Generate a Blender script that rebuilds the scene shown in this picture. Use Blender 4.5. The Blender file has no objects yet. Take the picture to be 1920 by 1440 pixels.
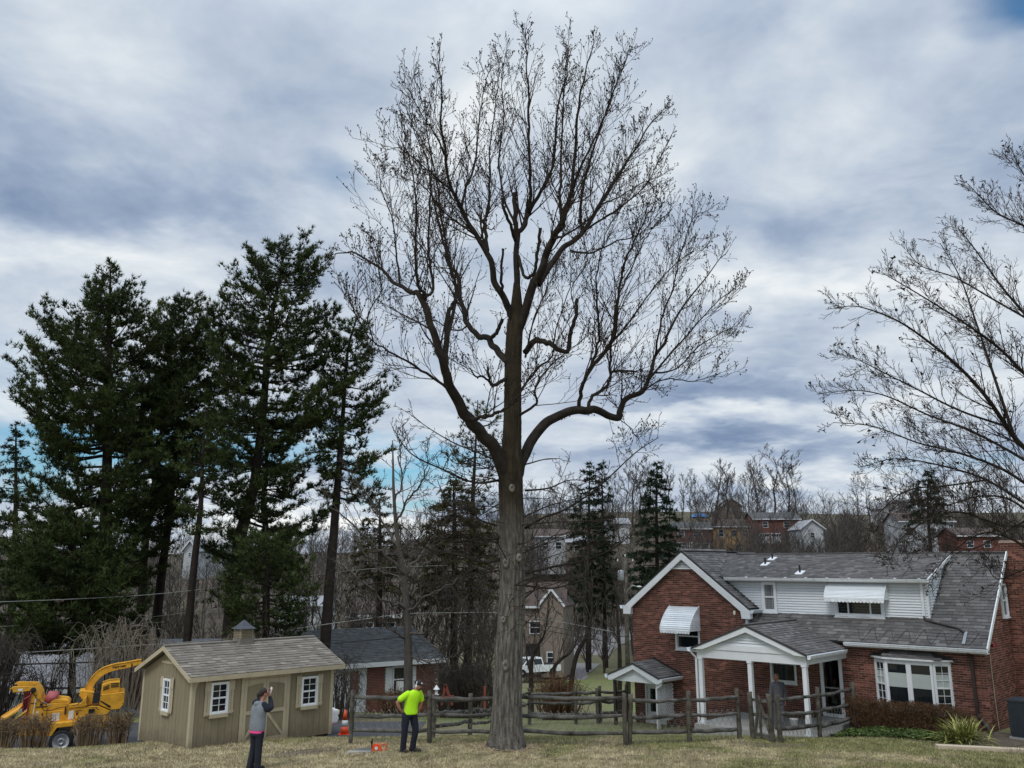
import bpy, math, random
import numpy as np
from mathutils import Vector, Matrix, Euler

C = bpy.context.scene.collection
SC = bpy.context.scene
R = math.radians
PI = math.pi

# ------------------------------------------------------------------ camera
F, Y0, CAMH = 1700.0, 650.0, 4.75          # focal length and optical centre in photo pixels (1920 wide)
PITCH = math.atan(408 / F)
CP, SP = math.cos(PITCH), math.sin(PITCH)
cam_d = bpy.data.cameras.new('camera')
cam = bpy.data.objects.new('camera', cam_d); C.objects.link(cam)
cam.location = (0, 0, CAMH)
cam.rotation_euler = (PI / 2 + PITCH, 0, 0)
cam_d.sensor_width = 36.0
cam_d.lens = 36.0 * F / 1920
cam_d.shift_y = -(720 - Y0) / 1920
cam_d.clip_start = 0.1
cam_d.clip_end = 6000
SC.camera = cam

SC.view_settings.view_transform = 'Standard'
SC.view_settings.look = 'None'
SC.view_settings.exposure = 0.0
SC.view_settings.gamma = 1.0
SC.view_settings.use_curve_mapping = False
SC.cycles.max_bounces = 6
SC.cycles.transparent_max_bounces = 8


def ray(px, py):
    a = (px - 960) / F; b = (Y0 - py) / F
    return Vector((a, CP - b * SP, SP + b * CP))


def atY(px, py, Y):
    """World point on the sight line of a photo pixel at the distance Y."""
    d = ray(px, py)
    return Vector((0, 0, CAMH)) + d * (Y / d.y)


def atZ(px, py, z):
    d = ray(px, py)
    return Vector((0, 0, CAMH)) + d * ((z - CAMH) / d.z)


# ------------------------------------------------------------------ world
SUN_EL, SUN_AZ = R(52), R(-150)            # azimuth measured from +Y towards +X
world = bpy.data.worlds.new('World'); SC.world = world
world.use_nodes = True
NT = world.node_tree


class NB:
    """Small node builder."""
    def __init__(s, nt): s.nt = nt
    def n(s, t, **kw):
        x = s.nt.nodes.new(t)
        for k, v in kw.items(): setattr(x, k, v)
        return x
    def put(s, sock, v):
        if v is None: return
        if hasattr(v, 'links') or hasattr(v, 'is_linked'): s.nt.links.new(v, sock)
        else:
            if hasattr(sock.default_value, '__len__') and not hasattr(v, '__len__'): v = (v,) * len(sock.default_value)
            if hasattr(v, '__len__') and len(sock.default_value) == 4 and len(v) == 3: v = tuple(v) + (1,)
            sock.default_value = v
    def m(s, op, a, b=None, c=None, clamp=False):
        x = s.n('ShaderNodeMath', operation=op); x.use_clamp = clamp
        s.put(x.inputs[0], a); s.put(x.inputs[1], b); s.put(x.inputs[2], c)
        return x.outputs[0]
    def v(s, op, a, b=None, out=0):
        x = s.n('ShaderNodeVectorMath', operation=op)
        s.put(x.inputs[0], a)
        if op == 'SCALE': s.put(x.inputs['Scale'], b)
        elif b is not None: s.put(x.inputs[1], b)
        return x.outputs['Value' if op in ('LENGTH', 'DOT_PRODUCT') else 0]
    def mix(s, f, a, b, blend='MIX'):
        x = s.n('ShaderNodeMix', data_type='RGBA', blend_type=blend)
        s.put(x.inputs[0], f); s.put(x.inputs[6], a); s.put(x.inputs[7], b)
        return x.outputs[2]
    def noise(s, vec, scale, detail=4, rough=.55, dist=0.0, out='Fac'):
        x = s.n('ShaderNodeTexNoise')
        s.put(x.inputs['Vector'], vec); s.put(x.inputs['Scale'], scale); s.put(x.inputs['Detail'], detail)
        s.put(x.inputs['Roughness'], rough); s.put(x.inputs['Distortion'], dist)
        return x.outputs[out]
    def ramp(s, f, stops, interp='LINEAR'):
        x = s.n('ShaderNodeValToRGB'); x.color_ramp.interpolation = interp
        e = x.color_ramp.elements
        while len(e) < len(stops): e.new(0.5)
        for q, (p, c) in zip(e, stops):
            q.position = p
            q.color = (c, c, c, 1) if not hasattr(c, '__len__') else tuple(c) + (1,)
        s.put(x.inputs[0], f)
        return x.outputs[0]
    def mr(s, x, a, b, c=0.0, d=1.0, smooth=True):
        k = s.n('ShaderNodeMapRange', interpolation_type='SMOOTHSTEP' if smooth else 'LINEAR')
        for i, q in enumerate((x, a, b, c, d)): s.put(k.inputs[i], q)
        return k.outputs[0]


NT.nodes.clear()
w = NB(NT)
out = w.n('ShaderNodeOutputWorld'); bg = w.n('ShaderNodeBackground')
NT.links.new(bg.outputs[0], out.inputs[0])
bg.inputs['Strength'].default_value = 0.1
sky = w.n('ShaderNodeTexSky', sky_type='NISHITA')
sky.sun_disc = False
sky.sun_elevation = SUN_EL; sky.sun_rotation = SUN_AZ
tc = w.n('ShaderNodeTexCoord')
D = w.v('NORMALIZE', tc.outputs['Generated'])
sx = w.n('ShaderNodeSeparateXYZ'); NT.links.new(D, sx.inputs[0])
dx, dy, dz = sx.outputs
zc = w.m('MAXIMUM', dz, 0.0)
den = w.m('ADD', zc, 0.16)
cx = w.n('ShaderNodeCombineXYZ')
NT.links.new(w.m('DIVIDE', dx, den), cx.inputs[0]); NT.links.new(w.m('DIVIDE', dy, den), cx.inputs[1])
plane = cx.outputs[0]
# slightly warped sight direction: the cloud banks below keep ragged edges
wn = w.noise(plane, 1.6, 5, .6, 0, 'Color')
Dw = w.v('ADD', D, w.v('SCALE', w.v('SUBTRACT', wn, (.5, .5, .5)), 0.16))


def bank(px, py, sxx, szz):
    """0..1 mask of a cloud bank standing in the direction of a photo pixel, sxx wide and szz high (in direction units)."""
    c = ray(px, py).normalized()
    df = w.v('MULTIPLY', w.v('SUBTRACT', Dw, tuple(c)), (1 / sxx, 1 / sxx, 1 / szz))
    return w.mr(w.v('LENGTH', df), 1.0, 0.12)


t = w.noise(plane, 1.15, 6, .58, .35)
t2 = w.noise(plane, 3.4, 5, .62, .5)
t3 = w.noise(plane, 9.0, 5, .6, .4)
t = w.m('ADD', w.m('ADD', w.m('MULTIPLY', t, .68), w.m('MULTIPLY', t2, .24)), w.m('MULTIPLY', t3, .08))
t = w.mr(t, .36, .65, 0, 1, False)
t = w.m('ADD', w.m('MULTIPLY', t, .66), .22)
for (px, py, a, b, k) in ((190, 130, .13, .07, .20), (90, 500, .16, .05, .22), (330, 470, .12, .035, .2), (860, 230, .085, .10, .32), (1240, 300, .07, .09, .24),
                          (1540, 560, .26, .035, .30), (1330, 520, .10, .06, .22), (1270, 770, .20, .018, .30), (1560, 310, .2, .06, .14), (1620, 130, .2, .07, .12),
                          (1480, 905, .16, .018, .24), (640, 980, .22, .03, .42), (430, 960, .3, .03, .30), (1760, 690, .1, .05, .12),
                          (140, 380, .26, .055, -.34), (60, 250, .12, .05, -.2), (620, 140, .16, .09, -.12), (560, 400, .12, .09, -.14), (1420, 480, .10, .05, -.05),
                          (1480, 720, .30, .035, -.34), (1420, 835, .28, .025, -.30), (1560, 440, .2, .03, -.12), (1330, 90, .12, .06, -.14), (1700, 470, .15, .05, -.05)):
    t = w.m('ADD', t, w.m('MULTIPLY', bank(px, py, a, b), k))
cl = w.ramp(t, ((0.0, (.20, .28, .43)), (.28, (.36, .445, .585)), (.52, (.545, .62, .725)), (.74, (.72, .78, .835)), (1.0, (.96, .98, .98))))
# thicker and brighter overhead, as overcast skies are
lift = w.m('ADD', 1.0, w.m('MULTIPLY', w.mr(dz, .5, 1.0), 1.5))
cl = w.v('SCALE', cl, w.m('MULTIPLY', lift, 10.0))
# blue gaps
gap = w.noise(plane, .9, 4, .5, .2)
gap = w.mr(gap, .62, .74)
gap = w.m('MULTIPLY', gap, .35)
for (px, py, a, b, k) in ((60, 830, .14, .05, .9), (200, 800, .10, .03, .6), (780, 890, .10, .028, .8), (640, 860, .14, .03, .6), (400, 850, .12, .05, .8),
                          (620, 300, .05, .03, .35), (660, 330, .05, .03, .25), (1885, 14, .07, .04, 1.0), (1640, 90, .07, .04, .22), (30, 700, .1, .03, .2)):
    gap = w.m('ADD', gap, w.m('MULTIPLY', bank(px, py, a, b), k), clamp=True)
blue = w.v('MULTIPLY', sky.outputs[0], (.62, 1.05, 1.25))
col = w.mix(gap, cl, blue)
# below the horizon: dull ground tone
col = w.mix(w.mr(dz, -.02, -.08), col, (1.2, 1.2, 1.1, 1))
NT.links.new(col, bg.inputs[0])

sun_d = bpy.data.lights.new('sun', 'SUN'); sun = bpy.data.objects.new('sun', sun_d); C.objects.link(sun)
sun_d.energy = 1.5; sun_d.angle = R(20); sun_d.color = (1.0, .96, .9)
sdir = Vector((math.sin(SUN_AZ) * math.cos(SUN_EL), math.cos(SUN_AZ) * math.cos(SUN_EL), math.sin(SUN_EL)))
sun.rotation_euler = (-sdir).to_track_quat('-Z', 'Y').to_euler()


# ------------------------------------------------------------------ materials
def pm(name, base, rough=.8, var=.18, scale=6.0, stretch=(1, 1, 1), bump=0.0, bscale=30.0, bstretch=None, island=0.0, metal=0.0, spec=.4,
       base2=None, detail=5, world_pos=False, sat=0.0):
    m = bpy.data.materials.new(name); m.use_nodes = True
    b = NB(m.node_tree); p = m.node_tree.nodes['Principled BSDF']
    p.inputs['Roughness'].default_value = rough; p.inputs['Metallic'].default_value = metal
    p.inputs['Specular IOR Level'].default_value = spec
    if world_pos: co = b.n('ShaderNodeNewGeometry').outputs['Position']
    else: co = b.n('ShaderNodeTexCoord').outputs['Object']
    v = b.v('MULTIPLY', co, stretch)
    f = b.noise(v, scale, detail, .6)
    f = b.mr(f, .28, .72, 0, 1, False)
    lo = tuple(c * (1 - var) for c in base); hi = tuple(c * (1 + var) for c in (base2 or base))
    c = b.mix(f, lo, hi)
    if island:
        oi = b.n('ShaderNodeObjectInfo').outputs['Random']; ii = b.n('ShaderNodeNewGeometry').outputs['Random Per Island']
        rr = b.m('FRACT', b.m('ADD', oi, ii))
        k = b.ramp(rr, ((0, 1 - island), (.55, 1 - island * .25), (.85, 1 + island * .5), (1, 1 + island * 1.6)))
        c = b.v('MULTIPLY', c, k)
    m.node_tree.links.new(c, p.inputs['Base Color'])
    if bump:
        bn = b.n('ShaderNodeBump'); bn.inputs['Strength'].default_value = bump; bn.inputs['Distance'].default_value = .02
        m.node_tree.links.new(b.noise(b.v('MULTIPLY', co, bstretch or stretch), bscale, 5, .65), bn.inputs['Height'])
        m.node_tree.links.new(bn.outputs[0], p.inputs['Normal'])
    return m


def glassm(name, base=(.012, .016, .02), rough=.04):
    m = pm(name, base, rough, .3, 1.2, spec=.55)
    return m


MT = dict(
    brick=pm('brick', (.145, .060, .045), .9, .22, 9, bump=.4, bscale=60, island=.5, base2=(.185, .078, .058), spec=.1),
    mortar=pm('mortar', (.36, .27, .23), .95, .2, 12, bump=.3, spec=.1),
    shingle=pm('roof_shingle', (.135, .131, .13), .95, .2, 5, bump=.5, bscale=120, island=.28, spec=.15),
    roofbase=pm('roof_underlay', (.05, .05, .053), .95),
    white=pm('white_paint', (.74, .77, .80), .5, .06, 3),
    siding=pm('white_siding', (.70, .735, .77), .5, .05, 2.5),
    trim=pm('white_trim', (.72, .75, .77), .5, .06, 2),
    awning=pm('awning_metal', (.80, .84, .87), .35, .05, 3, island=.10),
    brown=pm('brown_metal', (.035, .026, .024), .5, .2),
    blackmetal=pm('black_metal', (.018, .018, .02), .45, .2),
    greymetal=pm('grey_metal', (.28, .29, .30), .4, .2, metal=.5),
    glass=glassm('window_glass'),
    shade=pm('window_shade', (.42, .47, .45), .8, .05),
    curtain=pm('curtain', (.16, .17, .175), .9, .6, 1, stretch=(30, 30, .6)),
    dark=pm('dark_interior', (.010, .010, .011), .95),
    concrete=pm('concrete', (.30, .30, .29), .9, .18, 2.5, bump=.3),
    asphalt=pm('asphalt', (.055, .057, .062), .9, .2, 1.5, bump=.3, world_pos=True),
    road=pm('road_surface', (.17, .165, .165), .9, .15, .5, world_pos=True),
    shedwall=pm('shed_siding', (.235, .20, .130), .8, .07, 2, stretch=(6, 6, .6), bump=.15, bscale=30, bstretch=(8, 8, .5), island=.05),
    shedtrim=pm('shed_trim', (.42, .365, .255), .75, .07, 3, bump=.1),
    shedshingle=pm('shed_shingle', (.19, .17, .145), .93, .15, 6, bump=.4, bscale=140, island=.26),
    cupolaroof=pm('cupola_metal', (.05, .056, .07), .5, .2),
    fence=pm('weathered_wood', (.052, .047, .037), .92, .45, 5, stretch=(1, 1, 1), bump=.6, bscale=30, base2=(.10, .092, .076), spec=.1),
    rail=pm('weathered_rail', (.048, .045, .039), .92, .5, 3, bump=.7, bscale=20, base2=(.115, .112, .104), spec=.1),
    wire=pm('fence_wire', (.27, .27, .255), .6, .2, metal=.3),
    bark=pm('grey_bark', (.135, .122, .105), .95, .45, 9, stretch=(1, 1, .22), bump=.9, bscale=16, bstretch=(2, 2, .28), base2=(.19, .175, .15), spec=.1),
    greybark=pm('grey_brown_bark', (.082, .074, .064), .95, .4, 6, stretch=(1, 1, .25), bump=.8, bscale=14, bstretch=(2, 2, .3), spec=.1),
    limb=pm('dark_bark', (.030, .025, .021), .95, .4, 4, bump=.7, bscale=14, bstretch=(1, 1, .4), spec=.1),
    twig=pm('twig_bark', (.036, .028, .023), .9, .3, 2, spec=.1),
    twiglight=pm('pale_twig', (.19, .165, .13), .9, .3, 2, spec=.1),
    brush=pm('brush_bark', (.062, .053, .045), .95, .35, .7, spec=.1),
    far=pm('far_tree_bark', (.075, .066, .060), .95, .25, .2, spec=.1),
    pinebark=pm('pine_bark', (.030, .024, .021), .95, .35, 4, bump=.6, bscale=10, bstretch=(1, 1, .3), spec=.1),
    needle=pm('pine_needles', (.016, .030, .013), .7, .55, .45, base2=(.052, .072, .022), island=.35, spec=.1),
    needle2=pm('spruce_needles', (.014, .026, .016), .8, .45, .5, base2=(.024, .038, .021), island=.3, spec=.1),
    cedar=pm('cedar_leaves', (.045, .055, .022), .8, .45, .8, base2=(.07, .065, .028), island=.3, spec=.1),
    hedge=pm('hedge_twigs', (.105, .062, .036), .9, .35, 3, island=.4, spec=.1),
    shrub=pm('shrub_twigs', (.17, .122, .078), .9, .3, 3, island=.35, spec=.1),
    ivy=pm('groundcover_leaves', (.045, .075, .024), .7, .5, 5, base2=(.085, .12, .035), island=.4, spec=.1),
    yucca=pm('yucca_leaves', (.17, .20, .045), .5, .35, 2, island=.6, base2=(.34, .33, .10)),
    yellow=pm('machine_yellow', (.62, .31, .022), .5, .28, 4, spec=.45),
    red=pm('machine_red', (.20, .018, .020), .5, .2),
    pink=pm('faded_red', (.36, .085, .095), .6, .15, 5),
    rubber=pm('rubber', (.012, .012, .013), .85, .2),
    rim=pm('wheel_rim', (.42, .43, .45), .4, .1, metal=.3),
    decal=pm('decal_white', (.62, .64, .64), .5, .1, 40),
    black=pm('black_print', (.012, .012, .012), .6, .1),
    skin=pm('skin', (.36, .17, .12), .55, .1, 8),
    neon=pm('neon_cloth', (.42, .80, .012), .8, .07, 6, bump=.5, bscale=9),
    navy=pm('navy_cloth', (.010, .012, .024), .9, .3, 6, bump=.5, bscale=9),
    greycloth=pm('grey_cloth', (.17, .195, .225), .9, .15, 9, bump=.5, bscale=9),
    charcoal=pm('charcoal_cloth', (.08, .084, .097), .9, .2, 8, bump=.5, bscale=9),
    pinkcloth=pm('pink_cloth', (.75, .075, .29), .8, .06, 6),
    patterned=pm('pale_patterned_cloth', (.34, .34, .33), .9, .5, 14),
    hair=pm('dark_hair', (.018, .013, .011), .7, .3, 10),
    greyhair=pm('cropped_grey_hair', (.13, .11, .09), .8, .3, 20),
    boot=pm('brown_boot', (.030, .023, .017), .8, .3, 8),
    orange=pm('orange_plastic', (.72, .085, .022), .4, .1),
    lumber=pm('fresh_lumber', (.52, .43, .32), .8, .12, 3, stretch=(.3, 5, 5)),
    dirt=pm('dirt', (.115, .092, .065), .95, .4, 5, world_pos=True, bump=.6, bscale=25),
    woodchip=pm('wood_chips', (.30, .22, .14), .95, .3, 9, island=.5),
    tan=pm('tan_siding', (.185, .15, .122), .9, .1, .5),
    orangeb=pm('tan_brick', (.40, .25, .11), .9, .15, .8),
    brickfar=pm('far_brick', (.16, .062, .048), .9, .2, 2),
    whitefar=pm('far_white_siding', (.56, .58, .60), .8, .12, .8),
    greysiding=pm('grey_white_siding', (.42, .44, .46), .8, .2, 1.2),
    slate=pm('slate_roof', (.062, .067, .068), .95, .3, 3.0, bump=.4, bscale=10, island=.2),
    paleroof=pm('pale_grey_roof', (.24, .25, .27), .9, .12, .6),
    brownroof=pm('brown_roof', (.072, .054, .047), .9, .15, .8),
    truck=pm('white_car_paint', (.72, .75, .77), .25, .03, 1, spec=.6),
    tarp=pm('blue_tarp', (.06, .22, .55), .5, .15, 2),
    redwood=pm('red_painted_wood', (.22, .055, .035), .7, .2, 3),
    lawnchair=pm('pvc_white', (.7, .7, .68), .5, .05),
    acunit=pm('unit_casing', (.030, .040, .050), .5, .2, 4),
    lamp_glass=pm('lamp_globe', (.8, .78, .66), .3, .03),
)


# trunk bark of the big tree: pale grey plates low down, blending to dark brown above the lower limbs
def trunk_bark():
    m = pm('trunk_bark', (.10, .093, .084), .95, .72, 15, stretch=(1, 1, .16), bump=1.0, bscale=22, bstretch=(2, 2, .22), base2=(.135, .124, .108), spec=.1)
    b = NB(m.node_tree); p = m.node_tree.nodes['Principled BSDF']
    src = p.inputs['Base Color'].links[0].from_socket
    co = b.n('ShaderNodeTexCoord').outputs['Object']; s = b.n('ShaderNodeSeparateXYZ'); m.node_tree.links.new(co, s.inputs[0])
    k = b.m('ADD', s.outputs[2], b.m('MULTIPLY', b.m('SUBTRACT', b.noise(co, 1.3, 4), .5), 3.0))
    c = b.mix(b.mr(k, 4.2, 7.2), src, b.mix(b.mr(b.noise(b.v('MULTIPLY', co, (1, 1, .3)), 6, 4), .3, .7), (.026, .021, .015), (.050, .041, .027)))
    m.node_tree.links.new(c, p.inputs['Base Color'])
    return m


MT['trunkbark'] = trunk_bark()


def splash(m, z0, z1, dirt, amt):
    """Mud splashed on the foot of a wall, with a ragged upper edge."""
    b = NB(m.node_tree); p = m.node_tree.nodes['Principled BSDF']; src = p.inputs['Base Color'].links[0].from_socket
    pos = b.n('ShaderNodeNewGeometry').outputs['Position']; s = b.n('ShaderNodeSeparateXYZ'); m.node_tree.links.new(pos, s.inputs[0])
    k = b.m('ADD', s.outputs[2], b.m('MULTIPLY', b.m('SUBTRACT', b.noise(pos, 3.0, 6, .7), .5), .9))
    c = b.mix(b.mr(k, z1, z0, 0, amt), src, dirt)
    # streaks that rain has drawn down the boards
    st = b.mr(b.noise(b.v('MULTIPLY', pos, (7, 7, .5)), 1.6, 4, .6), .52, .72, 0, .28)
    c = b.mix(st, c, tuple(x * .55 for x in dirt))
    m.node_tree.links.new(c, p.inputs['Base Color'])


splash(MT['shedwall'], -.05, .45, (.13, .105, .07), .7)
splash(MT['shedtrim'], -.05, .35, (.18, .145, .10), .6)
splash(MT['brick'], -.3, .5, (.085, .05, .04), .6)
splash(MT['white'], -.3, .25, (.36, .36, .33), .5)


# ------------------------------------------------------------------ mesh helpers
class MB:
    """Collects shapes; build() links them as ONE mesh object."""
    def __init__(s): s.v, s.q, s.t, s.g, s.n = [], [], [], [], 0; s.qm, s.tm, s.gm = [], [], []
    def add(s, verts, quads=None, tris=None, ngons=None, mi=0):
        verts = np.asarray(verts, float).reshape(-1, 3)
        if quads is not None and len(quads):
            q = np.asarray(quads, int).reshape(-1, 4); s.q.append(q + s.n); s.qm.append(np.full(len(q), mi))
        if tris is not None and len(tris):
            q = np.asarray(tris, int).reshape(-1, 3); s.t.append(q + s.n); s.tm.append(np.full(len(q), mi))
        for g in ngons or (): s.g.append([i + s.n for i in g]); s.gm.append(mi)
        s.v.append(verts); s.n += len(verts)
        return s
    def hexa(s, p, mi=0):
        """8 points: bottom 0-3 counter-clockwise seen from above, top 4-7."""
        return s.add(p, quads=[(3, 2, 1, 0), (4, 5, 6, 7), (0, 1, 5, 4), (1, 2, 6, 5), (2, 3, 7, 6), (3, 0, 4, 7)], mi=mi)
    def box(s, x0, x1, y0, y1, z0, z1, mi=0):
        return s.hexa([(x0, y0, z0), (x1, y0, z0), (x1, y1, z0), (x0, y1, z0), (x0, y0, z1), (x1, y0, z1), (x1, y1, z1), (x0, y1, z1)], mi)
    def bar(s, a, b, wd, ht, up=(0, 0, 1), mi=0):
        """A square-sectioned bar from a to b."""
        a = np.array(a, float); b = np.array(b, float); t = b - a; t /= np.linalg.norm(t)
        u = np.array(up, float); sd = np.cross(t, u)
        if np.linalg.norm(sd) < 1e-5: sd = np.cross(t, (1, 0, 0))
        sd /= np.linalg.norm(sd); u = np.cross(sd, t)
        sd = sd * wd / 2; u = u * ht / 2
        return s.hexa([a - sd - u, b - sd - u, b + sd - u, a + sd - u, a - sd + u, b - sd + u, b + sd + u, a + sd + u], mi)
    def prism(s, pts, dvec, mi=0):
        """A closed polygon (3D points) pushed along dvec."""
        p = np.array(pts, float); n = len(p); q = p + np.array(dvec, float)
        return s.add(np.vstack([p, q]), quads=[(i, (i + 1) % n, n + (i + 1) % n, n + i) for i in range(n)],
                     ngons=[list(range(n))[::-1], list(range(n, 2 * n))], mi=mi)
    def tube(s, pts, rad, k=6, mi=0, cap=True, ell=None):
        v, q = tube_np(np.array(pts, float), np.broadcast_to(np.array(rad, float), (len(pts),)), k, ell)
        n = len(pts)
        s.add(v, quads=q, ngons=[list(range(k))[::-1], list(range((n - 1) * k, n * k))] if cap else None, mi=mi)
        return s
    def lathe(s, prof, k=16, M=None, mi=0, cap=True):
        """prof: (radius, z) pairs round the z axis, moved by matrix M."""
        a = np.arange(k) * 2 * PI / k
        v = np.concatenate([np.stack([r * np.cos(a), r * np.sin(a), np.full(k, z)], 1) for r, z in prof])
        if M is not None: v = xf(M, v)
        n = len(prof)
        q = [(i * k + j, i * k + (j + 1) % k, (i + 1) * k + (j + 1) % k, (i + 1) * k + j) for i in range(n - 1) for j in range(k)]
        return s.add(v, quads=q, ngons=[list(range(k))[::-1], list(range((n - 1) * k, n * k))] if cap else None, mi=mi)
    def mesh(s, name, mats, smooth=False):
        me = bpy.data.meshes.new(name)
        if not s.v: return me
        V = np.concatenate(s.v)
        parts, sizes, mi = [], [], []
        if s.q: Q = np.concatenate(s.q); parts.append(Q.ravel()); sizes.append(np.full(len(Q), 4)); mi += s.qm
        if s.t: T = np.concatenate(s.t); parts.append(T.ravel()); sizes.append(np.full(len(T), 3)); mi += s.tm
        if s.g:
            parts.append(np.concatenate([np.array(g) for g in s.g])); sizes.append(np.array([len(g) for g in s.g])); mi.append(np.array(s.gm))
        L = np.concatenate(parts).astype(np.int32); S = np.concatenate(sizes).astype(np.int32)
        me.vertices.add(len(V)); me.vertices.foreach_set('co', V.astype(np.float32).ravel())
        me.loops.add(len(L)); me.loops.foreach_set('vertex_index', L)
        me.polygons.add(len(S)); me.polygons.foreach_set('loop_start', np.concatenate([[0], np.cumsum(S)[:-1]]).astype(np.int32))
        for m in (mats if isinstance(mats, (list, tuple)) else [mats]): me.materials.append(MT[m] if isinstance(m, str) else m)
        me.polygons.foreach_set('material_index', np.concatenate(mi).astype(np.int32))
        if smooth: me.polygons.foreach_set('use_smooth', np.ones(len(S), bool))
        else: me.polygons.foreach_set('use_smooth', np.zeros(len(S), bool))
        me.update(calc_edges=True)
        return me
    def build(s, name, mats, parent=None, smooth=False, **props):
        o = bpy.data.objects.new(name, s.mesh(name, mats, smooth)); C.objects.link(o)
        if parent is not None: o.parent = parent
        for k, v in props.items(): o[k] = v
        return o


def xf(M, v):
    A = np.array(M)
    return v @ A[:3, :3].T + A[:3, 3]


def tube_np(P, r, k, ell=None):
    n = len(P)
    T = np.gradient(P, axis=0) if n > 2 else np.repeat((P[1] - P[0])[None], 2, 0)
    T = T / (np.linalg.norm(T, axis=1, keepdims=True) + 1e-9)
    ref = np.array([0.31, .17, .93]) if abs(T[:, 2]).mean() < .8 else np.array([.95, .2, .1])
    A = np.cross(T, ref); A /= np.linalg.norm(A, axis=1, keepdims=True) + 1e-9
    B = np.cross(T, A)
    a = np.arange(k) * 2 * PI / k
    ea, eb = ell or (1, 1)
    V = P[:, None, :] + r[:, None, None] * (ea * np.cos(a)[None, :, None] * A[:, None, :] + eb * np.sin(a)[None, :, None] * B[:, None, :])
    i = np.arange(n - 1)[:, None] * k; j = np.arange(k)[None]
    q = np.stack([i + j, i + (j + 1) % k, i + k + (j + 1) % k, i + k + j], -1).reshape(-1, 4)
    return V.reshape(-1, 3), q


def tubes_batch(mb, paths, k=3, mi=0):
    """Many thin tubes at once; paths = list of (points, radii); grouped by point count."""
    groups = {}
    for p, r in paths: groups.setdefault(len(p), []).append((p, r))
    for n, g in groups.items():
        P = np.array([x[0] for x in g], float); r = np.array([x[1] for x in g], float)
        T = np.gradient(P, axis=1) if n > 2 else np.repeat(P[:, 1:] - P[:, :1], 2, 1)
        T /= np.linalg.norm(T, axis=2, keepdims=True) + 1e-9
        ref = np.where(np.abs(T[:, :1, 2:]) < .8, np.array([[[.31, .17, .93]]]), np.array([[[.95, .2, .1]]]))
        A = np.cross(T, np.broadcast_to(ref, T.shape)); A /= np.linalg.norm(A, axis=2, keepdims=True) + 1e-9
        B = np.cross(T, A)
        a = np.arange(k) * 2 * PI / k
        V = P[:, :, None] + r[:, :, None, None] * (np.cos(a)[None, None, :, None] * A[:, :, None] + np.sin(a)[None, None, :, None] * B[:, :, None])
        m = len(g)
        b = (np.arange(m) * n * k)[:, None, None]; i = (np.arange(n - 1) * k)[None, :, None]; j = np.arange(k)[None, None]
        q = np.stack([b + i + j, b + i + (j + 1) % k, b + i + k + (j + 1) % k, b + i + k + j], -1).reshape(-1, 4)
        mb.add(V.reshape(-1, 3), quads=q, mi=mi)
    return mb


def smooth_path(pts, n=5):
    """Catmull-Rom through points of any dimension."""
    p = np.array(pts, float)
    if len(p) < 3: return p
    e = np.vstack([2 * p[0] - p[1], p, 2 * p[-1] - p[-2]])
    o = []
    for i in range(len(p) - 1):
        a, b, c, d = e[i:i + 4]
        for t in np.linspace(0, 1, n, endpoint=False):
            o.append(.5 * (2 * b + (c - a) * t + (2 * a - 5 * b + 4 * c - d) * t * t + (3 * b - a - 3 * c + d) * t ** 3))
    o.append(p[-1])
    return np.array(o)


def thing(name, label, cat, loc=(0, 0, 0), rz=0.0, group=None):
    o = bpy.data.objects.new(name, None); C.objects.link(o)
    o.location = loc; o.rotation_euler = (0, 0, rz); o.empty_display_size = .2
    return tag(o, label, cat, group)


def tag(o, label, cat, group=None):
    o['label'] = label; o['category'] = cat
    if group: o['group'] = group
    return o


def child(name, mesh, parent, M=None):
    o = bpy.data.objects.new(name, mesh); C.objects.link(o); o.parent = parent
    if M is not None: o.matrix_local = M
    return o


def copy_tree(o, parent=None):
    """A copy of a thing with copies of its parts and sub-parts (mesh data shared)."""
    c = o.copy(); C.objects.link(c)
    if parent is not None: c.parent = parent
    for ch in list(o.children): copy_tree(ch, c)
    return c


# ------------------------------------------------------------------ land
_PY = [-80, 0, 12, 20, 27, 29.5, 33, 36, 53, 75, 100, 122, 150, 208, 262, 330, 700, 3000]
_PZ = [3.3, 3.1, 1.7, .2, 0.0, -.33, -.80, -.95, -3.3, -5.4, -7.6, -7.4, -3.4, 8.3, 19, 22, 20, 20]
_LZ = [3.3, 3.1, 1.7, .2, 0.0, -.33, -.80, -.95, -3.0, -4.6, -5.6, -5.6, -4.2, 0.0, 4.5, 8, 12, 14]


def sstep(a, b, x):
    t = np.clip((np.asarray(x, float) - a) / (b - a), 0, 1)
    return t * t * (3 - 2 * t)


def land(x, y):
    x = np.asarray(x, float); y = np.asarray(y, float)
    zr = np.interp(y, _PY, _PZ); zl = np.interp(y, _PY, _LZ)
    k = sstep(-.22, .04, x / np.maximum(np.abs(y), 20))
    z = zl + (zr - zl) * k
    z = z - .40 * sstep(-8.6, -13.0, x) * sstep(24.5, 29, y) * (1 - sstep(29, 32, y))
    kd = sstep(-3.0, -10.5, x) * sstep(28.2, 30.5, y) * (1 - sstep(36.5, 44, y))      # level bench of the drive
    z = z + (-1.0 - z) * kd
    kr = sstep(9.0, 11.5, x) * sstep(26, 27.5, y) * (1 - sstep(33, 37, y))
    z = z + (np.interp(y - 2.2, _PY, _PZ) - z) * kr
    z = z + .05 * np.sin(x * .9 + 1.3) * np.sin(y * .7) * sstep(18, 22, y) * (1 - sstep(26, 30, y))
    z = z + .5 * np.sin(x * .05 + y * .02) * sstep(60, 110, y)
    return z


def gz(x, y): return float(land(x, y))
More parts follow.
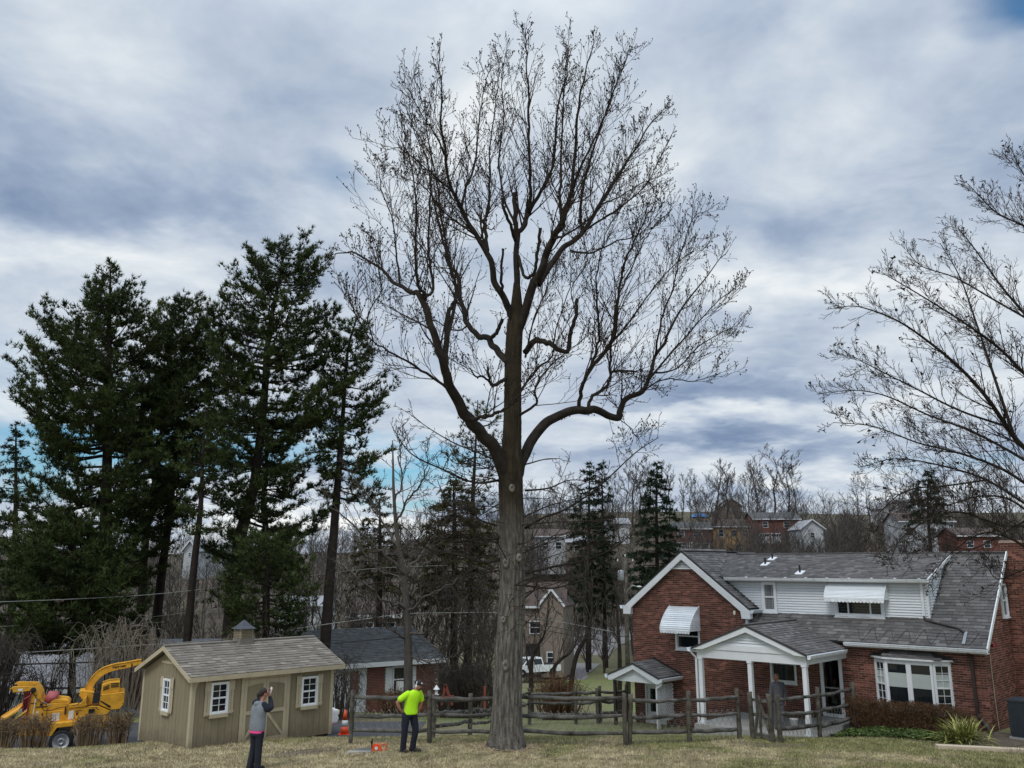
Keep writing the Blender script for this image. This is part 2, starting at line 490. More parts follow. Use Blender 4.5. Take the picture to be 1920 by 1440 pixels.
# ------------------------------------------------------------------ ground sheets
def grid_sheet(name, xs, ys, zoff, material, zfun=land):
    X, Y = np.meshgrid(xs, ys)
    V = np.stack([X, Y, zfun(X, Y) + zoff], -1).reshape(-1, 3)
    n = len(xs); i = np.arange(len(ys) - 1)[:, None] * n; j = np.arange(n - 1)[None]
    q = np.stack([i + j, i + j + 1, i + n + j + 1, i + n + j], -1).reshape(-1, 4)
    mb = MB(); mb.add(V, quads=q)
    return mb.build(name, material, None, True, kind='structure')


def ground_material():
    m = bpy.data.materials.new('ground'); m.use_nodes = True
    b = NB(m.node_tree); p = m.node_tree.nodes['Principled BSDF']
    p.inputs['Roughness'].default_value = .95; p.inputs['Specular IOR Level'].default_value = .15
    pos = b.n('ShaderNodeNewGeometry').outputs['Position']
    s = b.n('ShaderNodeSeparateXYZ'); m.node_tree.links.new(pos, s.inputs[0])
    col = lawn_colour(b, pos)
    # grass of the valley floor, then leaf litter on the wooded hillside
    n2 = b.mr(b.noise(pos, .09, 5, .6), .35, .65)
    mid = b.mix(n2, (.13, .115, .07), (.115, .135, .05))
    mid = b.mix(b.mr(b.noise(pos, 3.0, 4), .3, .7), mid, b.v('SCALE', mid, 1.35))
    col = b.mix(b.mr(s.outputs[1], 29, 34), col, mid)
    lit = b.mix(b.mr(b.noise(pos, .25, 6, .7), .3, .7), (.07, .058, .044), (.10, .084, .062))
    k = b.m('ADD', s.outputs[1], b.m('MULTIPLY', b.m('SUBTRACT', b.noise(pos, .05, 3), .5), 90))
    col = b.mix(b.mr(k, 95, 135), col, lit)
    # bare trodden soil on the far shoulder of the hill is paler grass
    col = b.mix(b.mr(k, 225, 250), col, (.10, .09, .06))
    m.node_tree.links.new(col, p.inputs['Base Color'])
    bn = b.n('ShaderNodeBump'); bn.inputs['Strength'].default_value = .5; bn.inputs['Distance'].default_value = .03
    m.node_tree.links.new(b.noise(pos, 18, 6, .7), bn.inputs['Height']); m.node_tree.links.new(bn.outputs[0], p.inputs['Normal'])
    return m


def lawn_colour(b, pos, bright=1.0):
    s = b.n('ShaderNodeSeparateXYZ'); b.nt.links.new(pos, s.inputs[0])
    f = b.noise(pos, .55, 6, .62, .4)
    gr = b.mr(s.outputs[0], -3, 9, -.06, .10, False)
    near = b.mr(s.outputs[1], 24.3, 27.5, -.03, .13, False)
    f = b.mr(b.m('ADD', b.m('ADD', f, gr), near), .46, .66)
    straw = b.mix(b.mr(b.noise(pos, 2.6, 5, .65), .3, .7), (.25, .21, .122), (.43, .375, .245))
    green = b.mix(b.mr(b.noise(pos, 3.1, 5, .6), .3, .7), (.115, .125, .048), (.23, .235, .092))
    c = b.mix(b.m('MULTIPLY', f, .8), straw, green)
    bare = b.mr(b.noise(pos, .9, 5, .7, .3), .56, .70)
    c = b.mix(b.m('MULTIPLY', bare, .6), c, (.14, .11, .068))
    c = b.v('SCALE', c, b.mr(b.noise(pos, 1.7, 4, .6), .25, .75, .72, 1.22, False))
    return b.v('SCALE', c, bright)


MT['ground'] = ground_material()


def grass_material():
    m = bpy.data.materials.new('lawn_grass'); m.use_nodes = True
    b = NB(m.node_tree); p = m.node_tree.nodes['Principled BSDF']
    p.inputs['Roughness'].default_value = .8; p.inputs['Specular IOR Level'].default_value = .2
    pos = b.n('ShaderNodeNewGeometry').outputs['Position']
    c = lawn_colour(b, pos, 1.18)
    rnd = b.n('ShaderNodeNewGeometry').outputs['Random Per Island']
    c = b.v('MULTIPLY', c, b.ramp(rnd, ((0, .62), (.5, 1.0), (1, 1.45))))
    m.node_tree.links.new(c, p.inputs['Base Color'])
    return m


MT['grass'] = grass_material()
xs = np.concatenate([-np.geomspace(1600, 26, 34), np.arange(-25, 25.1, .7), np.geomspace(26, 1600, 34)])
ys = np.concatenate([np.linspace(-80, 18, 16), np.arange(18.7, 60, .6), np.geomspace(61, 3000, 60)])
grid_sheet('ground', xs, ys, 0, 'ground')

# asphalt drive at the foot of the lawn, on the left and behind the shed
dxs = np.linspace(-30, -3.2, 60)
X = dxs[None, :]; fy = np.linspace(0, 1, 8)[:, None]
Y = (28.9 + .10 * (X + 16) * 0 + .0 * X) + fy * 7.2 + 0 * X
V = np.stack([X + 0 * Y, Y, land(X, Y) + .02], -1).reshape(-1, 3)
i = np.arange(7)[:, None] * 60; j = np.arange(59)[None]
MB().add(V, quads=np.stack([i + j, i + j + 1, i + 60 + j + 1, i + 60 + j], -1).reshape(-1, 4)).build('driveway', 'asphalt', None, True, kind='structure')

# street across the valley, climbing to the right
def ribbon(name, pts, wd, mat, off=.06):
    P = smooth_path(pts, 10)
    T = np.gradient(P, axis=0); T /= np.linalg.norm(T, axis=1, keepdims=True)
    N = np.stack([-T[:, 1], T[:, 0]], 1)
    cols = []
    for s_ in np.linspace(-.5, .5, 5):
        q = P + N * s_ * wd
        cols.append(np.stack([q[:, 0], q[:, 1], land(q[:, 0], q[:, 1]) + off], 1))
    V = np.stack(cols, 1).reshape(-1, 3)
    i = np.arange(len(P) - 1)[:, None] * 5; j = np.arange(4)[None]
    q = np.stack([i + j, i + j + 1, i + 5 + j + 1, i + 5 + j], -1).reshape(-1, 4)
    return MB().add(V, quads=q).build(name, mat, None, True, kind='structure')


def onland(px, py, y0=30, y1=400):
    """Where the sight line of a photo pixel meets the land."""
    lo = y0
    d = ray(px, py)
    for y in np.arange(y0, y1, .5):
        t = y / d.y
        if CAMH + d.z * t < gz(d.x * t, y): return Vector((d.x * t, y, gz(d.x * t, y)))
    return Vector((d.x * y1 / d.y, y1, gz(d.x * y1 / d.y, y1)))


rp = [onland(*p) for p in ((1000, 1272), (1040, 1262), (1075, 1240), (1105, 1213), (1135, 1195), (1165, 1187))]
rp = [(p.x, p.y) for p in rp]
ribbon('road', [(rp[0][0] - 60, rp[0][1] - 4), (rp[0][0] - 20, rp[0][1] - 1)] + rp + [(rp[-1][0] + 25, rp[-1][1] + 10)], 7.5, 'road')

# ------------------------------------------------------------------ lawn grass (visible part only)
def lawn_grass():
    rg = np.random.default_rng(5)
    n = 330000
    y = 22.8 + (rg.random(n) ** 1.15) * 7.0
    x = (rg.random(n) * 2 - 1) * (y * .60 + .8)
    keep = np.ones(n, bool)
    # not in the bed, on slab or drive, nor under the shed
    ax, ay = SHED_A.x, SHED_A.y
    rx, ry = x - ax, y - ay
    u = rx * math.sin(SHED_AL) + ry * math.cos(SHED_AL); v = -rx * math.cos(SHED_AL) + ry * math.sin(SHED_AL)
    keep &= ~((u > -.02) & (u < 4.4) & (v > .02) & (v < 3.2))
    keep &= ~((x < -3.2) & (y > 29.3))
    hu = (x - HX) * HD[0] + (y - HY) * HD[1]; hv = (x - HX) * HV[0] + (y - HY) * HV[1]
    keep &= ~((hv > -1.95) & (hu > -4.0) & (hu < 3.0)) & ~((hv > -3.05) & (hu < -3.9) & (hu > -7.9)) & ~((hv > 0))
    keep &= ~((x + .14) ** 2 + (y - 25.9) ** 2 < .5 ** 2)
    keep &= rg.random(n) > sstep(27.5, 30, y) * .3
    x, y = x[keep], y[keep]; n = len(x)
    z = land(x, y)
    h = .022 + rg.random(n) ** 2 * .05
    a = rg.random(n) * 2 * PI; lean = .01 + rg.random(n) * .05
    wd = .006 + rg.random(n) * .007
    bx, by = np.cos(a) * wd, np.sin(a) * wd
    a2 = rg.random(n) * 2 * PI
    V = np.stack([np.stack([x - bx, y - by, z - .004], 1), np.stack([x + bx, y + by, z - .004], 1),
                  np.stack([x + np.cos(a2) * lean, y + np.sin(a2) * lean, z + h], 1)], 1).reshape(-1, 3)
    MB().add(V, tris=np.arange(3 * n).reshape(-1, 3)).build('grass', 'grass', None, False, kind='stuff', label='short dry winter lawn grass, straw yellow with greener patches', category='grass')


HTH = R(42)
HD = (math.cos(HTH), -math.sin(HTH)); HV = (math.sin(HTH), math.cos(HTH))
HX, HY = 13.785, 27.828
SHED_AL = R(45)
SHED_A = atZ(352.6, 1407, 0.0)
lawn_grass()
# ------------------------------------------------------------------ building helpers
def rect_minus(x0, x1, z0, z1, holes):
    """Rectangles that cover a rectangle except for the holes."""
    X = sorted({x0, x1, *[min(max(h[i], x0), x1) for h in holes for i in (0, 1)]})
    Z = sorted({z0, z1, *[min(max(h[i], z0), z1) for h in holes for i in (2, 3)]})
    for a, b in zip(X, X[1:]):
        run = None
        for c, d in zip(Z, Z[1:]):
            mx, mz = (a + b) / 2, (c + d) / 2
            if any(h[0] < mx < h[1] and h[2] < mz < h[3] for h in holes):
                if run: yield (a, b, *run)
                run = None
            else: run = (run[0], d) if run else (c, d)
        if run: yield (a, b, *run)


def brick_list(u0, u1, z0, z1, holes, test=None, rg=None):
    """(u, z, length, proud) for every brick of a wall face in stretcher bond."""
    o = []
    k = math.ceil(z0 / .0677)
    while k * .0677 + .06 < z1:
        z = k * .0677 + .031
        off = (k % 2) * .105
        i = math.floor((u0 - off) / .21)
        while i * .21 + off < u1:
            a = max(i * .21 + off + .005, u0); b = min(i * .21 + off + .205, u1)
            i += 1
            spans = [(a, b)]
            for h in holes:
                if h[2] - .02 < z < h[3] + .02:
                    ns = []
                    for s0, s1 in spans:
                        if h[1] <= s0 or h[0] >= s1: ns.append((s0, s1)); continue
                        if s0 < h[0]: ns.append((s0, h[0]))
                        if s1 > h[1]: ns.append((h[1], s1))
                    spans = ns
            for s0, s1 in spans:
                if s1 - s0 < .035: continue
                if test and not test((s0 + s1) / 2, z): continue
                o.append(((s0 + s1) / 2, z, s1 - s0, .006 + rg.random() * .005))
        k += 1
    return o


BRICK = MB().hexa([(-.5, -1, -.5), (.5, -1, -.5), (.5, 1, -.5), (-.5, 1, -.5), (-.5, -1, .5), (.5, -1, .5), (.5, 1, .5), (-.5, 1, .5)]).mesh('brick', 'brick')
BV = np.array([(-.5, -1, -.5), (.5, -1, -.5), (.5, 1, -.5), (-.5, 1, -.5), (-.5, -1, .5), (.5, -1, .5), (.5, 1, .5), (-.5, 1, .5)])
BQ = [(3, 2, 1, 0), (4, 5, 6, 7), (0, 1, 5, 4), (1, 2, 6, 5), (2, 3, 7, 6), (3, 0, 4, 7)]


def face_matrix(M, u, z, L, pr, hh=.0535):
    return M @ Matrix.Translation((u, 0, z)) @ Matrix.Diagonal((L, pr, hh, 1))


def lay_bricks(parent, items, single):
    """items = (matrix of the face, brick list); the bricks for which single() holds become parts, the rest one mass."""
    mass = MB(); cand = []
    for M, bl in items:
        for (u, z, L, pr) in bl:
            m = face_matrix(M, u, z, L, pr)
            s = single(M, u, z) if L > .15 else None
            if s is not None: cand.append((s, m))
            else: mass.add(xf(m, BV), quads=BQ)
    cand.sort(key=lambda t: t[0])
    for s, m in cand[:300]: child('brick', BRICK, parent, m)
    for s, m in cand[300:]: mass.add(xf(m, BV), quads=BQ)
    mass.build('brickwork', 'brick', parent, kind='stuff')


def shingle_mesh(wd, expo, th=.014):
    return np.array([(0, 0, 0), (wd - .006, 0, 0), (wd - .006, expo + .03, 0), (0, expo + .03, 0),
                     (0, 0, th), (wd - .006, 0, th), (wd - .006, expo + .03, .004), (0, expo + .03, .004)])


SHW = (.17, .24, .31)
SHM = {}


def lay_shingles(parent, M, width, length, clip, rg, single=None, mat='shingle', expo=.135, mass=None, cand=None):
    """Courses of shingles on a plane: M takes (along, up the slope, out) to parent space. clip(along, up) says where the roof is."""
    k = 0
    while k * expo < length:
        y = k * expo; x = -rg.random() * .3
        while x < width:
            wi = int(rg.integers(0, 3)); wd = SHW[wi]
            a, b = x, x + wd; x = b
            if b < .02 or a > width - .02: continue
            a2, b2 = max(a, 0.), min(b, width)
            if not clip((a2 + b2) / 2, y + expo * .4): continue
            full = (a2 == a and b2 == b)
            th = .016 + rg.random() * .012
            mm = M @ Matrix.Translation((a2, y + (rg.random() - .5) * .010, 0)) @ Matrix.Diagonal((1, 1, th / .014, 1))
            if cand is not None and full: cand.append((single(mm.translation) if single else 0, mm, wi, expo, mat))
            else: mass.add(xf(mm, shingle_mesh(b2 - a2, expo)), quads=BQ)
        k += 1


def settle_shingles(parent, cand, mass, mat, limit=300):
    cand.sort(key=lambda t: t[0])
    for s, mm, wi, expo, m_ in cand[:limit]:
        key = (wi, expo, m_)
        if key not in SHM: SHM[key] = MB().add(shingle_mesh(SHW[wi], expo), quads=BQ).mesh('shingle', m_)
        child('shingle', SHM[key], parent, mm)
    for s, mm, wi, expo, m_ in cand[limit:]: mass.add(xf(mm, shingle_mesh(SHW[wi], expo)), quads=BQ)
    if mass.n: mass.build('shingle_courses', mat, parent, kind='stuff')


def plane_matrix(o, a, b):
    """Matrix of a roof plane: origin, direction along the eave, direction up the slope."""
    a = Vector(a).normalized(); b = Vector(b); b = (b - a * b.dot(a)).normalized(); n = a.cross(b)
    return Matrix(((a.x, b.x, n.x, o[0]), (a.y, b.y, n.y, o[1]), (a.z, b.z, n.z, o[2]), (0, 0, 0, 1)))


def window(parent, M, w_, h_, cols=1, rows=1, sashes=2, fr=.09, depth=.05, glass='glass', mat='white', sill=True, lights=None, blind=None):
    """A window in its own plane: x along the wall, -y outwards, z up, from the lower left corner of the opening. > frame with panes as sub-parts."""
    f = MB()
    for a in ((-fr, 0, -fr, h_ + fr), (w_, w_ + fr, -fr, h_ + fr)): f.box(a[0], a[1], -depth, .01, a[2], a[3])
    f.box(0, w_, -depth + .002, .01, h_, h_ + fr - .002); f.box(0, w_, -depth + .002, .01, -fr + .002, 0)
    if sill: f.box(-fr - .02, w_ + fr + .02, -depth - .03, -.001, -fr - .035, -fr - .001)
    o = f.build('window', mat, parent); o.matrix_local = M
    lights = lights or [(0, w_, h_ * i / sashes, h_ * (i + 1) / sashes) for i in range(sashes)]
    for (x0, x1, z0, z1) in lights:
        b = MB(); t_ = .022
        b.box(x0, x0 + t_, -depth * .55, .004, z0, z1); b.box(x1 - t_, x1, -depth * .55, .004, z0, z1)
        b.box(x0 + t_, x1 - t_, -depth * .55 + .001, .004, z0, z0 + t_); b.box(x0 + t_, x1 - t_, -depth * .55 + .001, .004, z1 - t_, z1)
        for c in range(1, cols):
            x = x0 + (x1 - x0) * c / cols; b.box(x - .007, x + .007, -depth * .4, .003, z0 + t_, z1 - t_)
        for r_ in range(1, rows):
            z = z0 + (z1 - z0) * r_ / rows; b.box(x0 + t_, x1 - t_, -depth * .4 + .001, .003, z - .007, z + .007)
        b.build('sash', mat, o)
        MB().box(x0 + t_, x1 - t_, .0045, .010, z0 + t_, z1 - t_).build('pane', glass, o)
    return o


def WM(x, y, z, rz=0): return Matrix.Translation((x, y, z)) @ Matrix.Rotation(rz, 4, 'Z')


def half_round_gutter(a, b, mat, parent, name='gutter', r=.065):
    """K-style trough between two points; open top, box section with a lip."""
    a = Vector(a); b = Vector(b); t_ = (b - a).normalized(); s = Vector((t_.y, -t_.x, 0)).normalized()   # outwards
    z = Vector((0, 0, 1))
    prof = [(0, 0), (.075, 0), (.105, .045), (.115, .10), (.128, .10), (.128, .115), (.100, .115), (.085, .02), (.012, .015), (.012, .115), (0, .115)]
    return MB().prism([a + s * p[0] + z * p[1] for p in prof], b - a).build(name, mat, parent)


# ------------------------------------------------------------------ the brick house
# local frame: x runs along the front (0 = right front corner, -12.4 = left end), y into the house, z up
rg = np.random.default_rng(11)
house = thing('brick_house', 'red brick house with white dormer siding and grey shingle roof on the right', 'house', (HX, HY, 0), -HTH)
EZ = 2.30                    # main eave height
RZ, RV = 5.12, 3.0           # ridge height and its distance behind the front wall
RS = (RZ - 2.34) / 3.3       # main roof slope, from the eave edge at y = -.3
GC, GH = -9.98, 2.36         # gable wing: middle and half width of the wall
GS = (5.20 - 3.30) / 2.52    # gable roof slope

DOOR = (-4.92, -4.40, .03, 1.74)
BAYO = (-3.22, -.98, .47, 1.87)
PWIN = (-6.72, -5.92, .96, 1.50)
GWIN = (-10.40, -9.52, 1.80, 2.62)
SDOOR = (-11.80, -11.05, -.92, .42)
holes = [DOOR, BAYO, PWIN, GWIN, SDOOR]

core = MB()
for r_ in rect_minus(-12.34, 0, -1.4, 2.34, holes): core.box(r_[0], r_[1], 0, .2, r_[2], r_[3])
for r_ in rect_minus(-12.34, -7.62, 2.34, 3.3, [(GWIN[0], GWIN[1], 2.34, GWIN[3])]): core.box(r_[0], r_[1], 0, .2, r_[2], r_[3])
core.prism([(-12.34, 0, 3.3), (-7.62, 0, 3.3), (GC, 0, 3.3 + GH * GS)], (0, .2, 0))
core.box(-7.82, -7.62, .2, 3.0, 2.0, 3.3)           # wing's side wall above the main roof
core.box(-12.34, -12.14, .2, 6.0, -1.4, 3.2)
# right end wall with its gable
core.prism([(0, .2, -1.0), (0, 6.0, -1.0), (0, 6.0, 2.32), (0, RV, RZ - .10), (0, .0, 2.45), (0, .0, 2.341), (0, .2, 2.341)], (-.2, 0, 0))
core.box(-12.34, 0, 5.8, 5.999, -1.4, 2.3)
wall = core.build('wall', 'mortar', house)
items = []
I4 = Matrix.Identity(4)
front = brick_list(-12.34, 0, -1.2, 2.30, holes, lambda u, z: not (-7.62 > u and z > 5) and not (-7.7 < u < -3.9 and z < -.3), rg)
front += brick_list(-12.34, -7.62, 2.30, 5.2, [GWIN], lambda u, z: z < 3.25 + (GH - abs(u - GC)) * GS and not (abs(u - GC) < .62 and z > 4.60), rg)
items.append((I4, front))
SM = Matrix.Rotation(PI / 2, 4, 'Z')     # face of the right end wall: x of the face = y of the house
sidebr = brick_list(0.0, 3.2, -.6, 5.1, [(2.33, 2.87, 3.16, 4.12)], lambda u, z: z < 2.42 + u * (RZ - 2.5) / RV, rg)
items.append((SM, sidebr))


def near_corner(M, u, z):
    if M is SM: return u * 1.6 + .1 if u < 2.6 and 0 < z < 2.5 else None
    return -u if u > -4.0 and z > .05 else None


lay_bricks(wall, items, near_corner)

# chimney on the right end
ch = MB(); ch.box(.001, 1.25, 3.05, 4.25, -1.0, 5.42); ch.box(-.04, 1.29, 3.01, 4.29, 5.42, 5.50)
chim = ch.build('chimney', 'mortar', house)
CM = Matrix.Translation((0, 3.05, 0))
CM2 = Matrix.Translation((1.25, 3.05, 0)) @ Matrix.Rotation(PI / 2, 4, 'Z')
mb = MB()
for M, bl in ((CM, brick_list(.01, 1.25, -.6, 5.42, [], None, rg)), (CM2, brick_list(0, 1.2, -.6, 5.42, [], None, rg))):
    for (u, z, L, pr) in bl: mb.add(xf(face_matrix(M, u, z, L, pr), BV), quads=BQ)
mb.build('brickwork', 'brick', chim, kind='stuff')

# roofs ------------------------------------------------------------
cand, mass = [], MB()
hub = Vector((0, 0, 2.5))
single = lambda p: (p - hub).length
# main front slope: eave edge y=-.3 to ridge
nlen = math.hypot(RV + .3, RZ - 2.34)
PM = plane_matrix((-7.75, -.3, 2.36), (1, 0, 0), (0, RV + .3, RZ - 2.34))
DV = .58                                     # dormer wall stands this far behind the front wall
DU0, DU1 = -7.7, -1.60
dup_ = (DV + .3) / (RV + .3) * nlen
def clip_main(a, s):
    u = -7.75 + a
    if u < -7.60: return s > 1.2
    if s > dup_ + .02 and u < DU1 - .02: return False
    return True
lay_shingles(house, PM, 7.75 + .16, nlen, clip_main, rg, single, mass=mass, cand=cand)
# slabs beneath
slab = MB()
def slope_slab(mb, p0, p1, p2, p3, th=.07):
    a = [Vector(p) for p in (p0, p1, p2, p3)]; n = (a[1] - a[0]).cross(a[3] - a[0]).normalized() * -th
    return mb.hexa([x + n for x in a] + a)
def mroof(v): return 2.352 + (v + .3) * RS
slope_slab(slab, (-7.75, -.3, mroof(-.3)), (.16, -.3, mroof(-.3)), (.16, DV, mroof(DV)), (-7.75, DV, mroof(DV)))
slope_slab(slab, (DU1, DV, mroof(DV)), (.16, DV, mroof(DV)), (.16, RV, mroof(RV)), (DU1, RV, mroof(RV)))
slope_slab(slab, (.16, 6.3, mroof(-.3)), (-9.9, 6.3, mroof(-.3)), (-9.9, RV, mroof(RV)), (.16, RV, mroof(RV)))
# dormer roof: gutter line to ridge
DZ = 4.30
slope_slab(slab, (-8.60, DV - .22, DZ), (DU1 + .10, DV - .22, DZ), (DU1 + .10, RV, RZ - .02), (GC, RV, RZ - .02))
dl = math.hypot(RV - DV + .22, RZ - DZ)
DM = plane_matrix((GC, DV - .22, DZ + .004), (1, 0, 0), (0, RV - DV + .22, RZ - DZ))
def gable_z(u, off=0): return 5.235 - abs(u - GC) * GS + off
def clip_dorm(a, s):
    u = GC + a; z = DZ + s / dl * (RZ - DZ)
    return z > gable_z(u) - .03
lay_shingles(house, DM, -GC + DU1 + .10, dl, clip_dorm, rg, lambda p: (p - hub).length + 3.2, mass=mass, cand=cand)
# gable wing roof, right and left slope
gl = math.hypot(2.62, 2.62 * GS)
def wing_edge(u): return max(u, GC)
slope_slab(slab, (GC + 2.62, -.16, gable_z(GC + 2.62)), (GC + 2.62, .62, gable_z(GC + 2.62)), (GC, 5.6, gable_z(GC)), (GC, -.16, gable_z(GC)))
slope_slab(slab, (GC - 2.62, 5.6, gable_z(GC - 2.62)), (GC - 2.62, -.16, gable_z(GC - 2.62)), (GC, -.16, gable_z(GC)), (GC, 5.6, gable_z(GC)))
GM = plane_matrix((GC + 2.62, -.16, gable_z(GC + 2.62) + .006), (0, 1, 0), (-2.62, 0, 2.62 * GS))
def clip_gab(a, s):
    u = GC + 2.62 - s / gl * 2.62; v = -.16 + a; z = gable_z(u)
    if v > DV - .2 and z < DZ + (v - DV + .22) / (RV - DV + .22) * (RZ - DZ) - .03: return False
    return z > mroof(v) - .03 or v < .8
lay_shingles(house, GM, 4.9, gl, clip_gab, rg, lambda p: (p - hub).length + 3.2, mass=mass, cand=cand)
roof = slab.build('roof', 'roofbase', house)
settle_shingles(roof, cand, mass, 'shingle')
rc = MB()
rc.bar((-9.4, RV, RZ + .015), (.16, RV, RZ + .015), .22, .03); rc.bar((GC, -.17, gable_z(GC) + .012), (GC, 4.0, gable_z(GC) + .012), .20, .03)
rc.build('ridge_cap', 'shingle', roof)
# heat cable zigzag along the eave
zz = []
for i in range(0, 15):
    u = -3.75 + i * .26; s = .05 if i % 2 else .62
    zz.append((u, -.3 + s * (RV + .3) / nlen, 2.385 + s * (RZ - 2.34) / nlen))
MB().tube(smooth_path(zz, 5), .009, 4).build('heat_cable', 'black', roof)
for (u, v, hh) in ((-7.62, 2.35, .16), (-7.6, 1.72, .20), (-5.86, .80, .22)):
    z = DZ + (v - DV + .22) / (RV - DV + .22) * (RZ - DZ)
    b = MB(); b.hexa([(u - .13, v - .16, z - .045), (u + .13, v - .16, z - .045), (u + .13, v + .16, z + .06), (u - .13, v + .16, z + .06),
                      (u - .13, v - .16, z - .005), (u + .13, v - .16, z - .005), (u + .13, v + .16, z + .10), (u - .13, v + .16, z + .10)])
    vp = b.build('vent_flashing', 'white', roof)
    MB().lathe([(.035, z - .03), (.035, z + hh + .06), (.028, z + hh + .06)], 10, Matrix.Translation((u, v, 0))).build('vent_pipe', 'blackmetal', vp)

# dormer -----------------------------------------------------------
dz0 = mroof(DV) - .05
db = MB(); ulf = lambda z: GC + (5.235 - z - .10) / GS
db.prism([(ulf(dz0), DV + .03, dz0), (DU1 - .002, DV + .03, dz0), (DU1 - .002, DV + .03, DZ - .02), (ulf(DZ), DV + .03, DZ - .02)], (0, .17, 0))
db.prism([(DU1 - .03, DV + .03, dz0 + .03), (DU1 - .03, RV - .05, mroof(RV) - .05), (DU1 - .03, DV + .03, DZ)], (-.1, 0, 0))
dorm = db.build('dormer', 'greysiding', house)  # darker grey backing paints in the shadow lines between the clapboards
nb = 13; bh = (DZ - .10 - dz0 - .06) / nb
def lap_board(mb, p0, p1, out, z, hh, t0=.004, t1=.036):
    """One clapboard: thin at its top, thick at its foot."""
    p0 = Vector(p0); p1 = Vector(p1); o = Vector(out)
    zz_ = Vector((0, 0, 1))
    return mb.hexa([p0 + o * t1 + zz_ * z, p1 + o * t1 + zz_ * z, p1 + zz_ * z, p0 + zz_ * z,
                    p0 + o * t0 + zz_ * (z + hh), p1 + o * t0 + zz_ * (z + hh), p1 + zz_ * (z + hh), p0 + zz_ * (z + hh)])
for i in range(nb):
    z = dz0 + .06 + i * bh
    ul = ulf(z) + .02
    lap_board(MB(), (ul, DV + .028, 0), (DU1 - .06, DV + .028, 0), (0, -1, 0), z, bh * .90).build('siding_board', 'siding', dorm)
for i in range(nb + 9):
    z = dz0 + .06 + i * bh
    v1 = (z + bh - 2.352) / RS - .3 - .02; v0 = DV + .05
    vtop = (z - DZ + .03) / (RZ - DZ) * (RV - DV + .22) + DV - .2
    v0 = max(v0, vtop)
    if v1 - v0 < .05 or v1 > RV: continue
    lap_board(MB(), (DU1 - .03, v0, 0), (DU1 - .03, v1, 0), (1, 0, 0), z, bh * .97).build('siding_board', 'siding', dorm)
cb = MB(); cb.box(DU1 - .06, DU1 + .005, DV - .005, DV + .05, dz0 + .04, DZ - .01)
cb.box(DU0 + .08, DU1 - .06, DV - .004, DV + .03, dz0 + .02, dz0 + .06)
cb.build('corner_board', 'trim', dorm)
cr = MB(); cr.bar((DU1 + .11, DV - .22, DZ - .045), (DU1 + .11, RV, RZ - .065), .03, .12); cr.build('rake_board', 'trim', dorm)
half_round_gutter((-8.52, DV - .22, DZ - .12), (DU1 + .13, DV - .22, DZ - .12), 'white', dorm)
for i in range(9):
    u = -7.65 + i * .74
    MB().box(u - .02, u + .02, DV - .35, DV - .2, DZ - .01, DZ + .022).build('gutter_strap', 'white', dorm)
window(dorm, WM(-7.13, DV - .012, dz0 + .16), .38, .87, 1, 1, 2, .085, .045, 'curtain', 'white')
window(dorm, WM(-4.52, DV - .012, dz0 + .12), 1.45, .50, 1, 1, 1, .09, .045, 'glass', 'white', lights=[(0, .36, 0, .50), (.36, 1.09, 0, .50), (1.09, 1.45, 0, .50)])
for (u0_, u1_) in ((-1.80, -1.73),):
    MB().box(u0_, u1_, DV - .07, DV - .008, dz0 + .10, DZ - .10).build('downspout', 'white', dorm)
# dark spout that carries the dormer's water across the roof, then its grey end
def on_roof(u, v, off=.06): return Vector((u, v, mroof(v) + off))
ds = MB(); ds.tube([on_roof(-1.77, DV - .05, .12), on_roof(-1.70, DV - .12, .07), on_roof(-.72, .25, .06), on_roof(-.50, .12, .06)], [.035, .035, .035, .035], 8)
ds.build('roof_spout', 'brown', roof)
MB().bar(on_roof(-.47, .15, .05), on_roof(-.47, -.24, .05), .085, .055).build('roof_spout', 'greymetal', roof)


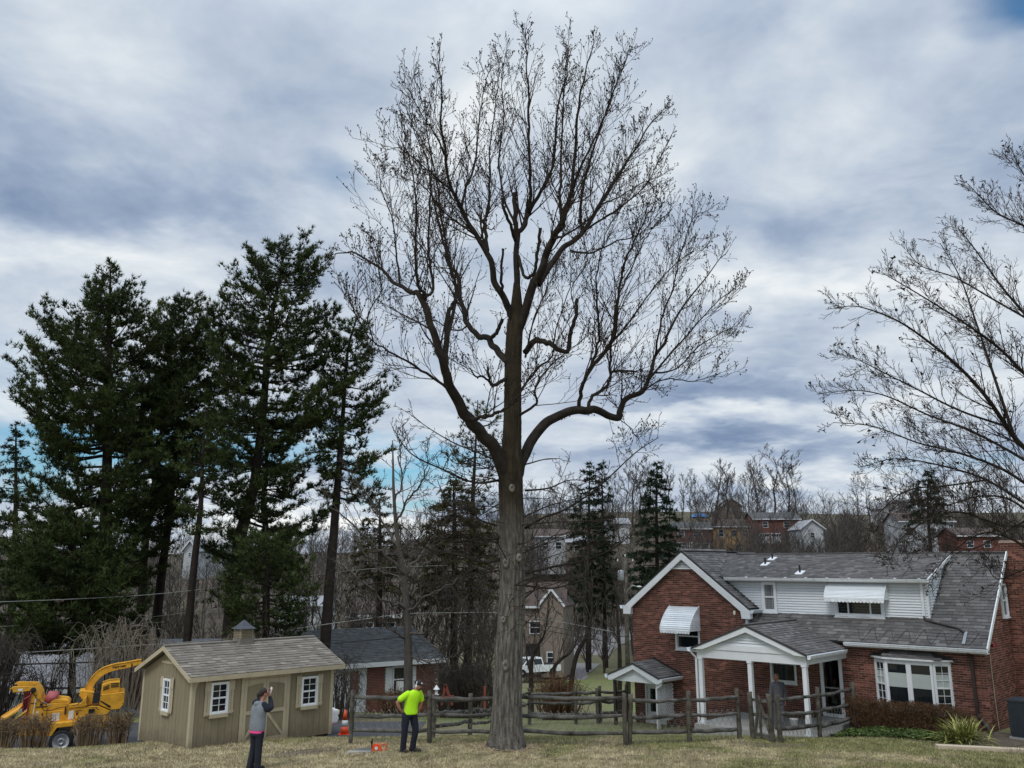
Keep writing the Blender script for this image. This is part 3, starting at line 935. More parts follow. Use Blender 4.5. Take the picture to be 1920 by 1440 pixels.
def awning(parent, u0, u1, wallv, ztop, zfront, out_, drop, mat='awning'):
    """A ribbed metal awning: curved slats between two slatted sides, a scalloped lower edge."""
    a = MB(); n = 13
    prof = []
    for i in range(n + 1):
        q = i / n
        y = wallv - out_ * (1 - (1 - q) ** 1.55) * .98 - .01
        z = ztop - (ztop - zfront) * (q ** 1.12)
        prof.append((y, z))
    for (y0, z0), (y1, z1) in zip(prof, prof[1:]):
        a.hexa([(u0, y1, z1 - .004), (u1, y1, z1 - .004), (u1, y0, z0 - .018), (u0, y0, z0 - .018), (u0, y1 - .020, z1 + .020), (u1, y1 - .020, z1 + .020), (u1, y0, z0 - .004), (u0, y0, z0 - .004)])
    aw = a.build('awning', mat, parent)
    s = MB()
    yf, zf = prof[-1]
    for us in (u0, u1):
        m_ = 12
        for i in range(m_):
            z1 = ztop - (ztop - zfront) * i / m_; z0 = ztop - (ztop - zfront) * (i + 1) / m_ + .006
            q = min(1, max(0, (ztop - (z0 + z1) / 2) / (ztop - zfront))) ** (1 / 1.12)
            ye = wallv - out_ * (1 - (1 - q) ** 1.55) * .98 + .01
            sg = 1 if us == u1 else -1
            s.hexa([(us - .004 * sg, ye, z0), (us - .004 * sg, wallv - .004, z0), (us + .012 * sg, wallv - .004, z0), (us + .012 * sg, ye, z0),
                    (us - .004 * sg, ye, z1), (us - .004 * sg, wallv - .004, z1), (us + .003 * sg, wallv - .004, z1), (us + .003 * sg, ye, z1)])
    s.build('side_slats', mat, aw, kind='stuff')
    sc = MB(); k = max(8, int((u1 - u0) / .11))
    for i in range(k):
        w_ = (u1 - u0) / k; c_ = u0 + (i + .5) * w_
        pts = [(c_ - w_ / 2, yf - .012, zf + .02), (c_ - w_ / 2, yf - .012, zf - drop * .45)] + \
              [(c_ + math.sin(t_) * w_ / 2, yf - .012, zf - drop * .45 - math.cos(t_) * drop * .55) for t_ in np.linspace(-1.2, 1.2, 5)] + [(c_ + w_ / 2, yf - .012, zf - drop * .45), (c_ + w_ / 2, yf - .012, zf + .02)]
        sc.prism(pts, (0, .008, 0))
    sc.build('scalloped_edge', mat, aw)
    for us in (u0, u1): MB().tube([(us, y - .008, z + .016) for y, z in prof], .018, 6).build('edge_tube', 'white', aw)
    return aw


awning(dorm, -4.78, -2.82, DV, 4.16, 3.64, .42, .10)
awning(house, -10.66, -9.42, 0, 3.25, 2.42, .74, .09)
window(house, WM(GWIN[0], .05, GWIN[2]), GWIN[1] - GWIN[0], GWIN[3] - GWIN[2], 1, 1, 2, .075, .07, 'glass', 'white')

# gable trim: rake boards with returns, louvred vent -------------------
tr = MB()
for sg in (-1, 1):
    ux = GC + sg * 2.66
    top_ = (GC, gable_z(GC) - .075); bot = (ux, gable_z(ux) - .075)
    tr.prism([(top_[0], -.20, top_[1]), (bot[0], -.20, bot[1]), (bot[0], -.20, bot[1] - .24), (ux - sg * .33, -.20, bot[1] - .24), (ux - sg * .36, -.20, bot[1] - .02 + .02),
              (top_[0], -.20, top_[1] - .235)][::-sg], (0, .055, 0))
    b = MB(); b.prism([(ux, -.145, bot[1] - .24), (ux - sg * .33, -.145, bot[1] - .24), (ux - sg * .30, -.145, bot[1] + .01), (ux, -.145, bot[1] - .01)][::sg], (0, .144, 0))
    b.build('eave_return', 'trim', house)
tr.build('rake_board', 'trim', house)
v_ = MB(); zb, zt = 4.63, 5.02
v_.prism([(GC - .52, -.06, zb), (GC + .52, -.06, zb), (GC, -.06, zt)][::1], (0, .05, 0))
vent = v_.build('gable_vent', 'dark', house)
MB().box(GC - .56, GC + .56, -.10, -.055, zb - .055, zb - .001).build('vent_frame', 'trim', vent)
for i in range(6):
    z = zb + .012 + i * .058; hw = .50 * (zt - z - .03) / (zt - zb)
    if hw < .03: continue
    MB().hexa([(GC - hw, -.095, z), (GC + hw, -.095, z), (GC + hw, -.062, z + .025), (GC - hw, -.062, z + .025), (GC - hw, -.095, z + .012), (GC + hw, -.095, z + .012), (GC + hw, -.062, z + .037), (GC - hw, -.062, z + .037)]).build('louvre', 'trim', vent)
half_round_gutter((GC - 2.70, 5.6, gable_z(GC - 2.62) - .16), (GC - 2.70, -.2, gable_z(GC - 2.62) - .16), 'white', house)
half_round_gutter((GC + 2.68, -.2, gable_z(GC + 2.62) - .16), (GC + 2.68, .50, gable_z(GC + 2.62) - .16), 'white', house)
# siding and downspout under the right eave of the wing
sb = MB()
for i in range(9): lap_board(sb, (-7.60, .0, 0), (-7.60, .52, 0), (1, 0, 0), 2.38 + i * .095, .092)
sb.build('siding_boards', 'siding', house)
MB().box(-7.58, -7.50, -.07, -.008, 2.42, 3.15).build('downspout', 'white', house)
lp = MB(); lp.lathe([(.03, 0), (.045, .03), (.05, .1), (.03, .14), (.0, .15)], 10, Matrix.Translation((-7.98, -.07, 3.02))); lp.build('wall_lamp', 'lamp_glass', house)
MB().tube([(-7.97, -.02, 3.0), (-7.97, -.02, 2.3), (-7.94, -.02, 1.5)], .006, 4).build('wire', 'greymetal', house)

# main eave: fascia, gutter, dark downspout ----------------------------
MB().box(-4.02, .17, -.30, -.255, 2.215, 2.345).build('fascia', 'trim', house)
MB().box(-4.02, .15, -.255, -.005, 2.215, 2.235).build('soffit', 'trim', house)
half_round_gutter((-4.02, -.302, 2.235), (.19, -.302, 2.235), 'white', house)
d_ = MB(); d_.bar((-.35, -.38, 2.24), (-.35, -.20, 2.14), .08, .06); d_.bar((-.35, -.06, 2.16), (-.35, -.06, .52), .09, .07, (0, 1, 0)); d_.bar((-.35, -.06, .54), (.12, -.42, .02), .085, .06)
d_.build('downspout', 'brown', house)
# white rake on the right end
MB().bar((.185, -.3, 2.335), (.185, RV, RZ - .005), .035, .13).build('rake_board', 'trim', house)
MB().prism([(.085, RV - .28, RZ - .30), (.085, RV + .28, RZ - .30), (.085, RV, RZ - .02)], (.03, 0, 0)).build('gable_tip', 'trim', house)
MS = Matrix.Translation((.012, 2.35, 3.18)) @ Matrix.Rotation(PI / 2, 4, 'Z')
window(house, MS, .50, .92, 1, 1, 2, .05, .06, 'glass', 'white')
MB().tube([(.03, .42, 2.36), (.03, .44, .9), (.03, .52, -.05)], .014, 6).build('conduit', 'shedtrim', house)
fl = MB(); fl.bar((.0, .40, 2.42), (.10, .40, 2.42), .06, .06)
for k in (-1, 1): fl.lathe([(.02, 0), (.05, .06), (.06, .12), (.0, .12)], 10, Matrix.Translation((.10, .40 + k * .07, 2.42)) @ Matrix.Rotation(k * -1.0, 4, 'X') @ Matrix.Rotation(1.3, 4, 'Y'))
fl.build('floodlight', 'red', house)

# bay window ---------------------------------------------------------
BP = .30
bw0, bw1, bz0, bz1 = BAYO
bay = MB()
bay.box(bw0, bw1, -.05, .12, bz0 - .08, bz0 - .002)
# plan: angled sides, flat middle
plan = [(bw0, 0), (bw0 + .42, -BP), (bw1 - .42, -BP), (bw1, 0)]
bayo = bay.build('bay_window', 'white', house)
MB().prism([(x, y - .02, bz0 - .08) for x, y in plan], (0, 0, .075)).build('sill', 'white', bayo); MB().prism([(x, y - .02, bz1) for x, y in plan], (0, 0, .07)).build('head', 'white', bayo)
def bay_light(p, q, n, cols, rows, sashes, name='window'):
    p = Vector((*p, 0)); q = Vector((*q, 0)); dvec = (q - p); L_ = dvec.length; ang = math.atan2(dvec.y, dvec.x)
    M = Matrix.Translation((p.x, p.y, bz0 + .06)) @ Matrix.Rotation(ang, 4, 'Z')
    hh = bz1 - bz0 - .12
    return M, L_, hh
segs = [(plan[0], plan[1], 2, 3, 2), (plan[1], ((plan[1][0] + plan[2][0]) / 2, -BP), 1, 1, 1), (((plan[1][0] + plan[2][0]) / 2, -BP), plan[2], 1, 1, 1), (plan[2], plan[3], 2, 3, 2)]
for (p, q, cc, rr, ss) in segs:
    M, L_, hh = bay_light(p, q, 0, cc, rr, ss)
    f = MB(); fr = .055
    for a in ((.002, fr), (L_ - fr, L_ - .002)): f.box(a[0], a[1], -.03, .03, -.06, hh + .06)
    f.box(fr, L_ - fr, -.029, .03, -.06, 0); f.box(fr, L_ - fr, -.029, .03, hh, hh + .06)
    wnd = f.build('window', 'white', bayo); wnd.matrix_local = M
    cuts = [0, .5 * hh, hh] if ss == 2 else [0, hh]
    for a, b in zip(cuts, cuts[1:]):
        s = MB(); t_ = .02
        s.box(fr, fr + t_, -.02, .02, a, b); s.box(L_ - fr - t_, L_ - fr, -.02, .02, a, b); s.box(fr + t_, L_ - fr - t_, -.019, .02, a, a + t_); s.box(fr + t_, L_ - fr - t_, -.019, .02, b - t_, b)
        for c_ in range(1, cc):
            x = fr + (L_ - 2 * fr) * c_ / cc; s.box(x - .006, x + .006, -.014, .01, a + t_, b - t_)
        for r_ in range(1, rr):
            z = a + (b - a) * r_ / rr; s.box(fr + t_, L_ - fr - t_, -.013, .01, z - .006, z + .006)
        s.build('sash', 'white', wnd)
    up = hh * (.78 if ss == 1 else .80); lo = hh * (.46 if ss == 1 else .5)
    MB().box(fr, L_ - fr, .012, .016, 0, lo).build('pane', 'glass', wnd); MB().box(fr, L_ - fr, .012, .016, up, hh).build('pane', 'glass', wnd)
    MB().box(fr, L_ - fr, .010, .015, lo + .001, up - .001).build('blind', 'shade', wnd)
br = MB(); zr = 2.18
e0 = [(bw0 - .10, -.02), (bw0 + .38, -BP - .10), (bw1 - .38, -BP - .10), (bw1 + .10, -.02)]
ra = (bw0 + .55, .0, zr); rb = (bw1 - .55, .0, zr)
br.add([(*e0[0], bz1 + .09), (*e0[1], bz1 + .09), (*e0[2], bz1 + .09), (*e0[3], bz1 + .09), ra, rb, (bw0 - .1, .0, bz1 + .09), (bw1 + .1, 0, bz1 + .09)], quads=[(1, 2, 5, 4)], tris=[(0, 1, 4), (2, 3, 5), (6, 0, 4), (3, 7, 5)], ngons=[[3, 2, 1, 0]])
bro = br.build('bay_roof', 'roofbase', bayo)
smass = MB()
BM = plane_matrix((e0[1][0] - .5, e0[1][1], bz1 + .094), (1, 0, 0), (0, BP + .10, zr - bz1 - .09))
bl_ = math.hypot(BP + .10, zr - bz1 - .09)
lay_shingles(bro, BM, e0[2][0] - e0[1][0] + 1.0, bl_, lambda a, s: .35 + s * 1.0 < a < e0[2][0] - e0[1][0] + .65 - s * 1.0, rg, mass=smass, expo=.10)
smass.build('shingle_courses', 'shingle', bro, kind='stuff')
rim_ = MB()
for a, b in zip(e0, e0[1:]): rim_.bar((*a, bz1 + .075), (*b, bz1 + .075), .03, .05)
rim_.build('bay_fascia', 'white', bayo)
fb = MB(); fb.bar((bw0 - .14, -.02, bz1 + .10), (bw0 + .58, -.02, zr + .05), .05, .05); fb.bar((bw0 + .58, -.02, zr + .03), (bw1 - .58, -.02, zr + .03), .05, .05); fb.bar((bw1 - .58, -.02, zr + .05), (bw1 + .14, -.02, bz1 + .10), .05, .05)
fb.build('flashing', 'blackmetal', bayo)
# the room behind the openings
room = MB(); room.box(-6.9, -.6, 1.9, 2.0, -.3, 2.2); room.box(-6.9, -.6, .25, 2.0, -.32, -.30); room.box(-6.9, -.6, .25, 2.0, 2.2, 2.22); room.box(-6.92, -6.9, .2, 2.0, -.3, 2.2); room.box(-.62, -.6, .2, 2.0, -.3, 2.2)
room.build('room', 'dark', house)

# porch ---------------------------------------------------------------
PL, PC, PHW = -2.95, -5.98, 1.86
ZB0, ZB1 = 1.83, 2.10
pb = MB(); pb.box(PC - PHW, PC + PHW, PL, PL + .16, ZB0, ZB1)
pb.box(PC - PHW, PC - PHW + .16, PL + .16, -.002, ZB0, ZB1); pb.box(PC + PHW - .16, PC + PHW, PL + .16, -.002, ZB0, ZB1)
porch = pb.build('porch', 'trim', house)
MB().box(PC - PHW + .16, PC + PHW - .16, PL + .16, -.003, ZB1 - .10, ZB1 - .06).build('ceiling', 'trim', porch)
PA = 2.90
pw = PHW + .12
ps_ = (PA - (ZB1 + .02)) / pw
pr = MB(); 
slope_slab(pr, (PC + pw, PL - .18, ZB1 + .03), (PC + pw, -.30, ZB1 + .03), (PC, .46, PA + .01), (PC, PL - .18, PA + .01), .05)
slope_slab(pr, (PC - pw, -.30, ZB1 + .03), (PC - pw, PL - .18, ZB1 + .03), (PC, PL - .18, PA + .01), (PC, .46, PA + .01), .05)
proof = pr.build('porch_roof', 'roofbase', porch)
cand, mass = [], MB()
pl_ = math.hypot(pw, PA - ZB1 - .02)
PM2 = plane_matrix((PC + pw, PL - .18, ZB1 + .036), (0, 1, 0), (-pw, 0, PA - ZB1 - .02))
lay_shingles(proof, PM2, 3.75, pl_, lambda a, s: (PL - .18 + a) < -.30 + .78 * s / pl_, rg, lambda p: 0, mass=mass, cand=cand)
settle_shingles(proof, cand, mass, 'shingle')
MB().bar((PC, PL - .19, PA + .028), (PC, .44, PA + .028), .2, .025).build('ridge_cap', 'shingle', proof)
pd = MB(); pd.prism([(PC - PHW, PL + .02, ZB1), (PC + PHW, PL + .02, ZB1), (PC, PL + .02, PA - .06)], (0, .10, 0))
ped = pd.build('pediment', 'greysiding', porch)  # grey behind the pediment boards stands in for shade in their gaps
MB().prism([(PC - pw + .06, PL - .03, ZB1 + .001), (PC + pw - .06, PL - .03, ZB1 + .001), (PC + pw - .46, PL - .03, ZB1 + .17), (PC - pw + .46, PL - .03, ZB1 + .17)], (0, .049, 0)).build('frieze_board', 'trim', ped)
for sg in (-1, 1):
    MB().prism([(PC, PL - .16, PA - .01), (PC + sg * pw, PL - .16, ZB1 + .0), (PC + sg * pw, PL - .16, ZB1 - .0 - .02), (PC + sg * (pw - .42), PL - .16, ZB1 + .001), (PC, PL - .16, PA - .21)][::-sg], (0, .10, 0)).build('rake_board', 'trim', ped)
for i in range(6):
    z = ZB1 + .17 + i * .083; hw = (PA - .16 - z) / ps_ - .05
    if hw < .06: continue
    lap_board(MB(), (PC - hw, PL + .018, 0), (PC + hw, PL + .018, 0), (0, -1, 0), z, .074).build('siding_board', 'siding', ped)
half_round_gutter((PC + pw, PL - .18, ZB1 - .09), (PC + pw, -.44, ZB1 - .09), 'white', porch)
half_round_gutter((PC - pw, -.30, ZB1 - .09), (PC - pw, PL - .22, ZB1 - .09), 'white', porch)
for (u, zb_) in ((PC - PHW + .10, -.17), (PC - .02, -.17), (PC + PHW - .10, -.17)):
    q = MB(); q.box(u - .065, u + .065, PL + .015, PL + .145, zb_ + .08, ZB0 - .061)
    post = q.build('porch_post', 'white', porch)
    q = MB(); q.box(u - .10, u + .10, PL - .02, PL + .18, zb_, zb_ + .05); q.box(u - .082, u + .082, PL - .002, PL + .162, zb_ + .051, zb_ + .08)
    q.build('post_base', 'white', post)
    q = MB(); q.box(u - .085, u + .085, PL - .005, PL + .165, ZB0 - .06, ZB0 - .001); q.build('post_cap', 'white', post)
q = MB(); q.bar((PC - PHW - .19, PL - .12, ZB1 - .08), (PC - PHW - .06, PL + .06, ZB1 - .30), .06, .05); q.bar((PC - PHW - .06, PL + .06, ZB1 - .28), (PC - PHW - .06, PL + .06, -.40), .07, .055, (0, 1, 0))
q.build('downspout', 'white', porch)
MB().box(-7.95, -3.85, PL - .15, -.02, -.95, -.17).build('porch_floor', 'concrete', house)
MB().box(-5.15, -3.92, -1.15, -.02, -.169, -.02).build('door_step', 'concrete', house)
window(house, WM(PWIN[0], .05, PWIN[2]), PWIN[1] - PWIN[0], PWIN[3] - PWIN[2], 1, 1, 1, .07, .075, 'glass', 'white')
# glazed door
dm = MB(); du0, du1, dz_0, dz_1 = DOOR
dm.box(du0 - .11, du0, -.04, .06, dz_0 - .03, dz_1 + .10); dm.box(du1, du1 + .11, -.04, .06, dz_0 - .03, dz_1 + .10); dm.box(du0, du1, -.039, .06, dz_1, dz_1 + .10); dm.box(du0, du1, -.039, .06, dz_0 - .03, dz_0 + .07)
doo = dm.build('door', 'white', house)
clear = bpy.data.materials.new('clear_glass'); clear.use_nodes = True
cp_ = clear.node_tree.nodes['Principled BSDF']; cp_.inputs['Transmission Weight'].default_value = 1; cp_.inputs['Roughness'].default_value = .02; cp_.inputs['IOR'].default_value = 1.25; cp_.inputs['Base Color'].default_value = (.5, .53, .53, 1)
MT['clear'] = clear
MB().box(du0, du1, -.004, .004, dz_0 + .07, dz_1).build('pane', 'clear', doo)
MB().box(du0 + .02, du1 - .02, -.02, -.005, .86, .90).build('handle', 'greymetal', doo)
MB().lathe([(.0, 0), (.09, .0), (.12, .03), (.1, .06), (0, .08)], 12, Matrix.Translation((-5.95, -.6, ZB1 - .19))).build('porch_lamp', 'lamp_glass', porch)
# small things fixed to the porch wall: hose reel cord
MB().tube([(-7.45, -.03, .62), (-6.86, -.03, .56), (-6.72, -.03, .2)], .006, 4).build('wire', 'greymetal', house)

# small side porch at the left end ---------------------------------------
QL, QC, QHW, QA, QE = -1.35, -11.42, 1.06, 1.25, .80
sp_ = MB(); sp_.box(QC - QHW + .08, QC + QHW - .08, QL + .05, QL + .13, .63, .80)
spo = sp_.build('side_porch', 'trim', house)
pr = MB()
slope_slab(pr, (QC + QHW + .06, QL - .1, QE + .05), (QC + QHW + .06, -.003, QE + .05), (QC, -.003, QA + .05), (QC, QL - .1, QA + .05), .05)
slope_slab(pr, (QC - QHW - .06, -.003, QE + .05), (QC - QHW - .06, QL - .1, QE + .05), (QC, QL - .1, QA + .05), (QC, -.003, QA + .05), .05)
sro = pr.build('porch_roof', 'roofbase', spo)
cand, mass = [], MB()
ql = math.hypot(QHW + .06, QA - QE)
lay_shingles(sro, plane_matrix((QC + QHW + .06, QL - .1, QE + .056), (0, 1, 0), (-(QHW + .06), 0, QA - QE)), -QL + .09, ql, lambda a, s: True, rg, lambda p: 0, mass=mass, cand=cand)
settle_shingles(sro, cand, mass, 'shingle')
MB().bar((QC, -.02, QA + .10), (QC + QHW + .06, -.02, QE + .10), .04, .07).build('flashing', 'blackmetal', spo)
MB().bar((QC, -.02, QA + .10), (QC - QHW - .06, -.02, QE + .10), .04, .07).build('flashing', 'blackmetal', spo)
MB().prism([(QC - QHW + .1, QL + .08, .80), (QC + QHW - .1, QL + .08, .80), (QC, QL + .08, QA - .08)], (0, .05, 0)).build('pediment', 'trim', spo)
for sg in (-1, 1):
    MB().prism([(QC, QL - .08, QA + .005), (QC + sg * (QHW + .05), QL - .08, QE + .0), (QC + sg * (QHW + .05), QL - .08, QE - .15), (QC + sg * (QHW - .12), QL - .08, QE - .15), (QC, QL - .08, QA - .17)][::-sg], (0, .05, 0)).build('rake_board', 'trim', spo)
half_round_gutter((QC + QHW + .06, QL - .1, QE - .09), (QC + QHW + .06, -.05, QE - .09), 'white', spo)
half_round_gutter((QC - QHW - .06, -.05, QE - .09), (QC - QHW - .06, QL - .12, QE - .09), 'white', spo)
for u in (QC - QHW + .14, QC + QHW - .14):
    MB().box(u - .05, u + .05, QL + .04, QL + .14, -1.2, .629).build('porch_post', 'brown' if u < QC else 'white', spo)
q = MB(); q.tube(smooth_path([(QC + QHW + .1, QL - .02, .74), (QC + QHW + .06, QL, .62), (QC + QHW - .10, QL - .01, .50), (QC + QHW - .12, QL - .01, .3), (QC + QHW - .12, QL - .01, -1.1)], 4), .038, 8); q.build('downspout', 'white', spo)
# lattice panel closing the right side
lt = MB(); xl = QC + QHW - .12
for k in range(-14, 22):
    for sg in (-1, 1):
        y0_, z0_ = (QL + .18 if True else 0), -.62 + k * .125
        y1_ = -.30; dzz = (y1_ - y0_) * 1.05 * sg
        za, zb_ = z0_, z0_ + dzz
        pts = [(y0_, za), (y1_, zb_)]
        # clip to the panel
        lo_, hi_ = -.62, .60
        (ya, a_), (yb, b_) = pts
        if a_ > b_: (ya, a_), (yb, b_) = (yb, b_), (ya, a_)
        if b_ < lo_ or a_ > hi_: continue
        if a_ < lo_: ya, a_ = ya + (yb - ya) * (lo_ - a_) / (b_ - a_), lo_
        if b_ > hi_: yb, b_ = ya + (yb - ya) * (hi_ - a_) / (b_ - a_), hi_
        if abs(b_ - a_) < .05: continue
        lt.bar((xl + .008 * sg, ya, a_), (xl + .008 * sg, yb, b_), .038, .012, (1, 0, 0))
lt.build('lattice', 'white', spo)
d2 = MB(); d2.box(SDOOR[0] - .07, SDOOR[0], -.03, .05, SDOOR[2], SDOOR[3] + .07); d2.box(SDOOR[1], SDOOR[1] + .07, -.03, .05, SDOOR[2], SDOOR[3] + .07); d2.box(SDOOR[0], SDOOR[1], -.029, .05, SDOOR[3], SDOOR[3] + .07)
d2.box(SDOOR[0], SDOOR[0] + .13, .005, .05, SDOOR[2], SDOOR[3]); d2.box(SDOOR[1] - .13, SDOOR[1], .005, .05, SDOOR[2], SDOOR[3]); d2.box(SDOOR[0] + .13, SDOOR[1] - .13, .006, .05, SDOOR[2], SDOOR[2] + .4); d2.box(SDOOR[0] + .13, SDOOR[1] - .13, .006, .05, SDOOR[3] - .14, SDOOR[3])
d2o = d2.build('door', 'white', house); MB().box(SDOOR[0] + .13, SDOOR[1] - .13, .02, .03, SDOOR[2] + .4, SDOOR[3] - .14).build('pane', 'glass', d2o)
# ------------------------------------------------------------------ garden shed
rg = np.random.default_rng(23)
shed = thing('garden_shed', 'khaki garden shed with tan double doors, shuttered windows and a louvred cupola', 'shed', (SHED_A.x, SHED_A.y, 0), PI / 2 - SHED_AL)
SL, SD_, SE, SR = 4.41, 3.0, 1.86, 2.50
core = MB(); core.box(.0, SL, .0, SD_, -.06, SE - .06)
core.prism([(.0, 0, SE - .06), (.0, SD_, SE - .06), (.0, SD_ / 2, SR - .10)], (SL, 0, 0))
swall = core.build('wall', 'dark', shed)


def plank(M, w_, z0, z1, z1b=None):
    b = MB(); z1b = z1 if z1b is None else z1b
    b.hexa([(.004, -.018, z0), (w_ - .004, -.018, z0), (w_, -.001, z0), (0, -.001, z0), (.004, -.018, z1), (w_ - .004, -.018, z1b), (w_, -.001, z1b), (0, -.001, z1)])
    o = b.build('plank', 'shedwall', swall); o.matrix_local = M
    return o


np_ = 22; pw_ = SL / np_
for i in range(np_): plank(Matrix.Translation((i * pw_, 0, 0)), pw_, -.10, SE - .04)
np2 = 15; pw2 = SD_ / np2
SM2 = Matrix.Rotation(-PI / 2, 4, 'Z')
for i in range(np2):
    y0 = SD_ - i * pw2; y1 = y0 - pw2
    zt = lambda y: SE - .06 + (SR - SE - .04) * (1 - abs(y - SD_ / 2) / (SD_ / 2))
    plank(Matrix.Translation((0, y0, 0)) @ SM2, pw2, -.10, zt(y0), zt(y1))
cb = MB()
for (x, y) in ((0, 0),):
    cb.box(-.03, .075, -.035, -.019, -.12, SE - .05); cb.box(-.035, -.019, -.019, .075, -.12, SE - .05)
cb.build('corner_board', 'shedtrim', shed)
MB().box(SL - .075, SL + .03, -.035, -.019, -.12, SE - .05).build('corner_board', 'shedtrim', shed)
MB().box(-.035, -.019, SD_ - .075, SD_ + .03, -.12, SE - .05).build('corner_board', 'shedtrim', shed)
MB().box(-.034, -.019, SD_ / 2 - .42, SD_ / 2 + .42, SE + .19, SE + .26).build('gable_board', 'shedtrim', shed)
MB().box(.05, SL - .05, .05, SD_ - .05, -.30, -.061).build('skid', 'dark', shed)
br_ = MB(); br_.prism([(.03, -.036, SE - .07), (.03, -.036, SE - .36), (.075, -.036, SE - .36), (.12, -.036, SE - .22), (.26, -.036, SE - .10), (.26, -.036, SE - .07)], (0, -.012, 0)); br_.build('eave_bracket', 'shedtrim', shed)

# roof
OV = .20
sr = MB()
zs = lambda y: SR + .03 - abs(y - SD_ / 2) * (SR + .03 - 1.82) / (SD_ / 2 + OV)
slope_slab(sr, (-.2, -OV, zs(-OV)), (SL + .28, -OV, zs(-OV)), (SL + .28, SD_ / 2, zs(SD_ / 2)), (-.2, SD_ / 2, zs(SD_ / 2)), .03)
slope_slab(sr, (SL + .28, SD_ + OV, zs(-OV)), (-.2, SD_ + OV, zs(-OV)), (-.2, SD_ / 2, zs(SD_ / 2)), (SL + .28, SD_ / 2, zs(SD_ / 2)), .03)
sroof = sr.build('roof', 'shedshingle', shed)
cand, mass = [], MB()
sl_ = math.hypot(SD_ / 2 + OV, zs(SD_ / 2) - zs(-OV))
lay_shingles(sroof, plane_matrix((-.21, -OV, zs(-OV) + .004), (1, 0, 0), (0, SD_ / 2 + OV, zs(SD_ / 2) - zs(-OV))), SL + .50, sl_, lambda a, s: True, rg, lambda p: p.y, mat='shedshingle', mass=mass, cand=cand)
settle_shingles(sroof, cand, mass, 'shedshingle')
MB().bar((-.21, SD_ / 2, zs(SD_ / 2) + .012), (SL + .29, SD_ / 2, zs(SD_ / 2) + .012), .16, .025).build('ridge_cap', 'shedshingle', sroof)
MB().box(-.2, SL + .28, -OV - .025, -OV, zs(-OV) - .115, zs(-OV) + .004).build('fascia', 'shedtrim', sroof)
for sg in (0, 1):
    y0 = -OV - .02 if not sg else SD_ + OV + .02
    b = MB(); b.prism([(-.225, SD_ / 2, SR + .035), (-.225, y0, zs(-OV) + .0), (-.225, y0, zs(-OV) - .115), (-.225, SD_ / 2, SR - .085)][::-1 if not sg else 1], (.024, 0, 0)); b.build('rake_board', 'shedtrim', sroof)
    b = MB(); b.prism([(SL + .281, SD_ / 2, SR + .035), (SL + .281, y0, zs(-OV) + .0), (SL + .281, y0, zs(-OV) - .115), (SL + .281, SD_ / 2, SR - .085)], (.024, 0, 0)); b.build('rake_board', 'shedtrim', sroof)


def shutter(M, w_, h_):
    s = MB(); hw = w_ / 2 - .006
    s.box(0, hw, -.016, 0, 0, h_); s.box(hw + .012, w_, -.016, 0, 0, h_)
    o = s.build('shutter', 'shedtrim', shed); o.matrix_local = M
    for z0, z1 in ((h_ * .70, h_ * .96), (.03, .10)):
        b = MB(); b.box(-.012, w_ + .012, -.030, -.0165, z0, z1); b.build('batten', 'shedtrim', o)
    return o


def shed_window(M, w_, h_, sw=.155):
    window(shed, M, w_, h_, 2, 2, 2, .045, .04, 'glass', 'white', sill=False)
    for x in (-.05 - sw, w_ + .05): shutter(M @ Matrix.Translation((x, -.002, -.08)), sw, h_ + .17)
    b = MB(); b.box(-.05, w_ + .05, -.055, -.0, -.14, -.047); b.build('flower_ledge', 'shedtrim', shed).matrix_local = M


shed_window(Matrix.Translation((.545, -.036, .87)), .43, .72)
shed_window(Matrix.Translation((3.37, -.036, .79)), .46, .72)
shed_window(Matrix.Translation((-.036, 1.60, .86)) @ SM2, .36, .76)

# double doors
D0, D1, DM_, DB, DT = 1.50, 2.86, 2.17, -.04, 1.62
fr = MB(); fr.box(D0 - .085, D0, -.045, -.019, -.08, DT + .07); fr.box(D1, D1 + .085, -.045, -.019, -.08, DT + .07); fr.box(D0, D1, -.0449, -.019, DT, DT + .0699)
fr.build('door_frame', 'shedtrim', shed)
for a, b, sg in ((D0 + .006, DM_ - .004, 1), (DM_ + .004, D1 - .006, -1)):
    p = MB(); p.box(a, b, -.030, -.019, DB, DT - .005); d_ = p.build('door', 'shedwall', shed)
    t_ = .085
    def piece(f):
        q = MB(); f(q); q.build('door_board', 'shedtrim', d_)
    piece(lambda q: q.box(a, a + t_, -.048, -.0305, DB, DT - .006)); piece(lambda q: q.box(b - t_, b, -.048, -.0305, DB, DT - .006))
    piece(lambda q: q.box(a + t_, b - t_, -.0479, -.0305, DB, DB + .10)); piece(lambda q: q.box(a + t_, b - t_, -.0479, -.0305, .70, .79))
    # arched head board
    n = 12; xs_ = np.linspace(a + t_, b - t_, n)
    top = [(x, -.0479, DT - .006) for x in (b - t_, a + t_)]
    mid_ = DM_
    arch = [(x, -.0479, DT - .12 - .13 * ((abs(x - (b - .1 if sg > 0 else a + .1)) / (b - a)) ** 2)) for x in xs_]
    piece(lambda q: q.prism(arch + top, (0, .0174, 0)))
    if sg > 0: piece(lambda q: q.bar((b - t_, -.0395, .69), (a + t_, -.0395, DB + .12), .016, .075, (1, 0, 1)))
    else: piece(lambda q: q.bar((a + t_, -.0395, .69), (b - t_, -.0395, DB + .12), .016, .075, (-1, 0, 1)))
MB().box(D0 - .05, D1 + .05, -.16, -.02, -.12, -.075).build('door_sill', 'fence', shed)

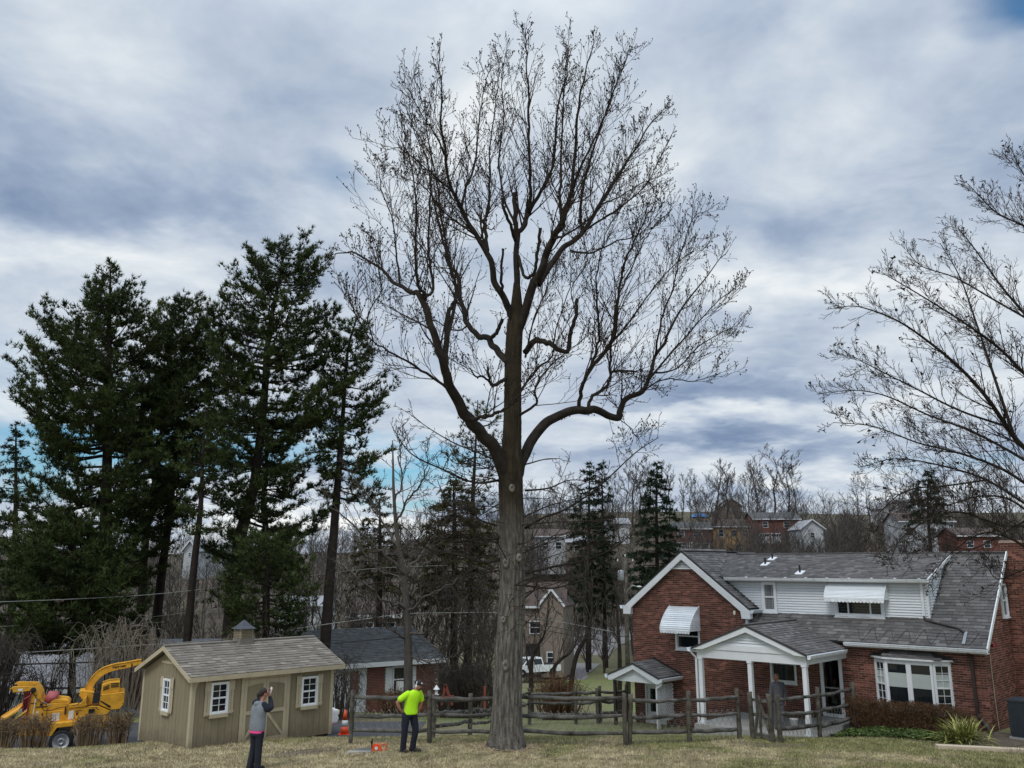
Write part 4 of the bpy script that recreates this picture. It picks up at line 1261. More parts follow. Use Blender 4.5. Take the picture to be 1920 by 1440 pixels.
# cupola
cx_, cy_, cz_ = 2.22, SD_ / 2, SR
cu = MB(); cu.prism([(cx_ - .25, cy_ - .25, cz_ - .14), (cx_ + .25, cy_ - .25, cz_ - .14), (cx_ + .25, cy_ + .25, cz_ - .14), (cx_ - .25, cy_ + .25, cz_ - .14)], (0, 0, .001))
cu.hexa([(cx_ - .26, cy_ - .26, cz_ - .16), (cx_ + .26, cy_ - .26, cz_ - .16), (cx_ + .26, cy_ + .26, cz_ - .16), (cx_ - .26, cy_ + .26, cz_ - .16),
         (cx_ - .215, cy_ - .215, cz_ + .12), (cx_ + .215, cy_ - .215, cz_ + .12), (cx_ + .215, cy_ + .215, cz_ + .12), (cx_ - .215, cy_ + .215, cz_ + .12)])
cup = cu.build('cupola', 'shedshingle', shed)
b = MB(); b.box(cx_ - .17, cx_ + .17, cy_ - .17, cy_ + .17, cz_ + .121, cz_ + .38)
for sx_ in (-1, 1):
    for sy_ in (-1, 1): b.box(cx_ + sx_ * .185 - .022, cx_ + sx_ * .185 + .022, cy_ + sy_ * .185 - .022, cy_ + sy_ * .185 + .022, cz_ + .121, cz_ + .385)
b.build('cupola_frame', 'shedwall', cup)
for i in range(6):
    z = cz_ + .135 + i * .042
    b = MB(); b.hexa([(cx_ - .16, cy_ - .205, z), (cx_ + .16, cy_ - .205, z), (cx_ + .16, cy_ - .172, z + .03), (cx_ - .16, cy_ - .172, z + .03), (cx_ - .16, cy_ - .205, z + .010), (cx_ + .16, cy_ - .205, z + .010), (cx_ + .16, cy_ - .172, z + .04), (cx_ - .16, cy_ - .172, z + .04)])
    b.build('louvre', 'shedwall', cup)
    b = MB(); b.hexa([(cx_ - .205, cy_ + .16, z), (cx_ - .205, cy_ - .16, z), (cx_ - .172, cy_ - .16, z + .03), (cx_ - .172, cy_ + .16, z + .03), (cx_ - .205, cy_ + .16, z + .010), (cx_ - .205, cy_ - .16, z + .010), (cx_ - .172, cy_ - .16, z + .04), (cx_ - .172, cy_ + .16, z + .04)])
    b.build('louvre', 'shedwall', cup)
b = MB(); zt = cz_ + .386
pr_ = [(.30, zt), (.28, zt + .02), (.19, zt + .08), (.10, zt + .17), (.03, zt + .235), (.0, zt + .25)]
b.lathe([(r_ * 1.25, z) for r_, z in pr_], 4, Matrix.Translation((cx_, cy_, 0)) @ Matrix.Rotation(PI / 4, 4, 'Z'))
b.build('cupola_roof', 'cupolaroof', cup)

# ------------------------------------------------------------------ split rail fence with wire
rg = np.random.default_rng(31)


def fence_post(mb, x, y, h_, w_=.13, tilt=(0, 0)):
    z = gz(x, y) - .25; n = 9; k = 8
    pts = [(x + tilt[0] * i / n, y + tilt[1] * i / n, z + (h_ + .25) * i / n) for i in range(n + 1)]
    v, q = tube_np(np.array(pts), np.array([w_ / 2 * (1 + rg.uniform(-.09, .09)) for _ in pts]) * 1.12, k)
    v += rg.normal(0, .006, v.shape)
    mb.add(v, quads=q, ngons=[list(range(k))[::-1], list(range(n * k, n * k + k))])


def fence_rail(mb, a, b, th=.105):
    a = np.array(a); b = np.array(b); n = 7
    P = a + (b - a) * np.linspace(0, 1, n)[:, None]
    P[:, 2] += rg.normal(0, .012, n) - .02 * np.sin(np.linspace(0, PI, n)); P[:, 1] += rg.normal(0, .008, n)
    r_ = th / 2 * np.array([.8, .97, 1.02, 1, 1.0, .97, .78]) * (1 + rg.uniform(-.06, .06, n))
    v, q = tube_np(P, r_, 7, (.85, 1.1)); v += rg.normal(0, .005, v.shape)
    mb.add(v, quads=q, ngons=[list(range(7))[::-1], list(range((n - 1) * 7, n * 7))])


def wire_panel(mb, a, b, z0, z1, cell=.10):
    """Diamond wire netting between two points (2D), zigzag wires."""
    a = np.array(a); b = np.array(b); L_ = np.linalg.norm(b - a); n = int(L_ / cell); d_ = (b - a) / L_
    nz = int((z1 - z0) / (cell * 1.25))
    paths = []
    for i in range(n):
        pts = []
        for k in range(nz + 1):
            s = (i + .5 + (.5 if (k + i) % 2 else -.5)) * cell
            p = a + d_ * s
            pts.append((p[0], p[1] - .0, gz(p[0], p[1]) + z0 + (z1 - z0) * k / nz))
        paths.append((pts, [.0058] * (nz + 1)))
    tubes_batch(mb, paths, 3)


def fence_run(name, label, pts, h_=1.32, rails=(.30, .66, 1.12), wire=(.03, .80), group=None, skip=(), off=-.02, tilt=None):
    """pts: ground points of the posts. One post at every point, rails between them, netting on the house side."""
    f = thing(name, label, 'fence', (0, 0, 0), 0, group)
    for i, p in enumerate(pts):
        mb = MB(); hh = p[2] if len(p) > 2 else h_ * rg.uniform(.97, 1.03)
        fence_post(mb, p[0], p[1], hh, .118 * rg.uniform(.9, 1.1), (rg.normal(0, .02), rg.normal(0, .02))); mb.build('post', 'fence', f, True)
    for i, (p, q) in enumerate(zip(pts, pts[1:])):
        p, q = p[:2], q[:2]
        if i in skip: continue
        for rh in rails:
            mb = MB(); za, zb = gz(*p[:2]) + rh + rg.normal(0, .02), gz(*q[:2]) + rh + rg.normal(0, .02)
            e = .05
            fence_rail(mb, (p[0], p[1] + rg.normal(0, .02), za), (q[0], q[1] + rg.normal(0, .02), zb), .10 * rg.uniform(.88, 1.12)); mb.build('rail', 'rail', f, True)
    if wire:
        mb = MB()
        for i, (p, q) in enumerate(zip([p_[:2] for p_ in pts], [p_[:2] for p_ in pts[1:]])):
            if i not in skip: wire_panel(mb, (p[0], p[1] + .085), (q[0], q[1] + .085), *wire)
        mb.build('wire_netting', 'wire', f, kind='stuff')
    return f


def gp(px, py, z=0):
    p = atZ(px, py, z); return (p.x, p.y)


front = [gp(657, 1397), gp(805, 1397.5), gp(952, 1393), gp(1172, 1404)]
fence_run('split_rail_fence', 'long weathered split rail fence with wire netting running behind the big bare tree', front, 1.34, (.33, .72, 1.18), (.03, .86))
fence_run('split_rail_fence', 'weathered split rail fence in front of the white porch posts, angling back to the gate', [gp(1180, 1402.5), gp(1292, 1395), gp(1388, 1385)], 1.32, (.30, .70, 1.12), (.03, .80))
# short run right of the gate, up to the brick wall
fence_run('split_rail_fence', 'short split rail fence between the garden gate and the brick wall beside the door', [(*gp(1464, 1393), 1.24), gp(1537, 1376), gp(1603, 1358)], 1.42, (.36, .74, 1.16), (.03, .74))
# far side of the dog run, behind the tree
bk = [atY(812, 1385, 28.3), atY(881, 1376, 30.5), atY(938, 1362, 33), atY(993, 1350, 35.2), atY(1080, 1348, 35.4), atY(1121, 1346, 35.6)]
fence_run('split_rail_fence', 'grey split rail fence at the back of the enclosure, seen behind the big trunk', [(p.x, p.y) for p in bk], 1.22, (.35, .72, 1.08), None)
bk2 = [atY(1126, 1346, 35.7), atY(1175, 1345, 36.3)]
fence_run('split_rail_fence', 'short piece of back fence beside the small side porch', [(p.x, p.y) for p in bk2], 1.3, (.35, .72, 1.05), None)

# gate
g0, g1 = gp(1412, 1383), gp(1449, 1392)
gate = thing('garden_gate', 'narrow weathered wooden gate with a slanted brace left of the twin posts', 'gate', (0, 0, 0))
for nm, (x, y), hh in (('post', g0, 1.26), ('post', g1, 1.25)):
    mb = MB(); fence_post(mb, x, y, hh, .14, (-.03, 0)); mb.build(nm, 'fence', gate, True)
a = Vector((*g0, gz(*g0))); b = Vector((*g1, gz(*g1)))
for z in (.14, .66, 1.05):
    mb = MB(); mb.bar(a + Vector((.05, 0, z)), b + Vector((-.05, 0, z)), .035, .085); mb.build('rail', 'rail', gate)
for t0, z0, t1, z1 in ((.12, .06, .38, 1.16), (.36, 1.2, .92, .10), (.42, .05, .42, .95)):
    mb = MB(); p, q = a.lerp(b, t0), a.lerp(b, t1); mb.bar(p + Vector((0, -.03, z0)), q + Vector((0, -.03, z1)), .03, .07, (1, 0, 0)); mb.build('brace', 'fence', gate)
mb = MB(); wire_panel(mb, (a.x, a.y + .03), (b.x, b.y + .03), .05, .75); mb.build('wire_netting', 'wire', gate, kind='stuff')
wall_path = gp(1415, 1396)
# worn path at the gate
pp = [gp(1370, 1388), gp(1440, 1394), gp(1520, 1397), gp(1500, 1402), gp(1420, 1401), gp(1365, 1393)]
MB().add([(x, y, gz(x, y) + .012) for x, y in pp], ngons=[list(range(len(pp)))[::-1]]).build('path', 'dirt', None, kind='structure')

# ------------------------------------------------------------------ wood chipper on the drive
K = .00237


def cz(x, y): return ((x - 830) * K * .93, (1185 - y) * K)


pc = atY(115.3, 1384.6, 30.6)
chip = thing('wood_chipper', 'yellow towable wood chipper with a curved discharge chute behind the clipped shrubs', 'chipper', (pc.x, pc.y, gz(pc.x, pc.y) + .36))
chip.rotation_euler = (0, R(-.6), R(22))


def plate(name, pts, y0, y1, mat, parent=None, bev=True):
    b = MB(); P = [cz(*p) for p in pts]
    ar = sum(P[i][0] * P[(i + 1) % len(P)][1] - P[(i + 1) % len(P)][0] * P[i][1] for i in range(len(P)))
    if ar > 0: P = P[::-1]
    b.prism([(x, y0, z) for x, z in P][::-1], (0, y1 - y0, 0))
    o = b.build(name, mat, parent or chip)
    if bev:
        m = o.modifiers.new('edge', 'BEVEL'); m.width = .012; m.segments = 2; m.limit_method = 'ANGLE'
    return o


body = plate('body', [(590, 812), (872, 806), (878, 792), (1278, 782), (1440, 856), (1400, 905), (1180, 905), (1000, 958), (590, 962)], .05, 1.25, 'yellow')
plate('feed_housing', [(592, 730), (640, 716), (884, 720), (884, 805), (592, 811)], .12, 1.18, 'yellow')
plate('feed_lid', [(640, 700), (700, 668), (850, 690), (880, 716), (640, 714)], .16, 1.14, 'yellow')
plate('side_panel', [(880, 742), (1010, 735), (1120, 742), (1120, 778), (880, 786)], .02, .11, 'yellow')
fen = plate('fender', [(680, 950), (1022, 940), (1030, 966), (985, 1000), (765, 1006), (706, 1100), (600, 1112), (640, 1000)], -.26, .06, 'yellow')
plate('fender', [(680, 950), (1022, 940), (1030, 966), (985, 1000), (765, 1006), (706, 1100), (600, 1112), (640, 1000)], 1.24, 1.56, 'yellow')
plate('frame_rail', [(300, 965), (680, 965), (680, 1010), (300, 1010)], .10, .18, 'yellow')
plate('frame_rail', [(980, 965), (1500, 955), (1640, 985), (1640, 1020), (980, 1030)], .20, .30, 'yellow')
plate('skirt', [(1000, 960), (1390, 905), (1450, 940), (1450, 1050), (1030, 1085)], .06, .12, 'yellow')
plate('skirt', [(230, 1000), (600, 1000), (600, 1100), (250, 1100)], .02, .10, 'yellow')
# infeed hopper
hop = plate('hopper', [(352, 490), (425, 486), (470, 536), (508, 600), (520, 660), (600, 760), (600, 950), (210, 950), (352, 790), (385, 640), (380, 560)], .0, .035, 'yellow')
plate('hopper', [(352, 490), (425, 486), (470, 536), (508, 600), (520, 660), (600, 760), (600, 950), (210, 950), (352, 790), (385, 640), (380, 560)], 1.265, 1.30, 'yellow')
plate('hopper_back', [(425, 486), (470, 536), (508, 600), (520, 660), (600, 760), (585, 772), (505, 680), (490, 610), (455, 545), (420, 500)], .036, 1.264, 'yellow')
plate('control_bar', [(100, 500), (150, 468), (425, 484), (425, 530), (270, 545), (150, 545), (135, 500), (110, 512)], -.03, .03, 'yellow')
plate('control_bar', [(100, 500), (150, 468), (425, 484), (425, 530), (270, 545), (150, 545), (135, 500), (110, 512)], 1.27, 1.33, 'yellow')
plate('decal', [(205, 503), (270, 500), (270, 530), (215, 532)], -.034, -.0305, 'decal', bev=False)
b = MB(); x0, z0 = cz(-30, 925); x1, z1 = cz(250, 735); x2, z2 = cz(250, 760)
b.hexa([(x0, 0, z0 - .05), (x1, 0, z2 - .05), (x1, 1.3, z2 - .05), (x0, 1.3, z0 - .05), (x0, 0, z0), (x1, 0, z2), (x1, 1.3, z2), (x0, 1.3, z0)])
b.build('infeed_table', 'yellow', chip)
plate('table_side', [(-30, 905), (245, 735), (262, 760), (262, 800), (-20, 950)], 1.26, 1.30, 'yellow')
b = MB(); p0, p1 = cz(150, 920), cz(355, 780); b.tube([(p0[0], -.02, p0[1]), (p1[0], -.02, p1[1])], .022, 8); b.build('table_rod', 'yellow', chip)
# red curtain rods in the mouth
for i in range(7):
    p0, p1 = cz(262 + i * 4, 548), cz(285 + i * 5, 800)
    MB().box(p1[0] - .01, p1[0] + .03, .12 + i * .16, .22 + i * .16, p1[1], p0[1]).build('feed_curtain', 'red' if i % 2 == 0 else 'rubber', chip)
b = MB()
for (xa, ya), (xb, yb) in (((372, 600), (352, 900)), ((352, 900), (290, 850)), ((372, 600), (392, 560)), ((372, 600), (300, 640))):
    p, q = cz(xa, ya), cz(xb, yb); b.tube([(p[0], -.03, p[1]), (q[0], -.03, q[1])], .025, 6)
b.build('safety_bar', 'red', chip, kind='stuff')
b = MB(); p, q = cz(448, 640), cz(430, 885); b.tube([(p[0], -.05, p[1]), (q[0], -.05, q[1])], .012, 6); b.build('prop_rod', 'decal', chip)
b = MB(); p, q = cz(440, 640), cz(660, 738); b.tube([(p[0], -.03, p[1]), (q[0], -.03, q[1])], .010, 6); b.build('strut', 'greymetal', chip)
b = MB(); p = cz(405, 528); b.lathe([(.07, 0), (.085, .02), (.05, .05)], 10, Matrix.Translation((p[0], -.03, p[1])) @ Matrix.Rotation(PI / 2, 4, 'X')); b.build('knob', 'rubber', chip)
for (x0_, y0_, x1_, y1_) in ((510, 705, 545, 730), (560, 740, 600, 752), (390, 690, 460, 700), (545, 825, 560, 865), (835, 765, 855, 860), (1150, 815, 1228, 868), (455, 740, 570, 752)):
    plate('latch', [(x0_, y0_), (x1_, y0_), (x1_, y1_), (x0_, y1_)], -.012, .06, 'black', bev=False)
# folded faded cover on the infeed
b = MB(); p = cz(640, 650)
v = []
for i in range(9):
    for j in range(9):
        s_, t_ = i / 8, j / 8
        v.append((p[0] + (s_ - .5) * .36 + .03 * math.sin(t_ * 5), .2 + t_ * .75, p[1] + .13 * math.sin(s_ * PI) * (1 - .3 * t_) + .03 * math.sin(s_ * 9 + t_ * 7) + (.5 - s_) * -.06))
q = [(i * 9 + j, i * 9 + j + 1, (i + 1) * 9 + j + 1, (i + 1) * 9 + j) for i in range(8) for j in range(8)]
b.add(v, quads=q)
b.prism([(p[0] - .18, .19, p[1] - .14), (p[0] + .10, .19, p[1] - .15), (p[0] + .20, .19, p[1] + .06), (p[0] + .12, .19, p[1] + .12), (p[0] - .10, .19, p[1] + .14), (p[0] - .17, .19, p[1] + .04)][::-1], (0, .7, 0))
tag(b.build('folded_cover', 'pink', None, True), 'faded red cover bundled on top of the yellow chipper', 'cover').matrix_world = chip.matrix_basis.copy()
# drum housing, chute
plate('drum_housing', [(1000, 590), (1070, 585), (1140, 602), (1200, 606), (1190, 775), (1100, 778), (1090, 700), (1030, 690), (1000, 640)], .25, 1.05, 'yellow')
plate('grille', [(1195, 615), (1285, 612), (1278, 745), (1188, 745)], .04, .30, 'blackmetal', bev=False)
plate('exhaust_stack', [(1240, 510), (1290, 508), (1292, 600), (1232, 606)], .35, .6, 'blackmetal')
plate('belt_guard', [(1060, 700), (1110, 640), (1110, 740), (1030, 750)], .02, .26, 'yellow')
ctr = smooth_path([(1118, 604), (1126, 560), (1152, 500), (1205, 428), (1280, 368), (1370, 331), (1480, 306), (1600, 292), (1700, 276), (1815, 252)], 5)
hh = np.interp(np.linspace(0, 1, len(ctr)), [0, .1, .4, .7, .9, 1], [52, 50, 46, 40, 36, 26])
T = np.gradient(ctr, axis=0); T /= np.linalg.norm(T, axis=1, keepdims=True); N = np.stack([-T[:, 1], T[:, 0]], 1)
up_, lo_ = ctr - N * hh[:, None], ctr + N * hh[:, None]
V = []
for a_, b_ in zip(up_, lo_):
    pa, pb_ = cz(*a_), cz(*b_)
    V += [(pa[0], .50, pa[1]), (pb_[0], .50, pb_[1]), (pb_[0], .82, pb_[1]), (pa[0], .82, pa[1])]
n = len(ctr)
q = [(i * 4 + j, (i + 1) * 4 + j, (i + 1) * 4 + (j + 1) % 4, i * 4 + (j + 1) % 4) for i in range(n - 1) for j in range(4)]
chute = MB().add(V, quads=q, ngons=[[0, 1, 2, 3], [(n - 1) * 4 + k for k in (3, 2, 1, 0)]]).build('discharge_chute', 'yellow', chip)
b = MB()
for i in range(0, n - 1):
    pa, pb_ = cz(*up_[i]), cz(*up_[i + 1]); b.bar((pa[0], .495, pa[1]), (pb_[0], .495, pb_[1]), .03, .014)
b.build('chute_flange', 'yellow', chute, kind='stuff')
b = MB(); p, q_ = cz(1682, 270), cz(1684, 335); b.bar((p[0], .48, p[1]), (q_[0], .48, q_[1]), .03, .03, (0, 1, 0)); b.build('deflector_hinge', 'blackmetal', chute)
b = MB(); p = cz(1378, 398); b.box(p[0] - .04, p[0] + .04, .52, .62, p[1] - .05, p[1] + .06); b.build('crank', 'blackmetal', chute)
fc = bpy.data.curves.new('lettering', 'FONT'); fc.body = 'Vermeer'; fc.size = .118; fc.extrude = .002; fc.offset = .003; fc.align_x = 'CENTER'; fc.align_y = 'CENTER'
ft = bpy.data.objects.new('lettering', fc); C.objects.link(ft)
bpy.context.view_layer.update()
lm = bpy.data.meshes.new_from_object(ft.evaluated_get(bpy.context.evaluated_depsgraph_get())); bpy.data.objects.remove(ft)
lm.materials.clear(); lm.materials.append(MT['black'])
p = cz(1510, 304)
child('lettering', lm, chute, Matrix.Translation((p[0], .494, p[1])) @ Matrix.Rotation(R(-6.5), 4, 'Y') @ Matrix.Rotation(PI / 2, 4, 'X'))
# engine cowling
cow = plate('engine_cowling', [(1286, 640), (1605, 624), (1618, 650), (1615, 780), (1562, 838), (1445, 842), (1286, 770)], .06, 1.24, 'yellow')
plate('engine_hood', [(1296, 520), (1385, 492), (1536, 488), (1545, 626), (1296, 640)], .14, 1.16, 'yellow')
for (pts) in ([(1318, 546), (1398, 520), (1398, 530), (1318, 556)], [(1318, 566), (1398, 540), (1398, 550), (1318, 576)], [(1318, 585), (1398, 559), (1398, 569), (1318, 595)],
              [(1418, 502), (1526, 500), (1526, 511), (1418, 513)], [(1418, 524), (1526, 522), (1526, 533), (1418, 535)], [(1418, 545), (1526, 543), (1526, 554), (1418, 556)]):
    plate('louvre_slot', pts, .128, .15, 'black', bev=False)
plate('handle_slot', [(1292, 722), (1310, 718), (1440, 792), (1436, 812), (1420, 812)], .048, .07, 'black', bev=False)
for pts in ([(680, 842), (775, 836), (775, 930), (680, 936)],):
    for r0 in range(4):
        for c0 in range(2):
            xa = 680 + c0 * 49; ya = 840 + r0 * 25
            plate('decal', [(xa, ya), (xa + 44, ya - 2), (xa + 44, ya + 19), (xa, ya + 21)], .042, .052, 'decal', bev=False)
plate('decal', [(890, 824), (958, 820), (956, 926), (886, 930)], .042, .052, 'decal', bev=False)
plate('decal', [(470, 800), (502, 798), (502, 824), (470, 826)], -.006, .002, 'decal', bev=False)
plate('emblem', [(980, 846), (994, 845), (1001, 862), (1008, 845), (1022, 844), (1008, 884), (994, 885)], .042, .052, 'black', bev=False)
plate('emblem', [(965, 826), (1050, 822), (1050, 827), (965, 831)], .042, .052, 'black', bev=False)
b = MB()
for (pa, pb_) in (((1600, 850), (1900, 960)), ((1640, 1000), (1900, 965))):
    p, q_ = cz(*pa), cz(*pb_); b.bar((p[0], .6, p[1]), (q_[0], .65, q_[1]), .06, .06)
b.build('tow_bar', 'greymetal', chip, kind='stuff')
plate('tail_lamp', [(240, 1062), (262, 1060), (262, 1088), (240, 1090)], -.02, .03, 'decal', bev=False)

WX = Matrix.Rotation(PI / 2, 4, 'X')
for pts in ([(520, 700), (560, 780), (640, 800), (760, 770), (880, 760)], [(1020, 640), (1040, 690), (1000, 740), (930, 752)], [(400, 560), (470, 640), (540, 690), (600, 720)], [(1100, 760), (1160, 790), (1240, 800), (1290, 830)]):
    mb_ = MB(); mb_.tube(smooth_path([(cz(*p)[0], -.03 - .03 * (i % 2), cz(*p)[1]) for i, p in enumerate(pts)], 5), .011, 6); mb_.build('hydraulic_hose', 'rubber', chip, True)
mb_ = MB()
for p in ((605, 745), (870, 745), (605, 795), (870, 795), (600, 850), (600, 940), (1000, 830), (1250, 800), (1010, 610), (1180, 620), (1180, 760), (1300, 650), (1590, 640), (1600, 770), (400, 900), (570, 900), (450, 600), (500, 640)):
    q_ = cz(*p); mb_.lathe([(.0, .012), (.016, .012), (.018, 0)], 6, Matrix.Translation((q_[0], .03 if p[0] > 590 else -.004, q_[1])) @ WX)
mb_.build('bolt_heads', 'blackmetal', chip, kind='stuff')
for yy in (-.02, 1.56):
    wm = Matrix.Translation((0, yy, 0)) @ WX
    b = MB(); b.lathe([(.235, 0), (.30, .0), (.34, .03), (.352, .07), (.352, .17), (.34, .21), (.30, .235), (.24, .235)], 32, wm, cap=False); wh = b.build('wheel', 'rubber', chip, True)
    b = MB(); b.lathe([(.0, .16), (.06, .16), (.065, .20), (.09, .20), (.10, .13), (.16, .15), (.19, .20), (.215, .21), (.236, .236), (.246, .23), (.246, .02)], 32, wm); b.build('rim', 'rim', wh, True)
    b = MB()
    for k in range(6):
        a_ = k * PI / 3; b.lathe([(.0, .19), (.011, .19), (.011, .16)], 6, wm @ Matrix.Translation((.075 * math.cos(a_), .075 * math.sin(a_), .02)))
    b.build('wheel_nuts', 'blackmetal', wh, kind='stuff')
# ------------------------------------------------------------------ people
def ball(mb, c, r, k=14, m=9, M=None):
    th = np.linspace(0, PI, m)
    prof = [(math.sin(t), -math.cos(t)) for t in th]
    Mx = Matrix.Translation(c) @ (M or Matrix.Identity(4)) @ Matrix.Diagonal((*r, 1))
    return mb.lathe([(max(a, 1e-3), b) for a, b in prof], k, Mx)


def limb_(mb, pts, rad, n=4, k=12):
    P = smooth_path(pts, n); r_ = np.interp(np.linspace(0, len(pts) - 1, len(P)), range(len(pts)), rad)
    mb.tube(P, r_, k)
    ball(mb, P[0], (r_[0],) * 3); ball(mb, P[-1], (r_[-1],) * 3)


def loft(mb, rings, k=20, n=4):
    """rings: (x, y, z, half width, half depth, yaw)."""
    Q = smooth_path(rings, n); V = []
    a = np.arange(k) * 2 * PI / k
    for x, y, z, rx, ry, yaw in Q:
        ca, sa = np.cos(a), np.sin(a)
        ca = np.sign(ca) * np.abs(ca) ** .85; sa = np.sign(sa) * np.abs(sa) ** .85
        X = rx * ca; Y = ry * sa
        V.append(np.stack([x + X * math.cos(yaw) - Y * math.sin(yaw), y + X * math.sin(yaw) + Y * math.cos(yaw), np.full(k, z)], 1))
    m = len(Q); q = [(i * k + j, i * k + (j + 1) % k, (i + 1) * k + (j + 1) % k, (i + 1) * k + j) for i in range(m - 1) for j in range(k)]
    mb.add(np.concatenate(V), quads=q, ngons=[list(range(k))[::-1], list(range((m - 1) * k, m * k))])


def hand(mb, wrist, d, pn, s=1.0, curl=.5):
    """Palm and five separate bent fingers. d: pointing direction, pn: palm normal."""
    d = Vector(d).normalized(); pn = Vector(pn); pn = (pn - d * pn.dot(d)).normalized(); sd = d.cross(pn)
    w_ = Vector(wrist)
    for i in range(5):
        o = (i - 2) * .016 * s
        limb_(mb, [w_ + sd * o * .7, w_ + d * .09 * s + sd * o * 1.15], [.014 * s, .013 * s], 2, 8)
    for i, L_ in enumerate((.068, .078, .082, .072, .055)[:4] if False else (.070, .080, .074, .056)):
        b = w_ + d * .088 * s + sd * (i - 1.5) * .0215 * s
        p1 = b + (d * math.cos(curl * .5) + pn * math.sin(curl * .5)) * L_ * .5 * s
        p2 = p1 + (d * math.cos(curl * 1.3) + pn * math.sin(curl * 1.3)) * L_ * .32 * s
        p3 = p2 + (d * math.cos(curl * 2) + pn * math.sin(curl * 2)) * L_ * .26 * s
        limb_(mb, [b, p1, p2, p3], [.0098 * s, .0092 * s, .0085 * s, .0075 * s], 2, 8)
    b = w_ + d * .03 * s + sd * -.036 * s
    limb_(mb, [b, b + (d * .7 - sd * .55 + pn * .3).normalized() * .035 * s, b + (d * .85 - sd * .35 + pn * .5).normalized() * .066 * s], [.0125 * s, .0105 * s, .0085 * s], 2, 8)


def fuse(mb, name, mats, voxel=.011, sm=2):
    """One continuous surface round all the shapes in mb."""
    o = mb.build(name, mats)
    m = o.modifiers.new('r', 'REMESH'); m.mode = 'VOXEL'; m.voxel_size = voxel
    m = o.modifiers.new('s', 'SMOOTH'); m.factor = .5; m.iterations = sm
    dg = bpy.context.evaluated_depsgraph_get(); dg.update()
    me = bpy.data.meshes.new_from_object(o.evaluated_get(dg))
    old = o.data; o.modifiers.clear(); o.data = me; bpy.data.meshes.remove(old)
    me.materials.clear()
    for x in (mats if isinstance(mats, (list, tuple)) else [mats]): me.materials.append(MT[x])
    me.polygons.foreach_set('use_smooth', np.ones(len(me.polygons), bool))
    return o


def head_shapes(mb, c, yaw, tilt=0.0, s=1.0):
    """Head with brow, nose, chin and ears; c = middle of the skull, yaw = facing angle (0 = +x)."""
    M = Matrix.Translation(c) @ Matrix.Rotation(yaw, 4, 'Z') @ Matrix.Rotation(tilt, 4, 'Y') @ Matrix.Diagonal((s, s, s, 1))
    def P(x, y, z): return M @ Vector((x, y, z))
    R3 = M.to_3x3().to_4x4()
    ball(mb, P(-.005, 0, .02), (.098, .077, .10), M=R3)
    ball(mb, P(.028, 0, -.035), (.068, .060, .075), M=R3)
    ball(mb, P(.062, 0, -.082), (.026, .030, .022), M=R3)
    limb_(mb, [P(.086, 0, .015), P(.104, 0, -.012), P(.098, 0, -.022)], [.010 * s, .014 * s, .010 * s], 2, 8)
    for sg in (-1, 1):
        ball(mb, P(-.005, sg * .078, -.01), (.020, .010, .032), M=R3)
        ball(mb, P(.083, sg * .030, .026), (.014, .024, .009), M=R3)
    ball(mb, P(.090, 0, -.052), (.010, .024, .006), M=R3)
    return M


def eyes(M, parent):
    for sg in (-1, 1):
        b = MB(); ball(b, M @ Vector((.084, sg * .030, .010)), (.009, .012, .007), 8, 6)
        b.build('eye', 'dark', parent, True)


def person(label, loc, group=None):
    return dict(loc=Vector(loc), label=label, group=group)


def finish_person(pr, body, kids):
    body.location = pr['loc']
    tag(body, pr['label'], 'person', pr['group'])
    for k in kids: k.parent = body
    return body


# worker in the neon shirt -------------------------------------------------
fx, fy = gp(766, 1420)
P_ = person('worker in a neon yellow T-shirt, navy trousers and black cap, hand on his hip', (fx, fy, gz(fx, fy)))
b = MB()
M = head_shapes(b, (.205, -.03, 1.625), R(-18), R(16), 1.0)
limb_(b, [(.13, .0, 1.44), (.185, -.02, 1.56)], [.060, .056], 3)
loft(b, [(.0, .0, .90, .155, .115, R(25)), (.01, 0, 1.02, .150, .11, R(25)), (.04, 0, 1.18, .155, .115, R(28)), (.085, 0, 1.34, .185, .12, R(30)), (.11, 0, 1.43, .165, .10, R(30)), (.13, 0, 1.49, .075, .07, R(30))])
limb_(b, [(-.055, -.09, 1.41), (-.19, -.17, 1.33), (-.30, -.17, 1.22)], [.062, .052, .043])
limb_(b, [(-.30, -.17, 1.22), (-.27, -.15, 1.12), (-.215, -.10, 1.015)], [.044, .040, .028])
hand(b, (-.21, -.095, 1.01), (.55, .55, -.55), (.4, .6, .5), 1.0, .6)
limb_(b, [(.235, .10, 1.42), (.275, .15, 1.26), (.27, .17, 1.14)], [.060, .050, .043])
limb_(b, [(.27, .17, 1.14), (.235, .16, 1.03), (.17, .14, .97)], [.044, .038, .028])
hand(b, (.17, .14, .98), (-.8, -.2, -.3), (-.3, .8, .2), 1.0, .7)
limb_(b, [(-.08, -.04, .92), (-.10, -.05, .52), (-.135, -.03, .09)], [.092, .062, .042])
limb_(b, [(.09, .05, .92), (.155, .05, .53), (.085, .08, .10)], [.092, .062, .042])
body = fuse(b, 'person', 'skin')
b = MB()
loft(b, [(.02, 0, .915, .180, .14, R(25)), (.025, 0, .98, .182, .142, R(25)), (.035, 0, 1.12, .176, .138, R(27)), (.085, 0, 1.34, .202, .138, R(30)), (.11, 0, 1.435, .180, .118, R(30)), (.135, 0, 1.50, .082, .078, R(30))])
limb_(b, [(-.045, -.085, 1.415), (-.14, -.14, 1.36), (-.225, -.17, 1.30)], [.082, .080, .076])
limb_(b, [(.225, .09, 1.42), (.262, .13, 1.33), (.277, .15, 1.25)], [.080, .078, .074])
sh = fuse(b, 'shirt', 'neon')
b = MB()
loft(b, [(.0, .0, .86, .170, .125, R(20)), (.0, 0, .96, .165, .125, R(22)), (.01, 0, 1.03, .160, .12, R(25))])
